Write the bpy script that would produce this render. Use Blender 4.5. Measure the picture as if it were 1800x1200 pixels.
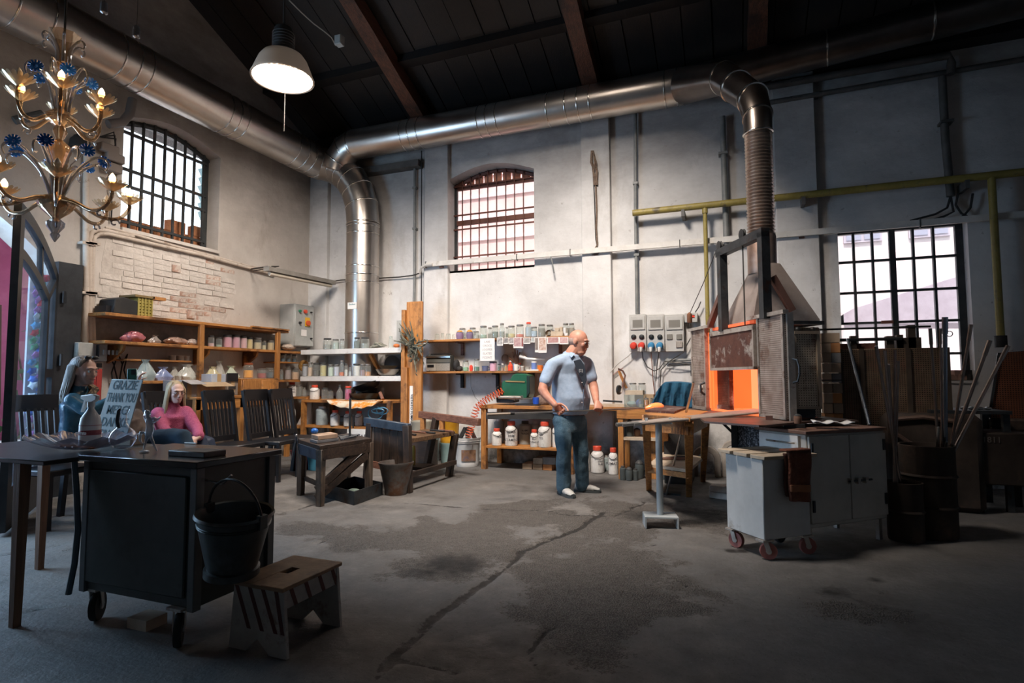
import bpy, bmesh, math, random
import numpy as np
from mathutils import Vector, Matrix
from mathutils.geometry import tessellate_polygon
for o in list(bpy.data.objects): bpy.data.objects.remove(o,do_unlink=True)
SC = bpy.context.scene
COL = SC.collection
PI = math.pi
random.seed(7)
# ---------------------------------------------------------------- camera
CAMH = 1.2
YAW, PITCH, ROLL = math.radians(20.85), math.radians(3.63), math.radians(-0.21)
FW = Vector((-math.sin(YAW)*math.cos(PITCH),math.cos(YAW)*math.cos(PITCH),math.sin(PITCH)))
_r = Vector((math.cos(YAW),math.sin(YAW),0)); _u = _r.cross(FW)
RT = _r*math.cos(ROLL) + _u*math.sin(ROLL)
UP = _u*math.cos(ROLL) - _r*math.sin(ROLL)
CC = Vector((0,0,CAMH))
cam = bpy.data.cameras.new('camera'); cam.lens = 20; cam.sensor_width = 36; cam.clip_end = 200
co = bpy.data.objects.new('camera',cam); COL.objects.link(co)
co.matrix_world = Matrix(((RT.x,UP.x,-FW.x,0),(RT.y,UP.y,-FW.y,0),(RT.z,UP.z,-FW.z,CAMH),(0,0,0,1)))
SC.camera = co
# ---------------------------------------------------------------- view, world, lights
SC.view_settings.view_transform = 'Standard'; SC.view_settings.look = 'None'
SC.view_settings.gamma = 1; SC.view_settings.use_curve_mapping = False
SC.view_settings.exposure = 0.0
SC.cycles.max_bounces = 8; SC.cycles.diffuse_bounces = 4; SC.cycles.glossy_bounces = 4
SC.cycles.transparent_max_bounces = 16; SC.cycles.transmission_bounces = 6
SC.cycles.sample_clamp_indirect = 6
W = bpy.data.worlds.new('world'); SC.world = W; W.use_nodes = True
bg = W.node_tree.nodes['Background']; bg.inputs[0].default_value = (0.80,0.91,1.0,1); bg.inputs[1].default_value = 3.2
def light(kind,name,loc,energy,color,aim=None,**k):
    l = bpy.data.lights.new(name,kind); l.energy = energy; l.color = color
    for a, b in k.items():
        if a == 'portal': l.cycles.is_portal = b
        else: setattr(l,a,b)
    o = bpy.data.objects.new(name,l); COL.objects.link(o); o.location = loc
    if aim is not None: o.rotation_euler = (Vector(aim)-Vector(loc)).to_track_quat('-Z','Y').to_euler()
    return o
# roof-high sun reaches only the street walls outside the back windows
light('SUN','sun',(0,-5,12),7.5,(1.0,0.90,0.84),(0.3,0,4.2),angle=math.radians(1))
light('AREA','portal_door',(-6.75,2.6,1.45),1,(1,1,1),(0,2.6,1.45),shape='RECTANGLE',size=2.6,size_y=2.9,portal=True)
light('AREA','portal_window_one',(-7.0,5.1,3.7),1,(1,1,1),(0,5.1,3.7),shape='RECTANGLE',size=1.5,size_y=1.7,portal=True)
light('AREA','portal_window_two',(-3.25,7.95,3.6),1,(1,1,1),(-3.25,0,3.6),shape='RECTANGLE',size=1.5,size_y=1.7,portal=True)
light('AREA','portal_window_three',(1.9,7.95,2.1),1,(1,1,1),(1.9,0,2.1),shape='RECTANGLE',size=1.5,size_y=2.0,portal=True)
# daylight through the open street door (cool) and the workshop's other hanging lamps, above and behind the camera
light('AREA','door_daylight',(-6.45,1.9,1.9),165,(0.45,0.72,1.0),(-2.0,4.5,0.8),shape='RECTANGLE',size=1.6,size_y=2.4)
LAMPS = [(-4.12,4.37,4.28,600,(-6.0,6.3,.6),128),(-1.6,3.7,5.3,2150,(-2.1,6.7,.9),98)]
D = 7.6; L = -6.53
# ---------------------------------------------------------------- pixel ray to a point on a real plane
def P(px,py,ax,v):
    d = FW + RT*((px-900)/1000.0) - UP*((py-600)/1000.0)
    i = 'xyz'.index(ax); t = (v-CC[i])/d[i]
    return CC + d*t
def PW(px,py,w):
    return CC + (FW + RT*((px-900)/1000.0) - UP*((py-600)/1000.0))*w
# ---------------------------------------------------------------- mesh builder
def basis(z):
    z = Vector(z).normalized(); x = z.orthogonal().normalized(); return x, z.cross(x), z
class B:
    def __init__(s,T=None): s.v = []; s.f = []; s.T = T
    def add(s,vs,fs):
        n = len(s.v); T = s.T
        for p in vs:
            p = Vector(p); s.v.append(T @ p if T is not None else p)
        for f in fs: s.f.append([i+n for i in f])
        return s
    def box(s,x0,y0,z0,x1,y1,z1):
        if x0 > x1: x0, x1 = x1, x0
        if y0 > y1: y0, y1 = y1, y0
        if z0 > z1: z0, z1 = z1, z0
        return s.add([(x,y,z) for z in (z0,z1) for x,y in ((x0,y0),(x1,y0),(x1,y1),(x0,y1))],
                     [(3,2,1,0),(4,5,6,7),(0,1,5,4),(1,2,6,5),(2,3,7,6),(3,0,4,7)])
    def obox(s,c,sz,R=None):
        c = Vector(c); h = [q/2 for q in sz]; vs = []
        for z in (-1,1):
            for x, y in ((-1,-1),(1,-1),(1,1),(-1,1)):
                p = Vector((x*h[0],y*h[1],z*h[2]))
                if R is not None: p = R @ p
                vs.append(c+p)
        return s.add(vs,[(3,2,1,0),(4,5,6,7),(0,1,5,4),(1,2,6,5),(2,3,7,6),(3,0,4,7)])
    def bar(s,p,q,w,h,up=(0,0,1),w2=None,h2=None):
        p, q = Vector(p), Vector(q); d = (q-p).normalized(); up = Vector(up)
        if abs(d.dot(up)) > .98: up = Vector((0,1,0))
        x = d.cross(up).normalized(); y = x.cross(d); vs = []
        for c, a, b in ((p,w/2,h/2),(q,(w2 or w)/2,(h2 or h)/2)):
            for i, j in ((-1,-1),(1,-1),(1,1),(-1,1)): vs.append(c+x*i*a+y*j*b)
        return s.add(vs,[(3,2,1,0),(4,5,6,7),(0,1,5,4),(1,2,6,5),(2,3,7,6),(3,0,4,7)])
    def prism(s,poly,z0,z1):
        n = len(poly)
        vs = [(p[0],p[1],z0) for p in poly]+[(p[0],p[1],z1) for p in poly]
        return s.add(vs,[list(range(n))[::-1],list(range(n,2*n))]+[(i,(i+1) % n,n+(i+1) % n,n+i) for i in range(n)])
    def extr(s,poly,dvec):
        n = len(poly); d = Vector(dvec); poly = [Vector(p) for p in poly]
        return s.add(poly+[p+d for p in poly],[list(range(n))[::-1],list(range(n,2*n))]+[(i,(i+1) % n,n+(i+1) % n,n+i) for i in range(n)])
    def tube(s,pts,r,n=8,cap=True,closed=False,sy=1.0):
        pts = [Vector(p) for p in pts]; m = len(pts)
        rs = r if isinstance(r,(list,tuple)) else [r]*m
        tg = []
        for i in range(m):
            if closed: t = pts[(i+1) % m]-pts[i-1]
            else: t = pts[min(i+1,m-1)]-pts[max(i-1,0)]
            tg.append(t.normalized() if t.length > 1e-9 else Vector((0,0,1)))
        x = basis(tg[0])[0]; vs = []
        for i in range(m):
            x = (x-tg[i]*x.dot(tg[i])).normalized(); y = tg[i].cross(x)
            for k in range(n):
                a = 2*PI*k/n; vs.append(pts[i]+x*math.cos(a)*rs[i]+y*math.sin(a)*rs[i]*sy)
        fs = []
        for i in range(m if closed else m-1):
            j = (i+1) % m
            for k in range(n): fs.append((i*n+k,i*n+(k+1) % n,j*n+(k+1) % n,j*n+k))
        if cap and not closed: fs += [list(range(n))[::-1],[(m-1)*n+k for k in range(n)]]
        return s.add(vs,fs)
    def lathe(s,prof,c=(0,0,0),n=16,ax=None,cap=True,wave=None):
        c = Vector(c); X, Y, Z = (Vector((1,0,0)),Vector((0,1,0)),Vector((0,0,1))) if ax is None else basis(ax)
        vs = []
        for r, z in prof:
            for k in range(n):
                a = 2*PI*k/n; rr = r*(1+wave[1]*math.cos(wave[0]*a)) if wave else r
                vs.append(c+X*rr*math.cos(a)+Y*rr*math.sin(a)+Z*z)
        fs = []
        for i in range(len(prof)-1):
            for k in range(n): fs.append((i*n+k,i*n+(k+1) % n,(i+1)*n+(k+1) % n,(i+1)*n+k))
        if cap:
            fs.append(list(range(n))[::-1]); m = len(prof)-1; fs.append([m*n+k for k in range(n)])
        return s.add(vs,fs)
    def ell(s,c,r,n=12,m=8,R=None):
        if not isinstance(r,(tuple,list)): r = (r,r,r)
        c = Vector(c); vs = []
        for i in range(m+1):
            t = PI*i/m
            st = max(math.sin(t),.02)
            for k in range(n):
                a = 2*PI*k/n; p = Vector((r[0]*st*math.cos(a),r[1]*st*math.sin(a),-r[2]*math.cos(t)))
                if R is not None: p = R @ p
                vs.append(c+p)
        fs = [(i*n+k,i*n+(k+1) % n,(i+1)*n+(k+1) % n,(i+1)*n+k) for i in range(m) for k in range(n)]
        fs += [list(range(n))[::-1],[m*n+k for k in range(n)]]
        return s.add(vs,fs)
    def holed(s,outer,holes,f,dvec):
        """polygon with holes in 2D, f maps 2D to 3D, dvec the thickness"""
        polys = [[Vector((a,b,0)) for a,b in q] for q in [outer]+holes]
        tri = tessellate_polygon(polys); flat = [f(p.x,p.y) for q in polys for p in q]
        n = len(flat); d = Vector(dvec)
        fs = [list(t) for t in tri]+[[i+n for i in t] for t in tri]; k = 0
        for q in polys:
            m = len(q)
            for i in range(m): fs.append((k+i,k+(i+1) % m,n+k+(i+1) % m,n+k+i))
            k += m
        return s.add([Vector(p) for p in flat]+[Vector(p)+d for p in flat],fs)
    def mesh(s,name,mat,off=(0,0,0),smooth=True,fix=True):
        me = bpy.data.meshes.new(name); o = Vector(off)
        me.from_pydata([tuple(p-o) for p in s.v],[],s.f)
        if fix:
            bm = bmesh.new(); bm.from_mesh(me); bmesh.ops.recalc_face_normals(bm,faces=bm.faces); bm.to_mesh(me); bm.free()
        if mat is not None:
            for q in (mat if isinstance(mat,list) else [mat]): me.materials.append(q)
        if smooth:
            me.polygons.foreach_set('use_smooth',[True]*len(me.polygons))
            me.set_sharp_from_angle(angle=math.radians(38))
        return me
def tag(o,label=None,cat=None,group=None,kind=None):
    if label: o['label'] = label
    if cat: o['category'] = cat
    if group: o['group'] = group
    if kind: o['kind'] = kind
    return o
def thing(name,label,cat,loc=(0,0,0),rotz=0,group=None):
    o = bpy.data.objects.new(name,None); COL.objects.link(o); o.location = loc; o.rotation_euler = (0,0,rotz)
    o.empty_display_size = .1
    return tag(o,label,cat,group)
def rootloc(o):
    while o.parent: o = o.parent
    return Vector(o.location) if o.type == 'EMPTY' or o.get('solo') else Vector((0,0,0))
def link(name,me,parent=None):
    o = bpy.data.objects.new(name,me); COL.objects.link(o)
    if parent is not None: o.parent = parent
    return o
def part(b,name,mat,parent,local=False,bev=0,label=None,smooth=True):
    """a part; vertices in world space (root unrotated) unless local"""
    off = (0,0,0) if local else rootloc(parent)
    o = link(name,b.mesh(name,mat,off,smooth),parent)
    if bev: bevel(o,bev)
    if label: o['label'] = label
    return o
def bevel(o,w,seg=1):
    m = o.modifiers.new('bevel','BEVEL'); m.width = w; m.segments = seg; m.limit_method = 'ANGLE'; m.angle_limit = .7
def solo(b,name,mat,label,cat,group=None,bev=0,smooth=True,kind=None):
    xs = [p.x for p in b.v]; ys = [p.y for p in b.v]; zs = [p.z for p in b.v]
    off = Vector(((min(xs)+max(xs))/2,(min(ys)+max(ys))/2,min(zs)))
    o = link(name,b.mesh(name,mat,off,smooth)); o.location = off; o['solo'] = 1
    if bev: bevel(o,bev)
    return tag(o,label,cat,group,kind)
def struct(b,name,mat,smooth=False):
    o = link(name,b.mesh(name,mat,(0,0,0),smooth)); o['kind'] = 'structure'; return o
def dup(root,loc,rotz=None,label=None,scale=None):
    r = root.copy(); COL.objects.link(r); r.location = loc
    if rotz is not None: r.rotation_euler = (0,0,rotz)
    if scale is not None: r.scale = scale
    if label: r['label'] = label
    for ch in list(root.children):
        c = ch.copy(); COL.objects.link(c); c.parent = r
        for g in ch.children:
            d = g.copy(); COL.objects.link(d); d.parent = c
    return r
def text_mesh(s,size,M4,mat,name,parent,thick=.0006,sx=1.0,align='CENTER'):
    cu = bpy.data.curves.new('txt','FONT'); cu.body = s; cu.size = size; cu.extrude = thick; cu.offset = size*.008; cu.align_x = align; cu.align_y = 'CENTER'
    cu.resolution_u = 2
    o = bpy.data.objects.new('txt',cu); COL.objects.link(o)
    dg = bpy.context.evaluated_depsgraph_get(); me = bpy.data.meshes.new_from_object(o.evaluated_get(dg))
    bpy.data.objects.remove(o,do_unlink=True); bpy.data.curves.remove(cu)
    me.transform(M4 @ Matrix.Diagonal((sx,1,1,1))); me.materials.clear(); me.materials.append(mat); me.name = name
    if parent is not None: me.transform(Matrix.Translation(-rootloc(parent)))
    return link(name,me,parent)
def frame(o,x,y):
    """4x4 with local x, y axes given and z their cross product"""
    x = Vector(x).normalized(); y = Vector(y).normalized(); z = x.cross(y).normalized(); y = z.cross(x)
    o = Vector(o); return Matrix(((x.x,y.x,z.x,o.x),(x.y,y.y,z.y,o.y),(x.z,y.z,z.z,o.z),(0,0,0,1)))
# ---------------------------------------------------------------- materials
MATS = {}
def mat(name,c1,c2=None,sc=6.0,rough=.6,metal=0.0,bump=0.0,bsc=None,stretch=(1,1,1),c3=None,sc3=1.5,t3=.58,rnd=0.0,emit=0,coat=0,lo=.35,hi=.65,detail=5,rough2=None):
    if name in MATS: return MATS[name]
    m = bpy.data.materials.new(name); m.use_nodes = True; nt = m.node_tree; N = nt.nodes; K = nt.links.new
    bs = N['Principled BSDF']; MATS[name] = m
    bs.inputs['Roughness'].default_value = rough; bs.inputs['Metallic'].default_value = metal
    if coat: bs.inputs['Coat Weight'].default_value = coat
    c1 = (*c1,1)
    if c2 is None and not bump and not rnd and c3 is None:
        bs.inputs['Base Color'].default_value = c1
    else:
        tc = N.new('ShaderNodeTexCoord'); mp = N.new('ShaderNodeMapping'); mp.inputs['Scale'].default_value = stretch
        K(tc.outputs['Object'],mp.inputs[0]); vec = mp.outputs[0]
        no = N.new('ShaderNodeTexNoise'); no.inputs['Scale'].default_value = sc; no.inputs['Detail'].default_value = detail; no.inputs['Roughness'].default_value = .65
        K(vec,no.inputs[0])
        cr = N.new('ShaderNodeValToRGB'); K(no.outputs[0],cr.inputs[0])
        cr.color_ramp.elements[0].position = lo; cr.color_ramp.elements[1].position = hi
        cr.color_ramp.elements[0].color = c1; cr.color_ramp.elements[1].color = (*(c2 or c1[:3]),1)
        out = cr.outputs[0]
        if c3 is not None:
            n3 = N.new('ShaderNodeTexNoise'); n3.inputs['Scale'].default_value = sc3; n3.inputs['Detail'].default_value = 7; n3.inputs['Roughness'].default_value = .7
            K(tc.outputs['Object'],n3.inputs[0])
            r3 = N.new('ShaderNodeValToRGB'); K(n3.outputs[0],r3.inputs[0])
            r3.color_ramp.elements[0].position = t3-.04; r3.color_ramp.elements[1].position = t3+.08
            mx = N.new('ShaderNodeMix'); mx.data_type = 'RGBA'; K(r3.outputs[0],mx.inputs[0]); K(out,mx.inputs[6]); mx.inputs[7].default_value = (*c3,1)
            out = mx.outputs[2]
        if rnd:
            oi = N.new('ShaderNodeObjectInfo'); hs = N.new('ShaderNodeHueSaturation')
            ma = N.new('ShaderNodeMapRange'); ma.inputs[3].default_value = 1-rnd; ma.inputs[4].default_value = 1+rnd
            K(oi.outputs['Random'],ma.inputs[0]); K(ma.outputs[0],hs.inputs['Value']); K(out,hs.inputs['Color']); out = hs.outputs[0]
        K(out,bs.inputs['Base Color'])
        if rough2 is not None:
            mr = N.new('ShaderNodeMapRange'); mr.inputs[3].default_value = rough; mr.inputs[4].default_value = rough2
            K(no.outputs[0],mr.inputs[0]); K(mr.outputs[0],bs.inputs['Roughness'])
        if bump:
            nb = N.new('ShaderNodeTexNoise'); nb.inputs['Scale'].default_value = bsc or sc*3; nb.inputs['Detail'].default_value = 4
            K(vec,nb.inputs[0]); bp = N.new('ShaderNodeBump'); bp.inputs['Strength'].default_value = bump; bp.inputs['Distance'].default_value = .02
            K(nb.outputs[0],bp.inputs['Height']); K(bp.outputs[0],bs.inputs['Normal'])
    if emit:
        bs.inputs['Emission Color'].default_value = c1; bs.inputs['Emission Strength'].default_value = emit
    return m
def glass(name,tint=(.9,.95,.93),op=.14,rough=.05,gl=(1,1,1),bl=.22):
    """thin glass: clear with a fresnel reflection and a little dust"""
    if name in MATS: return MATS[name]
    m = bpy.data.materials.new(name); m.use_nodes = True; nt = m.node_tree; N = nt.nodes; K = nt.links.new
    N.remove(N['Principled BSDF']); out = N['Material Output']; MATS[name] = m
    tr = N.new('ShaderNodeBsdfTransparent'); tr.inputs[0].default_value = (*tint,1)
    g = N.new('ShaderNodeBsdfGlossy'); g.inputs['Roughness'].default_value = rough; g.inputs[0].default_value = (*gl,1)
    df = N.new('ShaderNodeBsdfDiffuse'); df.inputs[0].default_value = (*[min(1,.75*t) for t in tint],1)
    lw = N.new('ShaderNodeLayerWeight'); lw.inputs[0].default_value = bl
    a = N.new('ShaderNodeMixShader'); K(lw.outputs['Facing'],a.inputs[0]); K(tr.outputs[0],a.inputs[1]); K(g.outputs[0],a.inputs[2])
    b = N.new('ShaderNodeMixShader'); b.inputs[0].default_value = op; K(a.outputs[0],b.inputs[1]); K(df.outputs[0],b.inputs[2])
    K(b.outputs[0],out.inputs[0]); return m
def wood(name,a,b,rough=.55,sc=3.0,st=(1,1,14),dark=None,rnd=.12,bump=.15,t3=.56):
    return mat(name,a,b,sc=sc,stretch=st,rough=rough,bump=bump,c3=dark,sc3=2.2,t3=t3,rnd=rnd)
wx = (1,14,14); wy = (14,1,14); wz = (14,14,1)
O_a, O_b, O_d = (.30,.115,.028), (.52,.235,.065), (.10,.042,.015)
W_ox = wood('orange_wood_x',O_a,O_b,st=wx,dark=O_d); W_oy = wood('orange_wood_y',O_a,O_b,st=wy,dark=O_d); W_oz = wood('orange_wood_z',O_a,O_b,st=wz,dark=O_d)
D_a, D_b, D_d = (.016,.011,.009), (.055,.033,.023), (.006,.005,.005)
W_dx = wood('dark_wood_x',D_a,D_b,st=wx,dark=D_d); W_dy = wood('dark_wood_y',D_a,D_b,st=wy,dark=D_d); W_dz = wood('dark_wood_z',D_a,D_b,st=wz,dark=D_d)
W_beam = wood('roof_beam_wood',(.06,.022,.012),(.13,.048,.024),st=wy,dark=(.03,.015,.01),rnd=.2,bump=.5)
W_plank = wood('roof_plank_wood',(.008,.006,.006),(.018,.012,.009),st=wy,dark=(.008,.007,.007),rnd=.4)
W_red = wood('reddish_wood',(.13,.055,.038),(.26,.12,.08),st=wx,dark=(.05,.03,.025))
black = mat('black_lacquer',(.006,.006,.008),rough=.45)
blackm = mat('black_matt',(.012,.012,.013),(.03,.028,.027),rough=.75)
steel_d = mat('dark_steel',(.035,.040,.045),(.075,.080,.085),rough=.5,metal=.7,c3=(.06,.03,.02),sc3=9,t3=.6)
steel = mat('bare_steel',(.42,.42,.42),(.60,.59,.57),rough=.3,metal=1)
steel_w = mat('worn_pale_steel',(.40,.36,.32),(.56,.52,.48),rough=.42,metal=.6,sc=14,c3=(.17,.09,.06),sc3=7,t3=.58)
rust = mat('rusty_plate',(.075,.030,.024),(.14,.058,.04),rough=.62,metal=.35,sc=9,c3=(.42,.38,.34),sc3=6,t3=.57)
white_p = mat('white_paint',(.62,.61,.60),(.74,.73,.71),rough=.55,c3=(.35,.29,.23),sc3=5,t3=.64)
grey_p = mat('grey_paint',(.36,.37,.36),(.45,.46,.44),rough=.5,c3=(.20,.16,.13),sc3=4,t3=.66)
plast = mat('white_plastic',(.66,.64,.61),(.78,.76,.73),rough=.45,sc=5,c3=(.42,.37,.33),sc3=6,t3=.64,rnd=.10)
plastg = mat('grey_plastic',(.30,.34,.35),(.42,.45,.45),rough=.45,sc=5,c3=(.22,.2,.18),sc3=6,t3=.62,rnd=.1)
redl = mat('red_plastic',(.62,.055,.03),(.72,.10,.05),rough=.45)
wire = mat('dark_wire',(.05,.045,.04),rough=.5,metal=.5)
ink = mat('ink',(.06,.06,.07),rough=.8)
jarg = glass('jar_glass',(.90,.93,.91),.13,.06)
clearg = glass('clear_glass',(.96,.98,1.0),.04,.03)
paper = mat('paper',(.78,.76,.74),(.84,.82,.80),rough=.8)
rubber = mat('black_rubber',(.02,.02,.02),rough=.8)
# ================================================================ noise for the floor
def vnoise(x,y,seed=0):
    xi = np.floor(x).astype(np.int64); yi = np.floor(y).astype(np.int64); xf = x-xi; yf = y-yi
    def h(a,b):
        n = (a*374761393 + b*668265263 + seed*1442695041) & 0x7fffffff
        n = ((n ^ (n >> 13))*1274126177) & 0x7fffffff
        return ((n ^ (n >> 16)) & 0xffff)/65535.0
    u = xf*xf*(3-2*xf); v = yf*yf*(3-2*yf)
    return (h(xi,yi)*(1-u)+h(xi+1,yi)*u)*(1-v)+(h(xi,yi+1)*(1-u)+h(xi+1,yi+1)*u)*v
def fbm(x,y,o=4,seed=0):
    r = 0; a = .5; t = 0
    for i in range(o): r = r+a*vnoise(x*2**i,y*2**i,seed+i); t += a; a *= .55
    return r/t
# ---------------------------------------------------------------- floor
def make_floor():
    xs = np.concatenate([[L-.35,L],np.arange(L+.05,4.2,.028),[4.6,5.6]]); ys = np.concatenate([[-4.2,-2,0,.8],np.arange(1.0,D+.02,.028),[D+.35]])
    X, Y = np.meshgrid(xs,ys)
    # worn rough patches, in pixels of the floor seen
    spots = [(800,935,.55,.8),(900,915,.6,.8),(760,990,.45,1),(880,960,.5,.7),(1000,960,.5,.6),(1060,930,.45,.8),(1150,900,.5,1),(1240,910,.45,1.1),(620,945,.35,.5),
             (1000,990,.5,.6),(1090,1000,.35,.5),(540,930,.3,.6),(1180,1060,.5,.5),(960,1090,.5,.6),(520,1000,.3,.4),(700,960,.4,.5),(1250,1110,.5,.4),(560,960,.4,.5)]
    R = np.zeros_like(X)
    for px, py, r, a in spots:
        q = P(px,py,'z',0); R = np.maximum(R,a*np.exp(-(((X-q.x)**2+(Y-q.y)**2)/(r*r))))
    n1 = fbm(X*1.6+9,Y*1.6,5,3); n2 = fbm(X*5,Y*5,4,11)
    R = np.clip((R+(n1-.5)*1.7+(n2-.5)*.5-.32)*3.2,0,1)
    stain = np.zeros_like(X)
    for px, py, r, a in [(790,992,.22,1),(745,1005,.2,.7),(1468,1040,.12,.9),(1540,1020,.06,.7),(1240,905,.4,.8),(1120,905,.25,.6),(1285,968,.05,1),(1305,968,.05,1),(640,890,.4,.3),(1160,880,.3,.5)]:
        q = P(px,py,'z',0); stain = np.maximum(stain,a*np.exp(-(((X-q.x)**2+(Y-q.y)**2)/(r*r))))
    stain = np.clip(stain*(.55+1.3*(n2-.15)),0,1)
    def crack(pts,w):
        pts = [P(a,b,'z',0) for a,b in pts]; dmin = np.full_like(X,9.)
        for p, q in zip(pts,pts[1:]):
            dx, dy = q.x-p.x, q.y-p.y; t = np.clip(((X-p.x)*dx+(Y-p.y)*dy)/(dx*dx+dy*dy),0,1)
            dmin = np.minimum(dmin,np.hypot(X-p.x-t*dx+(n2-.5)*.10,Y-p.y-t*dy+(n1-.5)*.10))
        return np.clip(1-dmin/(w*(.6+n2)),0,1)
    C = crack([(1062,898),(1010,932),(955,950),(925,965),(900,985),(868,1010),(820,1048),(768,1088),(722,1128),(690,1158),(660,1190)],.045)
    for pts, w in [([(1005,1048),(985,1085),(945,1118),(925,1140),(930,1165),(965,1185)],.022),([(480,905),(530,893),(560,884)],.02),([(530,962),(570,950),(610,930)],.02),
                   ([(735,884),(800,890),(860,893),(955,895),(1000,903),(1075,905),(1110,895),(1135,880)],.03),([(690,1158),(740,1165),(790,1182)],.03),([(0,975),(60,965),(120,955)],.03),
                   ([(1080,1008),(1100,990)],.02),([(1205,1035),(1215,1020)],.02),([(610,882),(735,884)],.02),([(1130,960),(1155,955)],.02),([(0,1090),(70,1070),(140,1060)],.02)]:
        C = np.maximum(C,crack(pts,w))
    Z = -.004*R+R*(fbm(X*30,Y*30,2,21)-.5)*.012-.016*C+(n1-.5)*.012
    V = np.stack([X.ravel(),Y.ravel(),Z.ravel()],1); ny, nx = X.shape
    i = np.arange(ny*nx).reshape(ny,nx); F = np.stack([i[:-1,:-1],i[:-1,1:],i[1:,1:],i[1:,:-1]],-1).reshape(-1,4)
    me = bpy.data.meshes.new('floor'); me.vertices.add(len(V)); me.vertices.foreach_set('co',V.ravel())
    me.loops.add(F.size); me.loops.foreach_set('vertex_index',F.ravel().astype(np.int32)); me.polygons.add(len(F)); me.polygons.foreach_set('loop_start',np.arange(0,F.size,4,dtype=np.int32))
    me.polygons.foreach_set('use_smooth',np.ones(len(F),bool)); me.update()
    at = me.attributes.new('wear','FLOAT_COLOR','POINT'); at.data.foreach_set('color',np.stack([R.ravel(),stain.ravel(),C.ravel(),np.ones(R.size)],1).ravel().astype(np.float32))
    m = bpy.data.materials.new('concrete_floor'); m.use_nodes = True; nt = m.node_tree; N = nt.nodes; K = nt.links.new; bs = N['Principled BSDF']
    tc = N.new('ShaderNodeTexCoord'); av = N.new('ShaderNodeAttribute'); av.attribute_name = 'wear'; sp = N.new('ShaderNodeSeparateColor'); K(av.outputs['Color'],sp.inputs[0])
    def noise(s,d=5): n = N.new('ShaderNodeTexNoise'); n.inputs['Scale'].default_value = s; n.inputs['Detail'].default_value = d; n.inputs['Roughness'].default_value = .68; K(tc.outputs['Object'],n.inputs[0]); return n
    def ramp(src,p0,c0,p1,c1): r = N.new('ShaderNodeValToRGB'); K(src,r.inputs[0]); e = r.color_ramp.elements; e[0].position = p0; e[1].position = p1; e[0].color = (*c0,1); e[1].color = (*c1,1); return r.outputs[0]
    def mix(f,a,b): x = N.new('ShaderNodeMix'); x.data_type = 'RGBA'; K(f,x.inputs[0]); (K(a,x.inputs[6]) if not isinstance(a,tuple) else None); (K(b,x.inputs[7]) if not isinstance(b,tuple) else setattr(x.inputs[7],'default_value',(*b,1))); return x.outputs[2]
    n = noise(2.2,8); base = ramp(n.outputs[0],.34,(.085,.078,.073),.68,(.205,.192,.180))
    vo = N.new('ShaderNodeTexVoronoi'); vo.inputs['Scale'].default_value = 120; K(tc.outputs['Object'],vo.inputs[0])
    peb = ramp(vo.outputs['Distance'],.1,(.20,.18,.16),.6,(.06,.052,.046))
    def wob(src,sc,amp):
        a = N.new('ShaderNodeMath'); a.operation = 'MULTIPLY_ADD'; K(noise(sc,6).outputs[0],a.inputs[0]); a.inputs[1].default_value = amp; K(src,a.inputs[2]); b = N.new('ShaderNodeMath'); b.operation = 'SUBTRACT'; K(a.outputs[0],b.inputs[0]); b.inputs[1].default_value = amp*.5; return b.outputs[0]
    bl_ = ramp(noise(.9,7).outputs[0],.42,(0,0,0),.58,(1,1,1)); base = mix(bl_,base,(.135,.130,.127))
    fs = ramp(noise(55,3).outputs[0],.60,(0,0,0),.66,(.55,.55,.55)); base = mix(fs,base,(.07,.062,.055))
    rg = ramp(wob(sp.outputs[0],30,2.4),.36,(0,0,0),.66,(.9,.9,.9))
    c = mix(rg,base,peb)
    c = mix(ramp(noise(130,1).outputs[0],.76,(0,0,0),.79,(1,1,1)),c,(.42,.40,.37))
    c = mix(ramp(wob(sp.outputs[1],14,.8),.25,(0,0,0),.75,(1,1,1)),c,(.018,.016,.015)); c = mix(ramp(wob(sp.outputs[2],26,1.1),.42,(0,0,0),.58,(1,1,1)),c,(.020,.017,.015))
    K(c,bs.inputs['Base Color'])
    n2_ = noise(7,6); rr = N.new('ShaderNodeMapRange'); rr.inputs[1].default_value = .3; rr.inputs[2].default_value = .7; rr.inputs[3].default_value = .42; rr.inputs[4].default_value = .85; K(n2_.outputs[0],rr.inputs[0]); K(rr.outputs[0],bs.inputs['Roughness'])
    nb = noise(30,8); bp = N.new('ShaderNodeBump'); bp.inputs['Strength'].default_value = .5; bp.inputs['Distance'].default_value = .014; K(nb.outputs[0],bp.inputs['Height'])
    bp2 = N.new('ShaderNodeBump'); bp2.inputs['Distance'].default_value = .01; K(rg,bp2.inputs['Strength']); bp2.invert = True; K(vo.outputs['Distance'],bp2.inputs['Height']); K(bp.outputs[0],bp2.inputs['Normal']); K(bp2.outputs[0],bs.inputs['Normal'])
    me.materials.append(m); o = link('floor',me); o['kind'] = 'structure'
make_floor()
sub = B().box(L-.4,-4.3,-.3,5.7,D+.4,-.05); struct(sub,'trim_1',mat('subfloor',(.1,.1,.1)))
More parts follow.
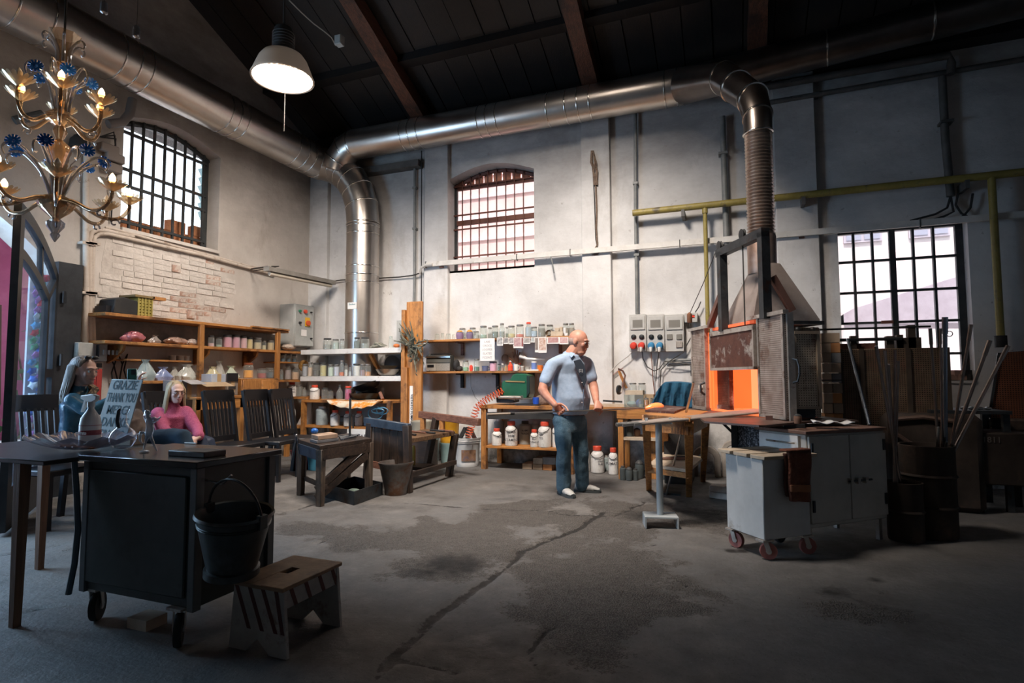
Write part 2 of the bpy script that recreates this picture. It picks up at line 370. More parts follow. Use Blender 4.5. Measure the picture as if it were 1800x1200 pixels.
# ---------------------------------------------------------------- plaster
def plaster(name,a,b,stain,soot_shade):
    m = bpy.data.materials.new(name); m.use_nodes = True; nt = m.node_tree; N = nt.nodes; K = nt.links.new; bs = N['Principled BSDF']; bs.inputs['Roughness'].default_value = .85
    tc = N.new('ShaderNodeTexCoord')
    def noise(s,d,st=(1,1,1)):
        mp = N.new('ShaderNodeMapping'); mp.inputs['Scale'].default_value = st; K(tc.outputs['Object'],mp.inputs[0])
        n = N.new('ShaderNodeTexNoise'); n.inputs['Scale'].default_value = s; n.inputs['Detail'].default_value = d; n.inputs['Roughness'].default_value = .66; K(mp.outputs[0],n.inputs[0]); return n.outputs[0]
    def ramp(src,p0,c0,p1,c1): r = N.new('ShaderNodeValToRGB'); K(src,r.inputs[0]); e = r.color_ramp.elements; e[0].position = p0; e[1].position = p1; e[0].color = (*c0,1); e[1].color = (*c1,1); return r.outputs[0]
    def mix(f,x_,y_): x = N.new('ShaderNodeMix'); x.data_type = 'RGBA'; K(f,x.inputs[0]); K(x_,x.inputs[6]); x.inputs[7].default_value = (*y_,1); return x.outputs[2]
    base = ramp(noise(1.1,8),.32,a,.68,b)
    c = mix(ramp(noise(2.3,9,(1,1,.35)),.56,(0,0,0),.74,(.7,.7,.7)),base,stain)
    # sooty grime plus light falloff, painted as one darkening up the wall
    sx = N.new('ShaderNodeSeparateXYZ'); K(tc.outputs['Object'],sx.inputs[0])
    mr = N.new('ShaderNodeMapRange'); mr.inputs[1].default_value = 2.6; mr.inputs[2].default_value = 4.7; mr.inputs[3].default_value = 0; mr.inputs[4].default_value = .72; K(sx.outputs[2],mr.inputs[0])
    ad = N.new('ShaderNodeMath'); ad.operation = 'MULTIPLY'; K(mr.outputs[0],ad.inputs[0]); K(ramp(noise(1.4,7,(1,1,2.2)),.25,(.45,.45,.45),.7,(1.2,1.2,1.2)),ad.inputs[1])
    c = mix(ad.outputs[0],c,soot_shade)
    # rising damp near the floor
    m2 = N.new('ShaderNodeMapRange'); m2.inputs[1].default_value = .75; m2.inputs[2].default_value = 0; m2.inputs[3].default_value = -.1; m2.inputs[4].default_value = 1.0; K(sx.outputs[2],m2.inputs[0])
    ml = N.new('ShaderNodeMath'); ml.operation = 'MULTIPLY'; K(m2.outputs[0],ml.inputs[0]); K(ramp(noise(5.0,8),.42,(0,0,0),.6,(1,1,1)),ml.inputs[1])
    c = mix(ml.outputs[0],c,(.10,.10,.095))
    c = mix(ramp(noise(9,10),.66,(0,0,0),.70,(.75,.75,.75)),c,(.30,.275,.25))
    K(c,bs.inputs['Base Color'])
    bp = N.new('ShaderNodeBump'); bp.inputs['Strength'].default_value = .5; bp.inputs['Distance'].default_value = .02; K(noise(6,9),bp.inputs['Height']); K(bp.outputs[0],bs.inputs['Normal'])
    MATS[name] = m; return m
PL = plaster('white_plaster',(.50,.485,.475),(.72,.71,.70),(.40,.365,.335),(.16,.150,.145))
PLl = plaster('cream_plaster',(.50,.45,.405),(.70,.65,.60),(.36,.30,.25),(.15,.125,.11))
# roof line: rises from the back wall towards the camera
RS = .43; RZ = 5.12
def roofz(y): return RZ + RS*(D-y) if y > 2.2 else RZ + RS*(D-2.2) - RS*(2.2-y)
# ---------------------------------------------------------------- back wall, openings for windows 2 and 3
x2a = P(787,390,'y',D).x; x2b = P(939,390,'y',D).x; z2a = 2.80; z2b = 4.20; z2c = 4.37
x3a = P(1472,405,'y',D).x; x3b = P(1700,390,'y',D).x; z3a = 1.15; z3b = P(1480,404,'y',D).z
arch2 = [(x2a+(x2b-x2a)*t,z2b+(z2c-z2b)*math.sin(PI*t)) for t in [i/12 for i in range(13)]]
hole2 = [(x2b,z2a),(x2a,z2a)] + arch2
hole3 = [(x3b,z3a),(x3a,z3a),(x3a,z3b),(x3b,z3b)]
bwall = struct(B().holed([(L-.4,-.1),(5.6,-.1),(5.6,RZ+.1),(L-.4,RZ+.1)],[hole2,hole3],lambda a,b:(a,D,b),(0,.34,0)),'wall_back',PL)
for a, b, z1, dd in [(745,787,RZ,.07),(1022,1073,RZ,.09),(1365,1440,RZ,.09),(548,575,RZ,.08)]:
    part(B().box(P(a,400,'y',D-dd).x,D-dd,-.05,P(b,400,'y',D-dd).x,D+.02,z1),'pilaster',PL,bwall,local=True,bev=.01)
# ---------------------------------------------------------------- left wall
hy0, hy1 = P(215,300,'x',L).y, P(387,300,'x',L).y
z1a = 2.93; z1b = 4.26; z1c = 4.42
arch1 = [(hy0+(hy1-hy0)*t,z1b+(z1c-z1b)*math.sin(PI*t)) for t in [i/12 for i in range(13)]]
hole1 = [(hy1,z1a),(hy0,z1a)] + arch1
dy0, dy1 = .5, 3.86
doorh = [(dy1,-.02),(dy0,-.02)] + [(dy0+(dy1-dy0)*t,2.2+.95*math.sin(PI*t)**.75) for t in [i/16 for i in range(17)]]
outl = [(-4.2,-.1),(D+.3,-.1),(D+.3,roofz(D+.3)+.2),(2.2,roofz(2.2)+.2),(-4.2,roofz(-4.2)+.2)]
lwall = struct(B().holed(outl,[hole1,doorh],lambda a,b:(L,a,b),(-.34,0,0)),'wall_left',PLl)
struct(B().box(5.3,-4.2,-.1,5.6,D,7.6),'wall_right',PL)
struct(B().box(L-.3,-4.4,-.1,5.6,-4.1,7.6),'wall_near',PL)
# whitewashed brickwork where the plaster has come off the left wall
brw = mat('whitewashed_brick',(.52,.465,.42),(.67,.62,.57),sc=7,rough=.9,bump=.8,c3=(.40,.27,.20),sc3=5,t3=.66,rnd=.05)
brr = mat('bare_red_brick',(.36,.20,.14),(.50,.34,.27),sc=9,rough=.9,bump=.8,c3=(.58,.50,.44),sc3=8,t3=.48,rnd=.15)
mort = mat('old_mortar',(.46,.41,.37),(.62,.57,.52),sc=7,rough=.95,bump=.6)
bmA = [B().box(-.012,0,0,.006,.235,.058).mesh('brick',brw),B().box(-.012,0,0,.004,.115,.058).mesh('brick',brw)]
bmR = [B().box(-.012,0,0,.002,.235,.058).mesh('brick',brr),B().box(-.012,0,0,.001,.115,.058).mesh('brick',brr)]
part(B().extr([(L-.01,4.28,1.95),(L-.01,5.9,1.95),(L-.01,5.98,2.1),(L-.01,5.86,2.25),(L-.01,5.95,2.4),(L-.01,5.8,2.5),(L-.01,5.84,2.62),(L-.01,5.6,2.7),(L-.01,5.5,2.84),(L-.01,4.3,2.86),(L-.01,4.25,2.5)],(.013,0,0)),'mortar_bed',mort,lwall,local=True)
rb = random.Random(3)
def redness(y,z):
    return max(math.exp(-((y-5.45)**2/.10+(z-2.20)**2/.05)),.8*math.exp(-((y-5.75)**2/.03+(z-2.5)**2/.05)),.6*math.exp(-((y-5.0)**2/.02+(z-2.72)**2/.01)))
k = 0; z = 1.97
while z < 2.82:
    y = 4.25 - (.12 if k % 2 else 0) - rb.random()*.03
    while y < 5.98-abs(z-2.3)*.25:
        hb = rb.random() < .12; w = .115 if hb else .235
        edge = min(1,(y-4.1)*3,(6.05-y)*2.2-abs(z-2.35)*.6)
        if y > 4.2 and rb.random() < max(.0,edge)+.25:
            red = rb.random() < redness(y+w/2,z)*1.15
            o = link('brick',(bmR if red else bmA)[1 if hb else 0],lwall)
            o.location = (L+.004+rb.uniform(-.005,.005),y,z+rb.uniform(-.004,.004)); o.rotation_euler = (rb.uniform(-.02,.02),0,rb.uniform(-.02,.02))
        y += w+.012
    z += .071; k += 1
# bare red half bricks standing proud low on the wall
for yy, zz in ((5.33,1.985),(5.1,2.55)):
    o = link('brick',bmR[1],lwall); o.location = (L+.02,yy,zz); o.scale = (1.6,1,1.5)
# ---------------------------------------------------------------- ceiling with rafters and boards
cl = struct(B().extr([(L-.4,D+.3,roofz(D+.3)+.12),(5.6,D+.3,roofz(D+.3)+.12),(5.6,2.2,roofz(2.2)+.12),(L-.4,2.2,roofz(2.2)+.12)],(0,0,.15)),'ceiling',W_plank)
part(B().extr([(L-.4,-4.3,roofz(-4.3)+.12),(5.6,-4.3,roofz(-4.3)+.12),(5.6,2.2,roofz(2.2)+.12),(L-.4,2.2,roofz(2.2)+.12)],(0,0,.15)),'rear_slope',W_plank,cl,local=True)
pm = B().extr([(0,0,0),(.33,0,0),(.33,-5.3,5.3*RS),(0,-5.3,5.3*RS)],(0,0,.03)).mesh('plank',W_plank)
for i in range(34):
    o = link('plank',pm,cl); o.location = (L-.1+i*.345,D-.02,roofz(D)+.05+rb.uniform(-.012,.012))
for (ax,ay), (bx,by) in [((742,208),(490,15)),((1038,140),(935,0)),((1330,90),(1420,-60)),((560,236),(300,60))][:3]:
    # rafter seen between two pixels; lies just below the boards
    def onroof(px,py,dz=-.1):
        d = FW+RT*((px-900)/1000.0)-UP*((py-600)/1000.0); n = Vector((0,RS,1)); p0 = Vector((0,D,RZ+dz)); return CC+d*((p0-CC).dot(n)/d.dot(n))
    p, q = onroof(ax,ay), onroof(bx,by)
    x = p.x; p = Vector((x,D-.15,roofz(D-.15)-.10)); q = Vector((x+.0,2.3,roofz(2.3)-.10))
    bb = B(); rr_ = random.Random(int(ax)); n = 14; pr = None
    for i in range(n):
        a = p.lerp(q,i/n); c = p.lerp(q,(i+1)/n); w0 = .20+.012*math.sin(i*2.1); w1 = .20+.012*math.sin((i+1)*2.1)
        bb.bar(a,c,w0,.2,w2=w1)
    part(bb,'rafter',W_beam,cl,local=True)
for yy in (6.6,4.6):
    part(B().box(L,yy-.09,roofz(yy)-.02,5.3,yy+.09,roofz(yy)+.12),'purlin',W_plank,cl,local=True)
part(B().box(L,D-.22,RZ-.24,5.3,D,RZ-.02),'wall_plate',W_plank,cl,local=True)
# ---------------------------------------------------------------- windows
fr_d = mat('dark_window_steel',(.020,.024,.026),(.045,.048,.05),rough=.6,c3=(.09,.04,.025),sc3=8,t3=.62)
fr_r = mat('red_lit_window_steel',(.085,.028,.018),(.14,.05,.032),rough=.65)  # dark steel; the red light on it is painted into the colour
pane = glass('window_pane',(.97,.97,.98),.05,.05)
frost = glass('dusty_pane',(.97,.93,.93),.10,.2); glarep = glass('glare_haze_pane',(.97,.95,.96),.16,.2,bl=.1)  # the right window's overexposure haze is put into its panes
def struct_t(name): o = bpy.data.objects.new(name,None); COL.objects.link(o); o['kind'] = 'structure'; return o
# window 1 (left wall)
w1 = struct_t('window_1'); XW = L-.20
def wy1(px,py): q = P(px,py,'x',XW); return q.y, q.z
pts1 = [(a,b) for a,b in arch1]
def top1(y): t = min(max((y-hy0)/(hy1-hy0),0),1); return z1b+(z1c-z1b)*math.sin(PI*t)
vb = [wy1(px,400)[0] for px in (226,246,266,285,303,321,338,355)]
for yv in vb: part(B().box(XW-.014,yv-.012,z1a,XW+.014,yv+.012,top1(yv)),'bar',fr_d,w1,local=True)
for za in (wy1(217.5,231)[1],wy1(216,296)[1],wy1(216,325)[1],wy1(214,389)[1]):
    part(B().box(XW-.012,hy0,za-.016,XW+.020,hy1-.05,za+.016),'crossbar',fr_d,w1,local=True)
for y_, w_ in ((hy0+.02,.02),(hy1-.03,.03)): part(B().box(XW-.05,y_-w_,z1a,XW-.016,y_+w_,top1(y_)-.02),'frame',fr_d,w1,local=True)
part(B().tube([(XW-.03,a,b-.03) for a,b in arch1],.035,6),'frame',fr_d,w1,local=True)
part(B().box(XW-.05,hy0,z1a,XW-.016,hy1,z1a+.06),'frame',fr_d,w1,local=True)
gp = [hy0]+vb[1::2]+[hy1]
for a, b in zip(gp[:-2],gp[1:-1]): part(B().box(XW-.038,a+.01,z1a+.5,XW-.034,b-.01,top1((a+b)/2)-.08),'pane',pane,w1,local=True)
# broken glass left in the far casement
shg = glass('broken_glass',(.55,.66,.68),.35,.1)
sb = random.Random(5)
for i in range(7):
    zz = z1a+.45+i*.12; yy = vb[-1]; part(B().extr([(XW-.03,yy,zz),(XW-.03,yy+.03,zz+.02),(XW-.03,yy+.02,zz+.15),(XW-.03,yy-.05*sb.random()-.02,zz+.1)],(-.004,0,0)),'glass_shard',shg,w1,local=True)
part(B().box(L-.33,hy0,z1a-.02,L+.04,hy1,z1a+.02),'sill',PLl,w1,local=True)
# brick parapet outside window 1
par = thing('brick_parapet','row of orange bricks standing outside along the foot of the barred left window','brick wall',(L-.43,5.1,z1a))
obr = mat('orange_brick',(.36,.13,.055),(.50,.22,.10),sc=12,rough=.9,bump=.5,rnd=.3)
obm = B().box(-.06,-.053,0,.06,.053,.145).mesh('brick',obr)
for r_ in range(4):
    for i in range(17):
        if r_ == 3 and i not in (11,12,14): continue
        o = link('brick',obm,par); o.location = (rb.uniform(-.01,.01),-.95+i*.115,-.20+r_*.150); o.rotation_euler = (0,0,rb.uniform(-.05,.05))
part(B().box(-.06,-1.2,-3.05,.06,1.2,-.205),'parapet_base',mort,par,local=True)
struct(B().box(L-1.1,3.9,4.62,L-.34,6.5,4.76),'trim_2',W_dz)   # eave above window 1
# window 2 (back wall)
w2 = struct_t('window_2'); YW = D+.25
def q2(px,py): q = P(px,py,'y',YW); return q.x, q.z
def top2(x): t = min(max((x-x2a)/(x2b-x2a),0),1); return z2b+(z2c-z2b)*math.sin(PI*t)
fl, frr = q2(799,400)[0], x2b-.0
zr = z2b-.04
part(B().box(fl,YW-.02,z2a,fl+.05,YW+.03,top2(fl+.05)),'frame',fr_d,w2,local=True)
part(B().box(frr-.06,YW-.02,z2a,frr,YW+.03,z2b),'frame',fr_d,w2,local=True)
part(B().box(fl+.05,YW-.02,zr-.05,frr-.06,YW+.03,zr),'transom',fr_r,w2,local=True)
part(B().box(fl+.05,YW-.02,z2a,frr-.06,YW+.03,z2a+.03),'frame',fr_r,w2,local=True)
zm = q2(870,386)[1]; part(B().box(fl+.05,YW-.025,zm-.035,frr-.06,YW+.03,zm+.035),'transom',fr_r,w2,local=True)
part(B().tube([(a,YW,b-.03) for a,b in arch2 if a > fl-.02],.03,6),'arch_frame',fr_r,w2,local=True)
bx = [q2(px,380)[0] for px in (815,829.5,844.5,859.5,875,891,906.5,922)]
for x_ in bx:
    part(B().box(x_-.007,YW-.05,z2a,x_+.007,YW-.036,top2(x_)-.01),'bar',fr_r,w2,local=True)
for py in (322,373,398.5,447.5):
    zz = q2(870,py)[1]; part(B().box(fl,YW-.052,zz-.010,frr,YW-.03,zz+.010),'crossbar',fr_r,w2,local=True)
part(B().box(fl+.05,YW+.004,z2a+.03,frr-.06,YW+.010,zm-.035),'pane',frost,w2,local=True)
part(B().box(fl+.05,YW+.004,zm+.035,frr-.06,YW+.010,zr-.05),'pane',frost,w2,local=True)
part(B().box(x2a,D+.0,z2a-.03,x2b,D+.33,z2a),'sill',PL,w2,local=True)
abr = mat('arch_brick',(.50,.17,.09),(.62,.30,.20),rough=.9,sc=10,rnd=.2)
for i in range(9):
    t0, t1 = (i+.1)/9, (i+.9)/9; xa, xb = x2a+(x2b-x2a)*t0, x2a+(x2b-x2a)*t1
    part(B().extr([(xa,D+.30,zr+.005),(xb,D+.30,zr+.005),(xb,D+.30,top2(xb)),(xa,D+.30,top2(xa))],(0,.04,0)),'brick',abr,w2,local=True)
# window 3 (back wall, right)
w3 = struct_t('window_3'); Y3 = D+.15
def q3(px,py): q = P(px,py,'y',Y3); return q.x, q.z
cols = [x3a-.02]+[q3(px,480)[0] for px in (1502,1535,1570,1607,1643)]+[q3(1688,480)[0]]
rows = [z3a]+[q3(1600,py)[1] for py in (622,565,510,454)]+[z3b+.0]
for i, x_ in enumerate(cols):
    w_ = .03 if i in (3,) else (.035 if i in (0,6) else .012)
    part(B().box(x_-w_,Y3-.02,z3a,x_+w_,Y3+.03,z3b),'frame' if i in (0,6) else 'glazing_bar',fr_d,w3,local=True)
for j, z_ in enumerate(rows):
    w_ = .028 if j in (0,5) else .013
    part(B().box(x3a,Y3-.018,z_-w_,cols[-1],Y3+.028,z_+w_),'frame' if j in (0,5) else 'glazing_bar',fr_d,w3,local=True)
for i in range(6):
    for j in range(5):
        part(B().box(cols[i]+.008,Y3+.004,rows[j]+.008,cols[i+1]-.008,Y3+.009,rows[j+1]-.008),'pane',glarep,w3,local=True)
part(B().box(q3(1548,566)[0],Y3-.04,rows[2]-.018,q3(1569,566)[0],Y3-.02,rows[2]+.018),'latch',mat('latch_red',(.20,.07,.05)),w3,local=True)
part(B().tube([(cols[-1]-.14+.03*math.cos(a),Y3-.03,rows[1]+.22+.03*math.sin(a)) for a in [i*PI/6 for i in range(12)]],.005,5,closed=True),'ring_handle',fr_d,w3,local=True)
part(B().box(x3a,D-.02,z3a-.03,x3b,D+.33,z3a),'sill',PL,w3,local=True)
# ---------------------------------------------------------------- outside
pinkw = mat('pink_street_plaster',(.72,.50,.47),(.80,.60,.57),sc=3,rough=.9)
pw = struct(B().box(-7.5,D+2.4,0,-.2,D+2.7,7),'wall_street',pinkw)
for i in range(7): part(B().box(-6,D+2.36,2.6+i*.42,-.5,D+2.41,2.66+i*.42),'ledge',mat('ledge',(.9,.8,.8)),pw,local=True)
ext = mat('pale_street_render',(.62,.56,.55),(.70,.65,.64),sc=2,rough=.9)
hs = thing('building','pale overexposed house across the street seen through the right window','building',(3.0,D+7,0))
part(B().box(-4,0,0,8,.4,7.5),'facade',ext,hs,local=True)
for i in range(7):
    f_ = part(B().box(-3+i*1.25,-.06,4.2,-2.25+i*1.25,-.01,5.4),'window',mat('shutter_lav',(.46,.43,.48)),hs,local=True)
    part(B().box(-2.95+i*1.25,-.08,4.25,-2.66+i*1.25,-.062,5.35),'pane',mat('far_pane',(.32,.34,.42),rough=.4),f_,local=True)
    part(B().box(-2.6+i*1.25,-.08,4.25,-2.3+i*1.25,-.062,5.35),'pane',mat('far_pane',(.32,.34,.42),rough=.4),f_,local=True)
cnp = thing('boat_canopy','pale lavender sloping canopy outside the right window','canopy',(3.2,D+3.5,0))
lav = mat('lavender_canvas',(.40,.35,.40),(.48,.44,.49),rough=.8)
part(B().extr([(-1.6,0,2.1),(2.4,0,2.0),(2.4,0,3.6),(.6,0,2.9),(-1.2,0,2.35)],(0,1.2,0)),'canvas',lav,cnp,local=True)
for x_ in (-1.4,.3,2.2): part(B().box(x_,0,0,x_+.06,.06,2.3),'post',ext,cnp,local=True)
struct(B().box(-40,D+.35,-.25,40,40,-.15),'ground',mat('paving',(.45,.43,.42)))
struct(B().box(-40,-20,-.25,L-.34,D+.35,-.12),'ground_street',mat('paving_blue',(.25,.28,.32)))
# pink garden wall, climbing plant and planter beyond the street door
gw = struct(B().box(L-2.6,-3,-.15,L-2.4,6.2,3.6),'wall_garden',mat('magenta_render',(.42,.10,.24),(.56,.17,.34),sc=2,rough=.85))
for i in range(16): part(B().box(L-2.40,-.1+i*.14,.0,L-2.37,-.04+i*.14,3.5),'rib',mat('magenta_rib',(.45,.13,.28)),gw,local=True)
struct(B().box(L-3.4,1.5,3.6,L-1.9,5.6,5.6),'wall_upper',mat('grey_far_render',(.33,.31,.28),(.45,.42,.38),rough=.9))
# ================================================================ lamps
enam = mat('lamp_enamel_inside',(.85,.80,.72),rough=.4)
aluw = mat('ribbed_lamp_glass',(.62,.50,.40),rough=.4,emit=.06)  # weak emission stands in for lamplight passing through the shade
bulbm = mat('hot_bulb',(1,.83,.66),emit=28)
diff = mat('lamp_diffuser',(1,.90,.78),emit=9)
def pendant(loc,watts,label,cat='lamp'):
    x, y, z = loc
    t = thing('pendant_lamp',label,cat,(x,y,z))
    part(B().lathe([(.30,0),(.30,.02),(.285,.06),(.255,.14),(.235,.19),(.20,.24),(.14,.27),(.075,.285)],(x,y,z),48,cap=False,wave=(48,.012)),'lamp_shade',aluw,t)
    part(B().lathe([(.296,.002),(.28,.06),(.25,.14),(.20,.23),(.12,.265),(.01,.27)],(x,y,z),32,cap=False),'reflector',enam,t)
    part(B().lathe([(.292,.005),(.15,.001),(.01,0)],(x,y,z),32,cap=False),'diffuser',diff,t)
    part(B().lathe([(.31,-.004),(.31,.012),(.29,.012),(.29,-.004)],(x,y,z),40,cap=False),'rim',aluw,t)
    hs_ = part(B().lathe([(.09,.28),(.10,.30),(.10,.50),(.085,.54),(.03,.56)],(x,y,z),20),'ballast_housing',blackm,t)
    for k in range(6):
        part(B().lathe([(.104,.32+k*.03),(.112,.325+k*.03),(.104,.33+k*.03)],(x,y,z),20,cap=False),'fin',blackm,hs_)
    part(B().tube([(x,y,z+.56),(x,y,min(z+1.6,roofz(y)+.05))],.012,6),'rod',blackm,t)
    ll = light('SPOT','lamp_light',(x,y,z-.02),watts[3],(1.0,.89,.79),watts[4],spot_size=math.radians(watts[5]),spot_blend=.9,shadow_soft_size=.42)
    return t
q = P(497,139,'z',LAMPS[0][2])
pl = pendant((q.x,q.y,LAMPS[0][2]),LAMPS[0],'large bell-shaped pendant lamp glowing white below the dark rafters')
part(B().tube([(q.x-.06,q.y+.1,q.z),(q.x-.06,q.y+.1,q.z-.5)],.003,5),'chain',wire,pl)
pendant(LAMPS[1][:3],LAMPS[1],'bell-shaped pendant lamp hanging out of view above the middle of the floor')
# cable and junction box on the rafter
def onroofp(px,py,dz):
    d = FW+RT*((px-900)/1000.0)-UP*((py-600)/1000.0); n = Vector((0,RS,1)); p0 = Vector((0,D,RZ+dz)); return CC+d*((p0-CC).dot(n)/d.dot(n))
cb = [onroofp(a,b,-.22) for a,b in ((508,0),(530,22),(552,42),(570,55),(583,66),(590,80))]
solo(B().tube(cb,.008,6),'cable',mat('cable_tan',(.35,.30,.25),rough=.6),'pale cable running along the rafter to the small box beside the pendant lamp','cable')
jb = onroofp(597,72,-.24); t = thing('junction_box','small grey junction box on the side of the rafter right of the pendant lamp','junction box',jb)
part(B().obox(jb,(.10,.09,.13)),'box',grey_p,t,bev=.008); part(B().obox(jb-Vector((0,.048,0)),(.085,.006,.11)),'cover',grey_p,t)
# ================================================================ sheet-metal ducts
duct = mat('galvanised_duct',(.46,.41,.37),(.60,.55,.50),sc=1.2,rough=.22,metal=1,stretch=(1,1,1),rough2=.40,detail=6)
seam = mat('duct_seam',(.62,.58,.54),rough=.22,metal=1)
def seams(t,c,d,r,n=20,w=.012):
    d = Vector(d).normalized(); part(B().lathe([(r-.004,-w),(r+.007,-w*.6),(r+.009,0),(r+.007,w*.6),(r-.004,w)],c,28,ax=d,cap=False),'seam_ring',seam,t)
AX = L+.5; ZA = P(450,229,'x',AX).z; RA = .262
VD = D-.29; vx = P(637,500,'y',VD).x; RV = .25
t = thing('exhaust_duct','big silver duct along the left wall under the roof, turning down in the corner','duct',(vx,VD,0))
ye = P(560,300,'x',AX).y
part(B().tube([(AX,-3.5,ZA),(AX,ye,ZA)],RA,32),'duct_run',duct,t)
for px in (8,70,195,222,244,385,400,414,505,521,534,552):
    seams(t,(AX,P(px,229+(px-450)*.512,'x',AX).y,ZA),(0,1,0),RA)
# swept elbow in gores
el = [Vector((AX,ye,ZA))]; p0 = Vector((AX,ye,ZA)); p1 = Vector((AX+.12,VD-.05,ZA-.02)); p2 = Vector((vx,VD,ZA-.15)); p3 = Vector((vx,VD,ZA-1.05))
for i in range(1,9):
    s_ = i/8; el.append(p0*(1-s_)**3+p1*3*s_*(1-s_)**2+p2*3*s_*s_*(1-s_)+p3*s_**3)
part(B().tube(el,[RA,.262,.26,.258,.256,.254,.252,.25,.25],32),'elbow',duct,t)
for a, b in zip(el[2:],el[3:]): seams(t,b,(b-a),.253)
part(B().tube([(vx,VD,ZA-1.05),(vx,VD,1.05)],RV,32),'riser',duct,t)
for py in (400,413,470,485,498,586): seams(t,(vx,VD,P(637,py,'y',VD).z),(0,0,1),RV)
part(B().tube([(vx,VD,1.05),(vx,VD,.97),(vx,VD,.905)],[.25,.23,.15],24),'tapered_foot',mat('dark_duct',(.05,.05,.055),(.09,.09,.09),rough=.4,metal=.8),t)
lb = P(619,537,'y',VD-RV-.003)
lab = part(B().obox(lb,(.16,.004,.10)),'maker_label',paper,t)
text_mesh('Exodust',.036,frame(lb+Vector((0,-.004,.02)),(1,0,0),(0,0,1)),mat('ink_teal',(.05,.22,.24)),'lettering',lab)
# branch along the back wall
BZ = P(850,214,'y',D-.45).z; BY = D-.45; RB = .222
xb0 = P(618,255,'y',BY).x; xb1 = P(1200,155,'y',BY).x
t2 = thing('branch_duct','silver duct running along the back wall from the corner to the furnace elbow','duct',(xb0,BY,BZ))
part(B().tube([(AX+.36,BY-.02,ZA-.22),(AX+.42,BY,ZA-.05),(xb0-.10,BY,BZ-.06),(xb0+.05,BY,BZ)],[.20,.215,.222,.222],28),'elbow',duct,t2)
for c_, d_ in (((AX+.42,BY,ZA-.05),(.5,0,.6)),((xb0-.12,BY,BZ-.07),(1,0,.35))): seams(t2,c_,d_,.222)
part(B().tube([(xb0+.05,BY,BZ),(xb1,BY,BZ)],RB,28),'duct_run',duct,t2)
for px in (623,714,728,743,847,862,879,967,999,1020,1041,1171,1192,1204): seams(t2,(P(px,214,'y',BY).x,BY,BZ),(1,0,0),RB)
ddk = mat('shaded_duct',(.09,.08,.075),(.16,.14,.13),rough=.35,metal=1,sc=2)  # run lies in the dark; that shade is painted into its metal
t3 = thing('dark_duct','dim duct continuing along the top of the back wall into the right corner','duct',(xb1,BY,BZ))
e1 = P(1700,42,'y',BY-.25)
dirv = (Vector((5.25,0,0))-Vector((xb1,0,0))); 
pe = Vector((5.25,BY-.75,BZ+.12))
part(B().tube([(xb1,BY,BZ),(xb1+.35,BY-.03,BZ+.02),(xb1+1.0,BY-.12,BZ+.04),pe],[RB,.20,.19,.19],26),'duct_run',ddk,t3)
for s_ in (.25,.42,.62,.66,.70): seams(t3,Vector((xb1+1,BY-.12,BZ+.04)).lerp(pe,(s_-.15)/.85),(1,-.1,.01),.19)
# furnace exhaust: elbow and ribbed flexible pipe
flexm = mat('ribbed_flex_steel',(.30,.235,.20),(.44,.36,.31),rough=.36,metal=.9,sc=4)
hx, hy = None, None
wc = 5.17
def lat(px,w): return Vector((FW.x,FW.y,0)).normalized()*w + Vector((_r.x,_r.y,0))*((px-900)*w/1000.0)
hc = lat(1345,5.17)
t4 = thing('furnace_flue','brownish ribbed flexible flue rising from the furnace hood to the silver duct','duct',(hc.x,hc.y,2.2))
ztop = PW(1335,222,5.15).z; zbot = PW(1342,418,5.17).z
pf = []; 
n = 64
for i in range(n+1):
    pf.append(((.122 if i % 2 else .108),zbot+(ztop-zbot)*i/n))
bflex = B().lathe(pf,(hc.x,hc.y,0),24,cap=False)
part(bflex,'ribbed_pipe',flexm,t4)
part(B().lathe([(.125,-.04),(.125,.30),(.12,.32)],(hc.x,hc.y,zbot-.28),24,cap=False),'collar',mat('flue_collar',(.30,.20,.16),(.44,.34,.29),rough=.45,metal=.8),t4)
A0 = Vector((hc.x,hc.y,ztop)); A1 = A0+Vector((0,0,.16)); A2 = A0+Vector((-.03,.13,.40)); A3 = Vector((xb1+.48,BY-.75,BZ-.37)); A4 = Vector((xb1+.02,BY-.05,BZ-.02))
part(B().tube([A0,A1,A2,A2.lerp(A3,.55),A3,A3.lerp(A4,.5),A4],[.124,.128,.14,.155,.168,.19,.215],26),'elbow',mat('flue_elbow',(.27,.22,.19),(.38,.32,.28),rough=.32,metal=1,sc=2),t4)
for a, b, r_ in ((A0,A1,.128),(A1,A2,.13),(A2,A2.lerp(A3,.55),.145),(A2.lerp(A3,.55),A3,.158),(A3,A4,.17)): seams(t4,a,b-a,r_)
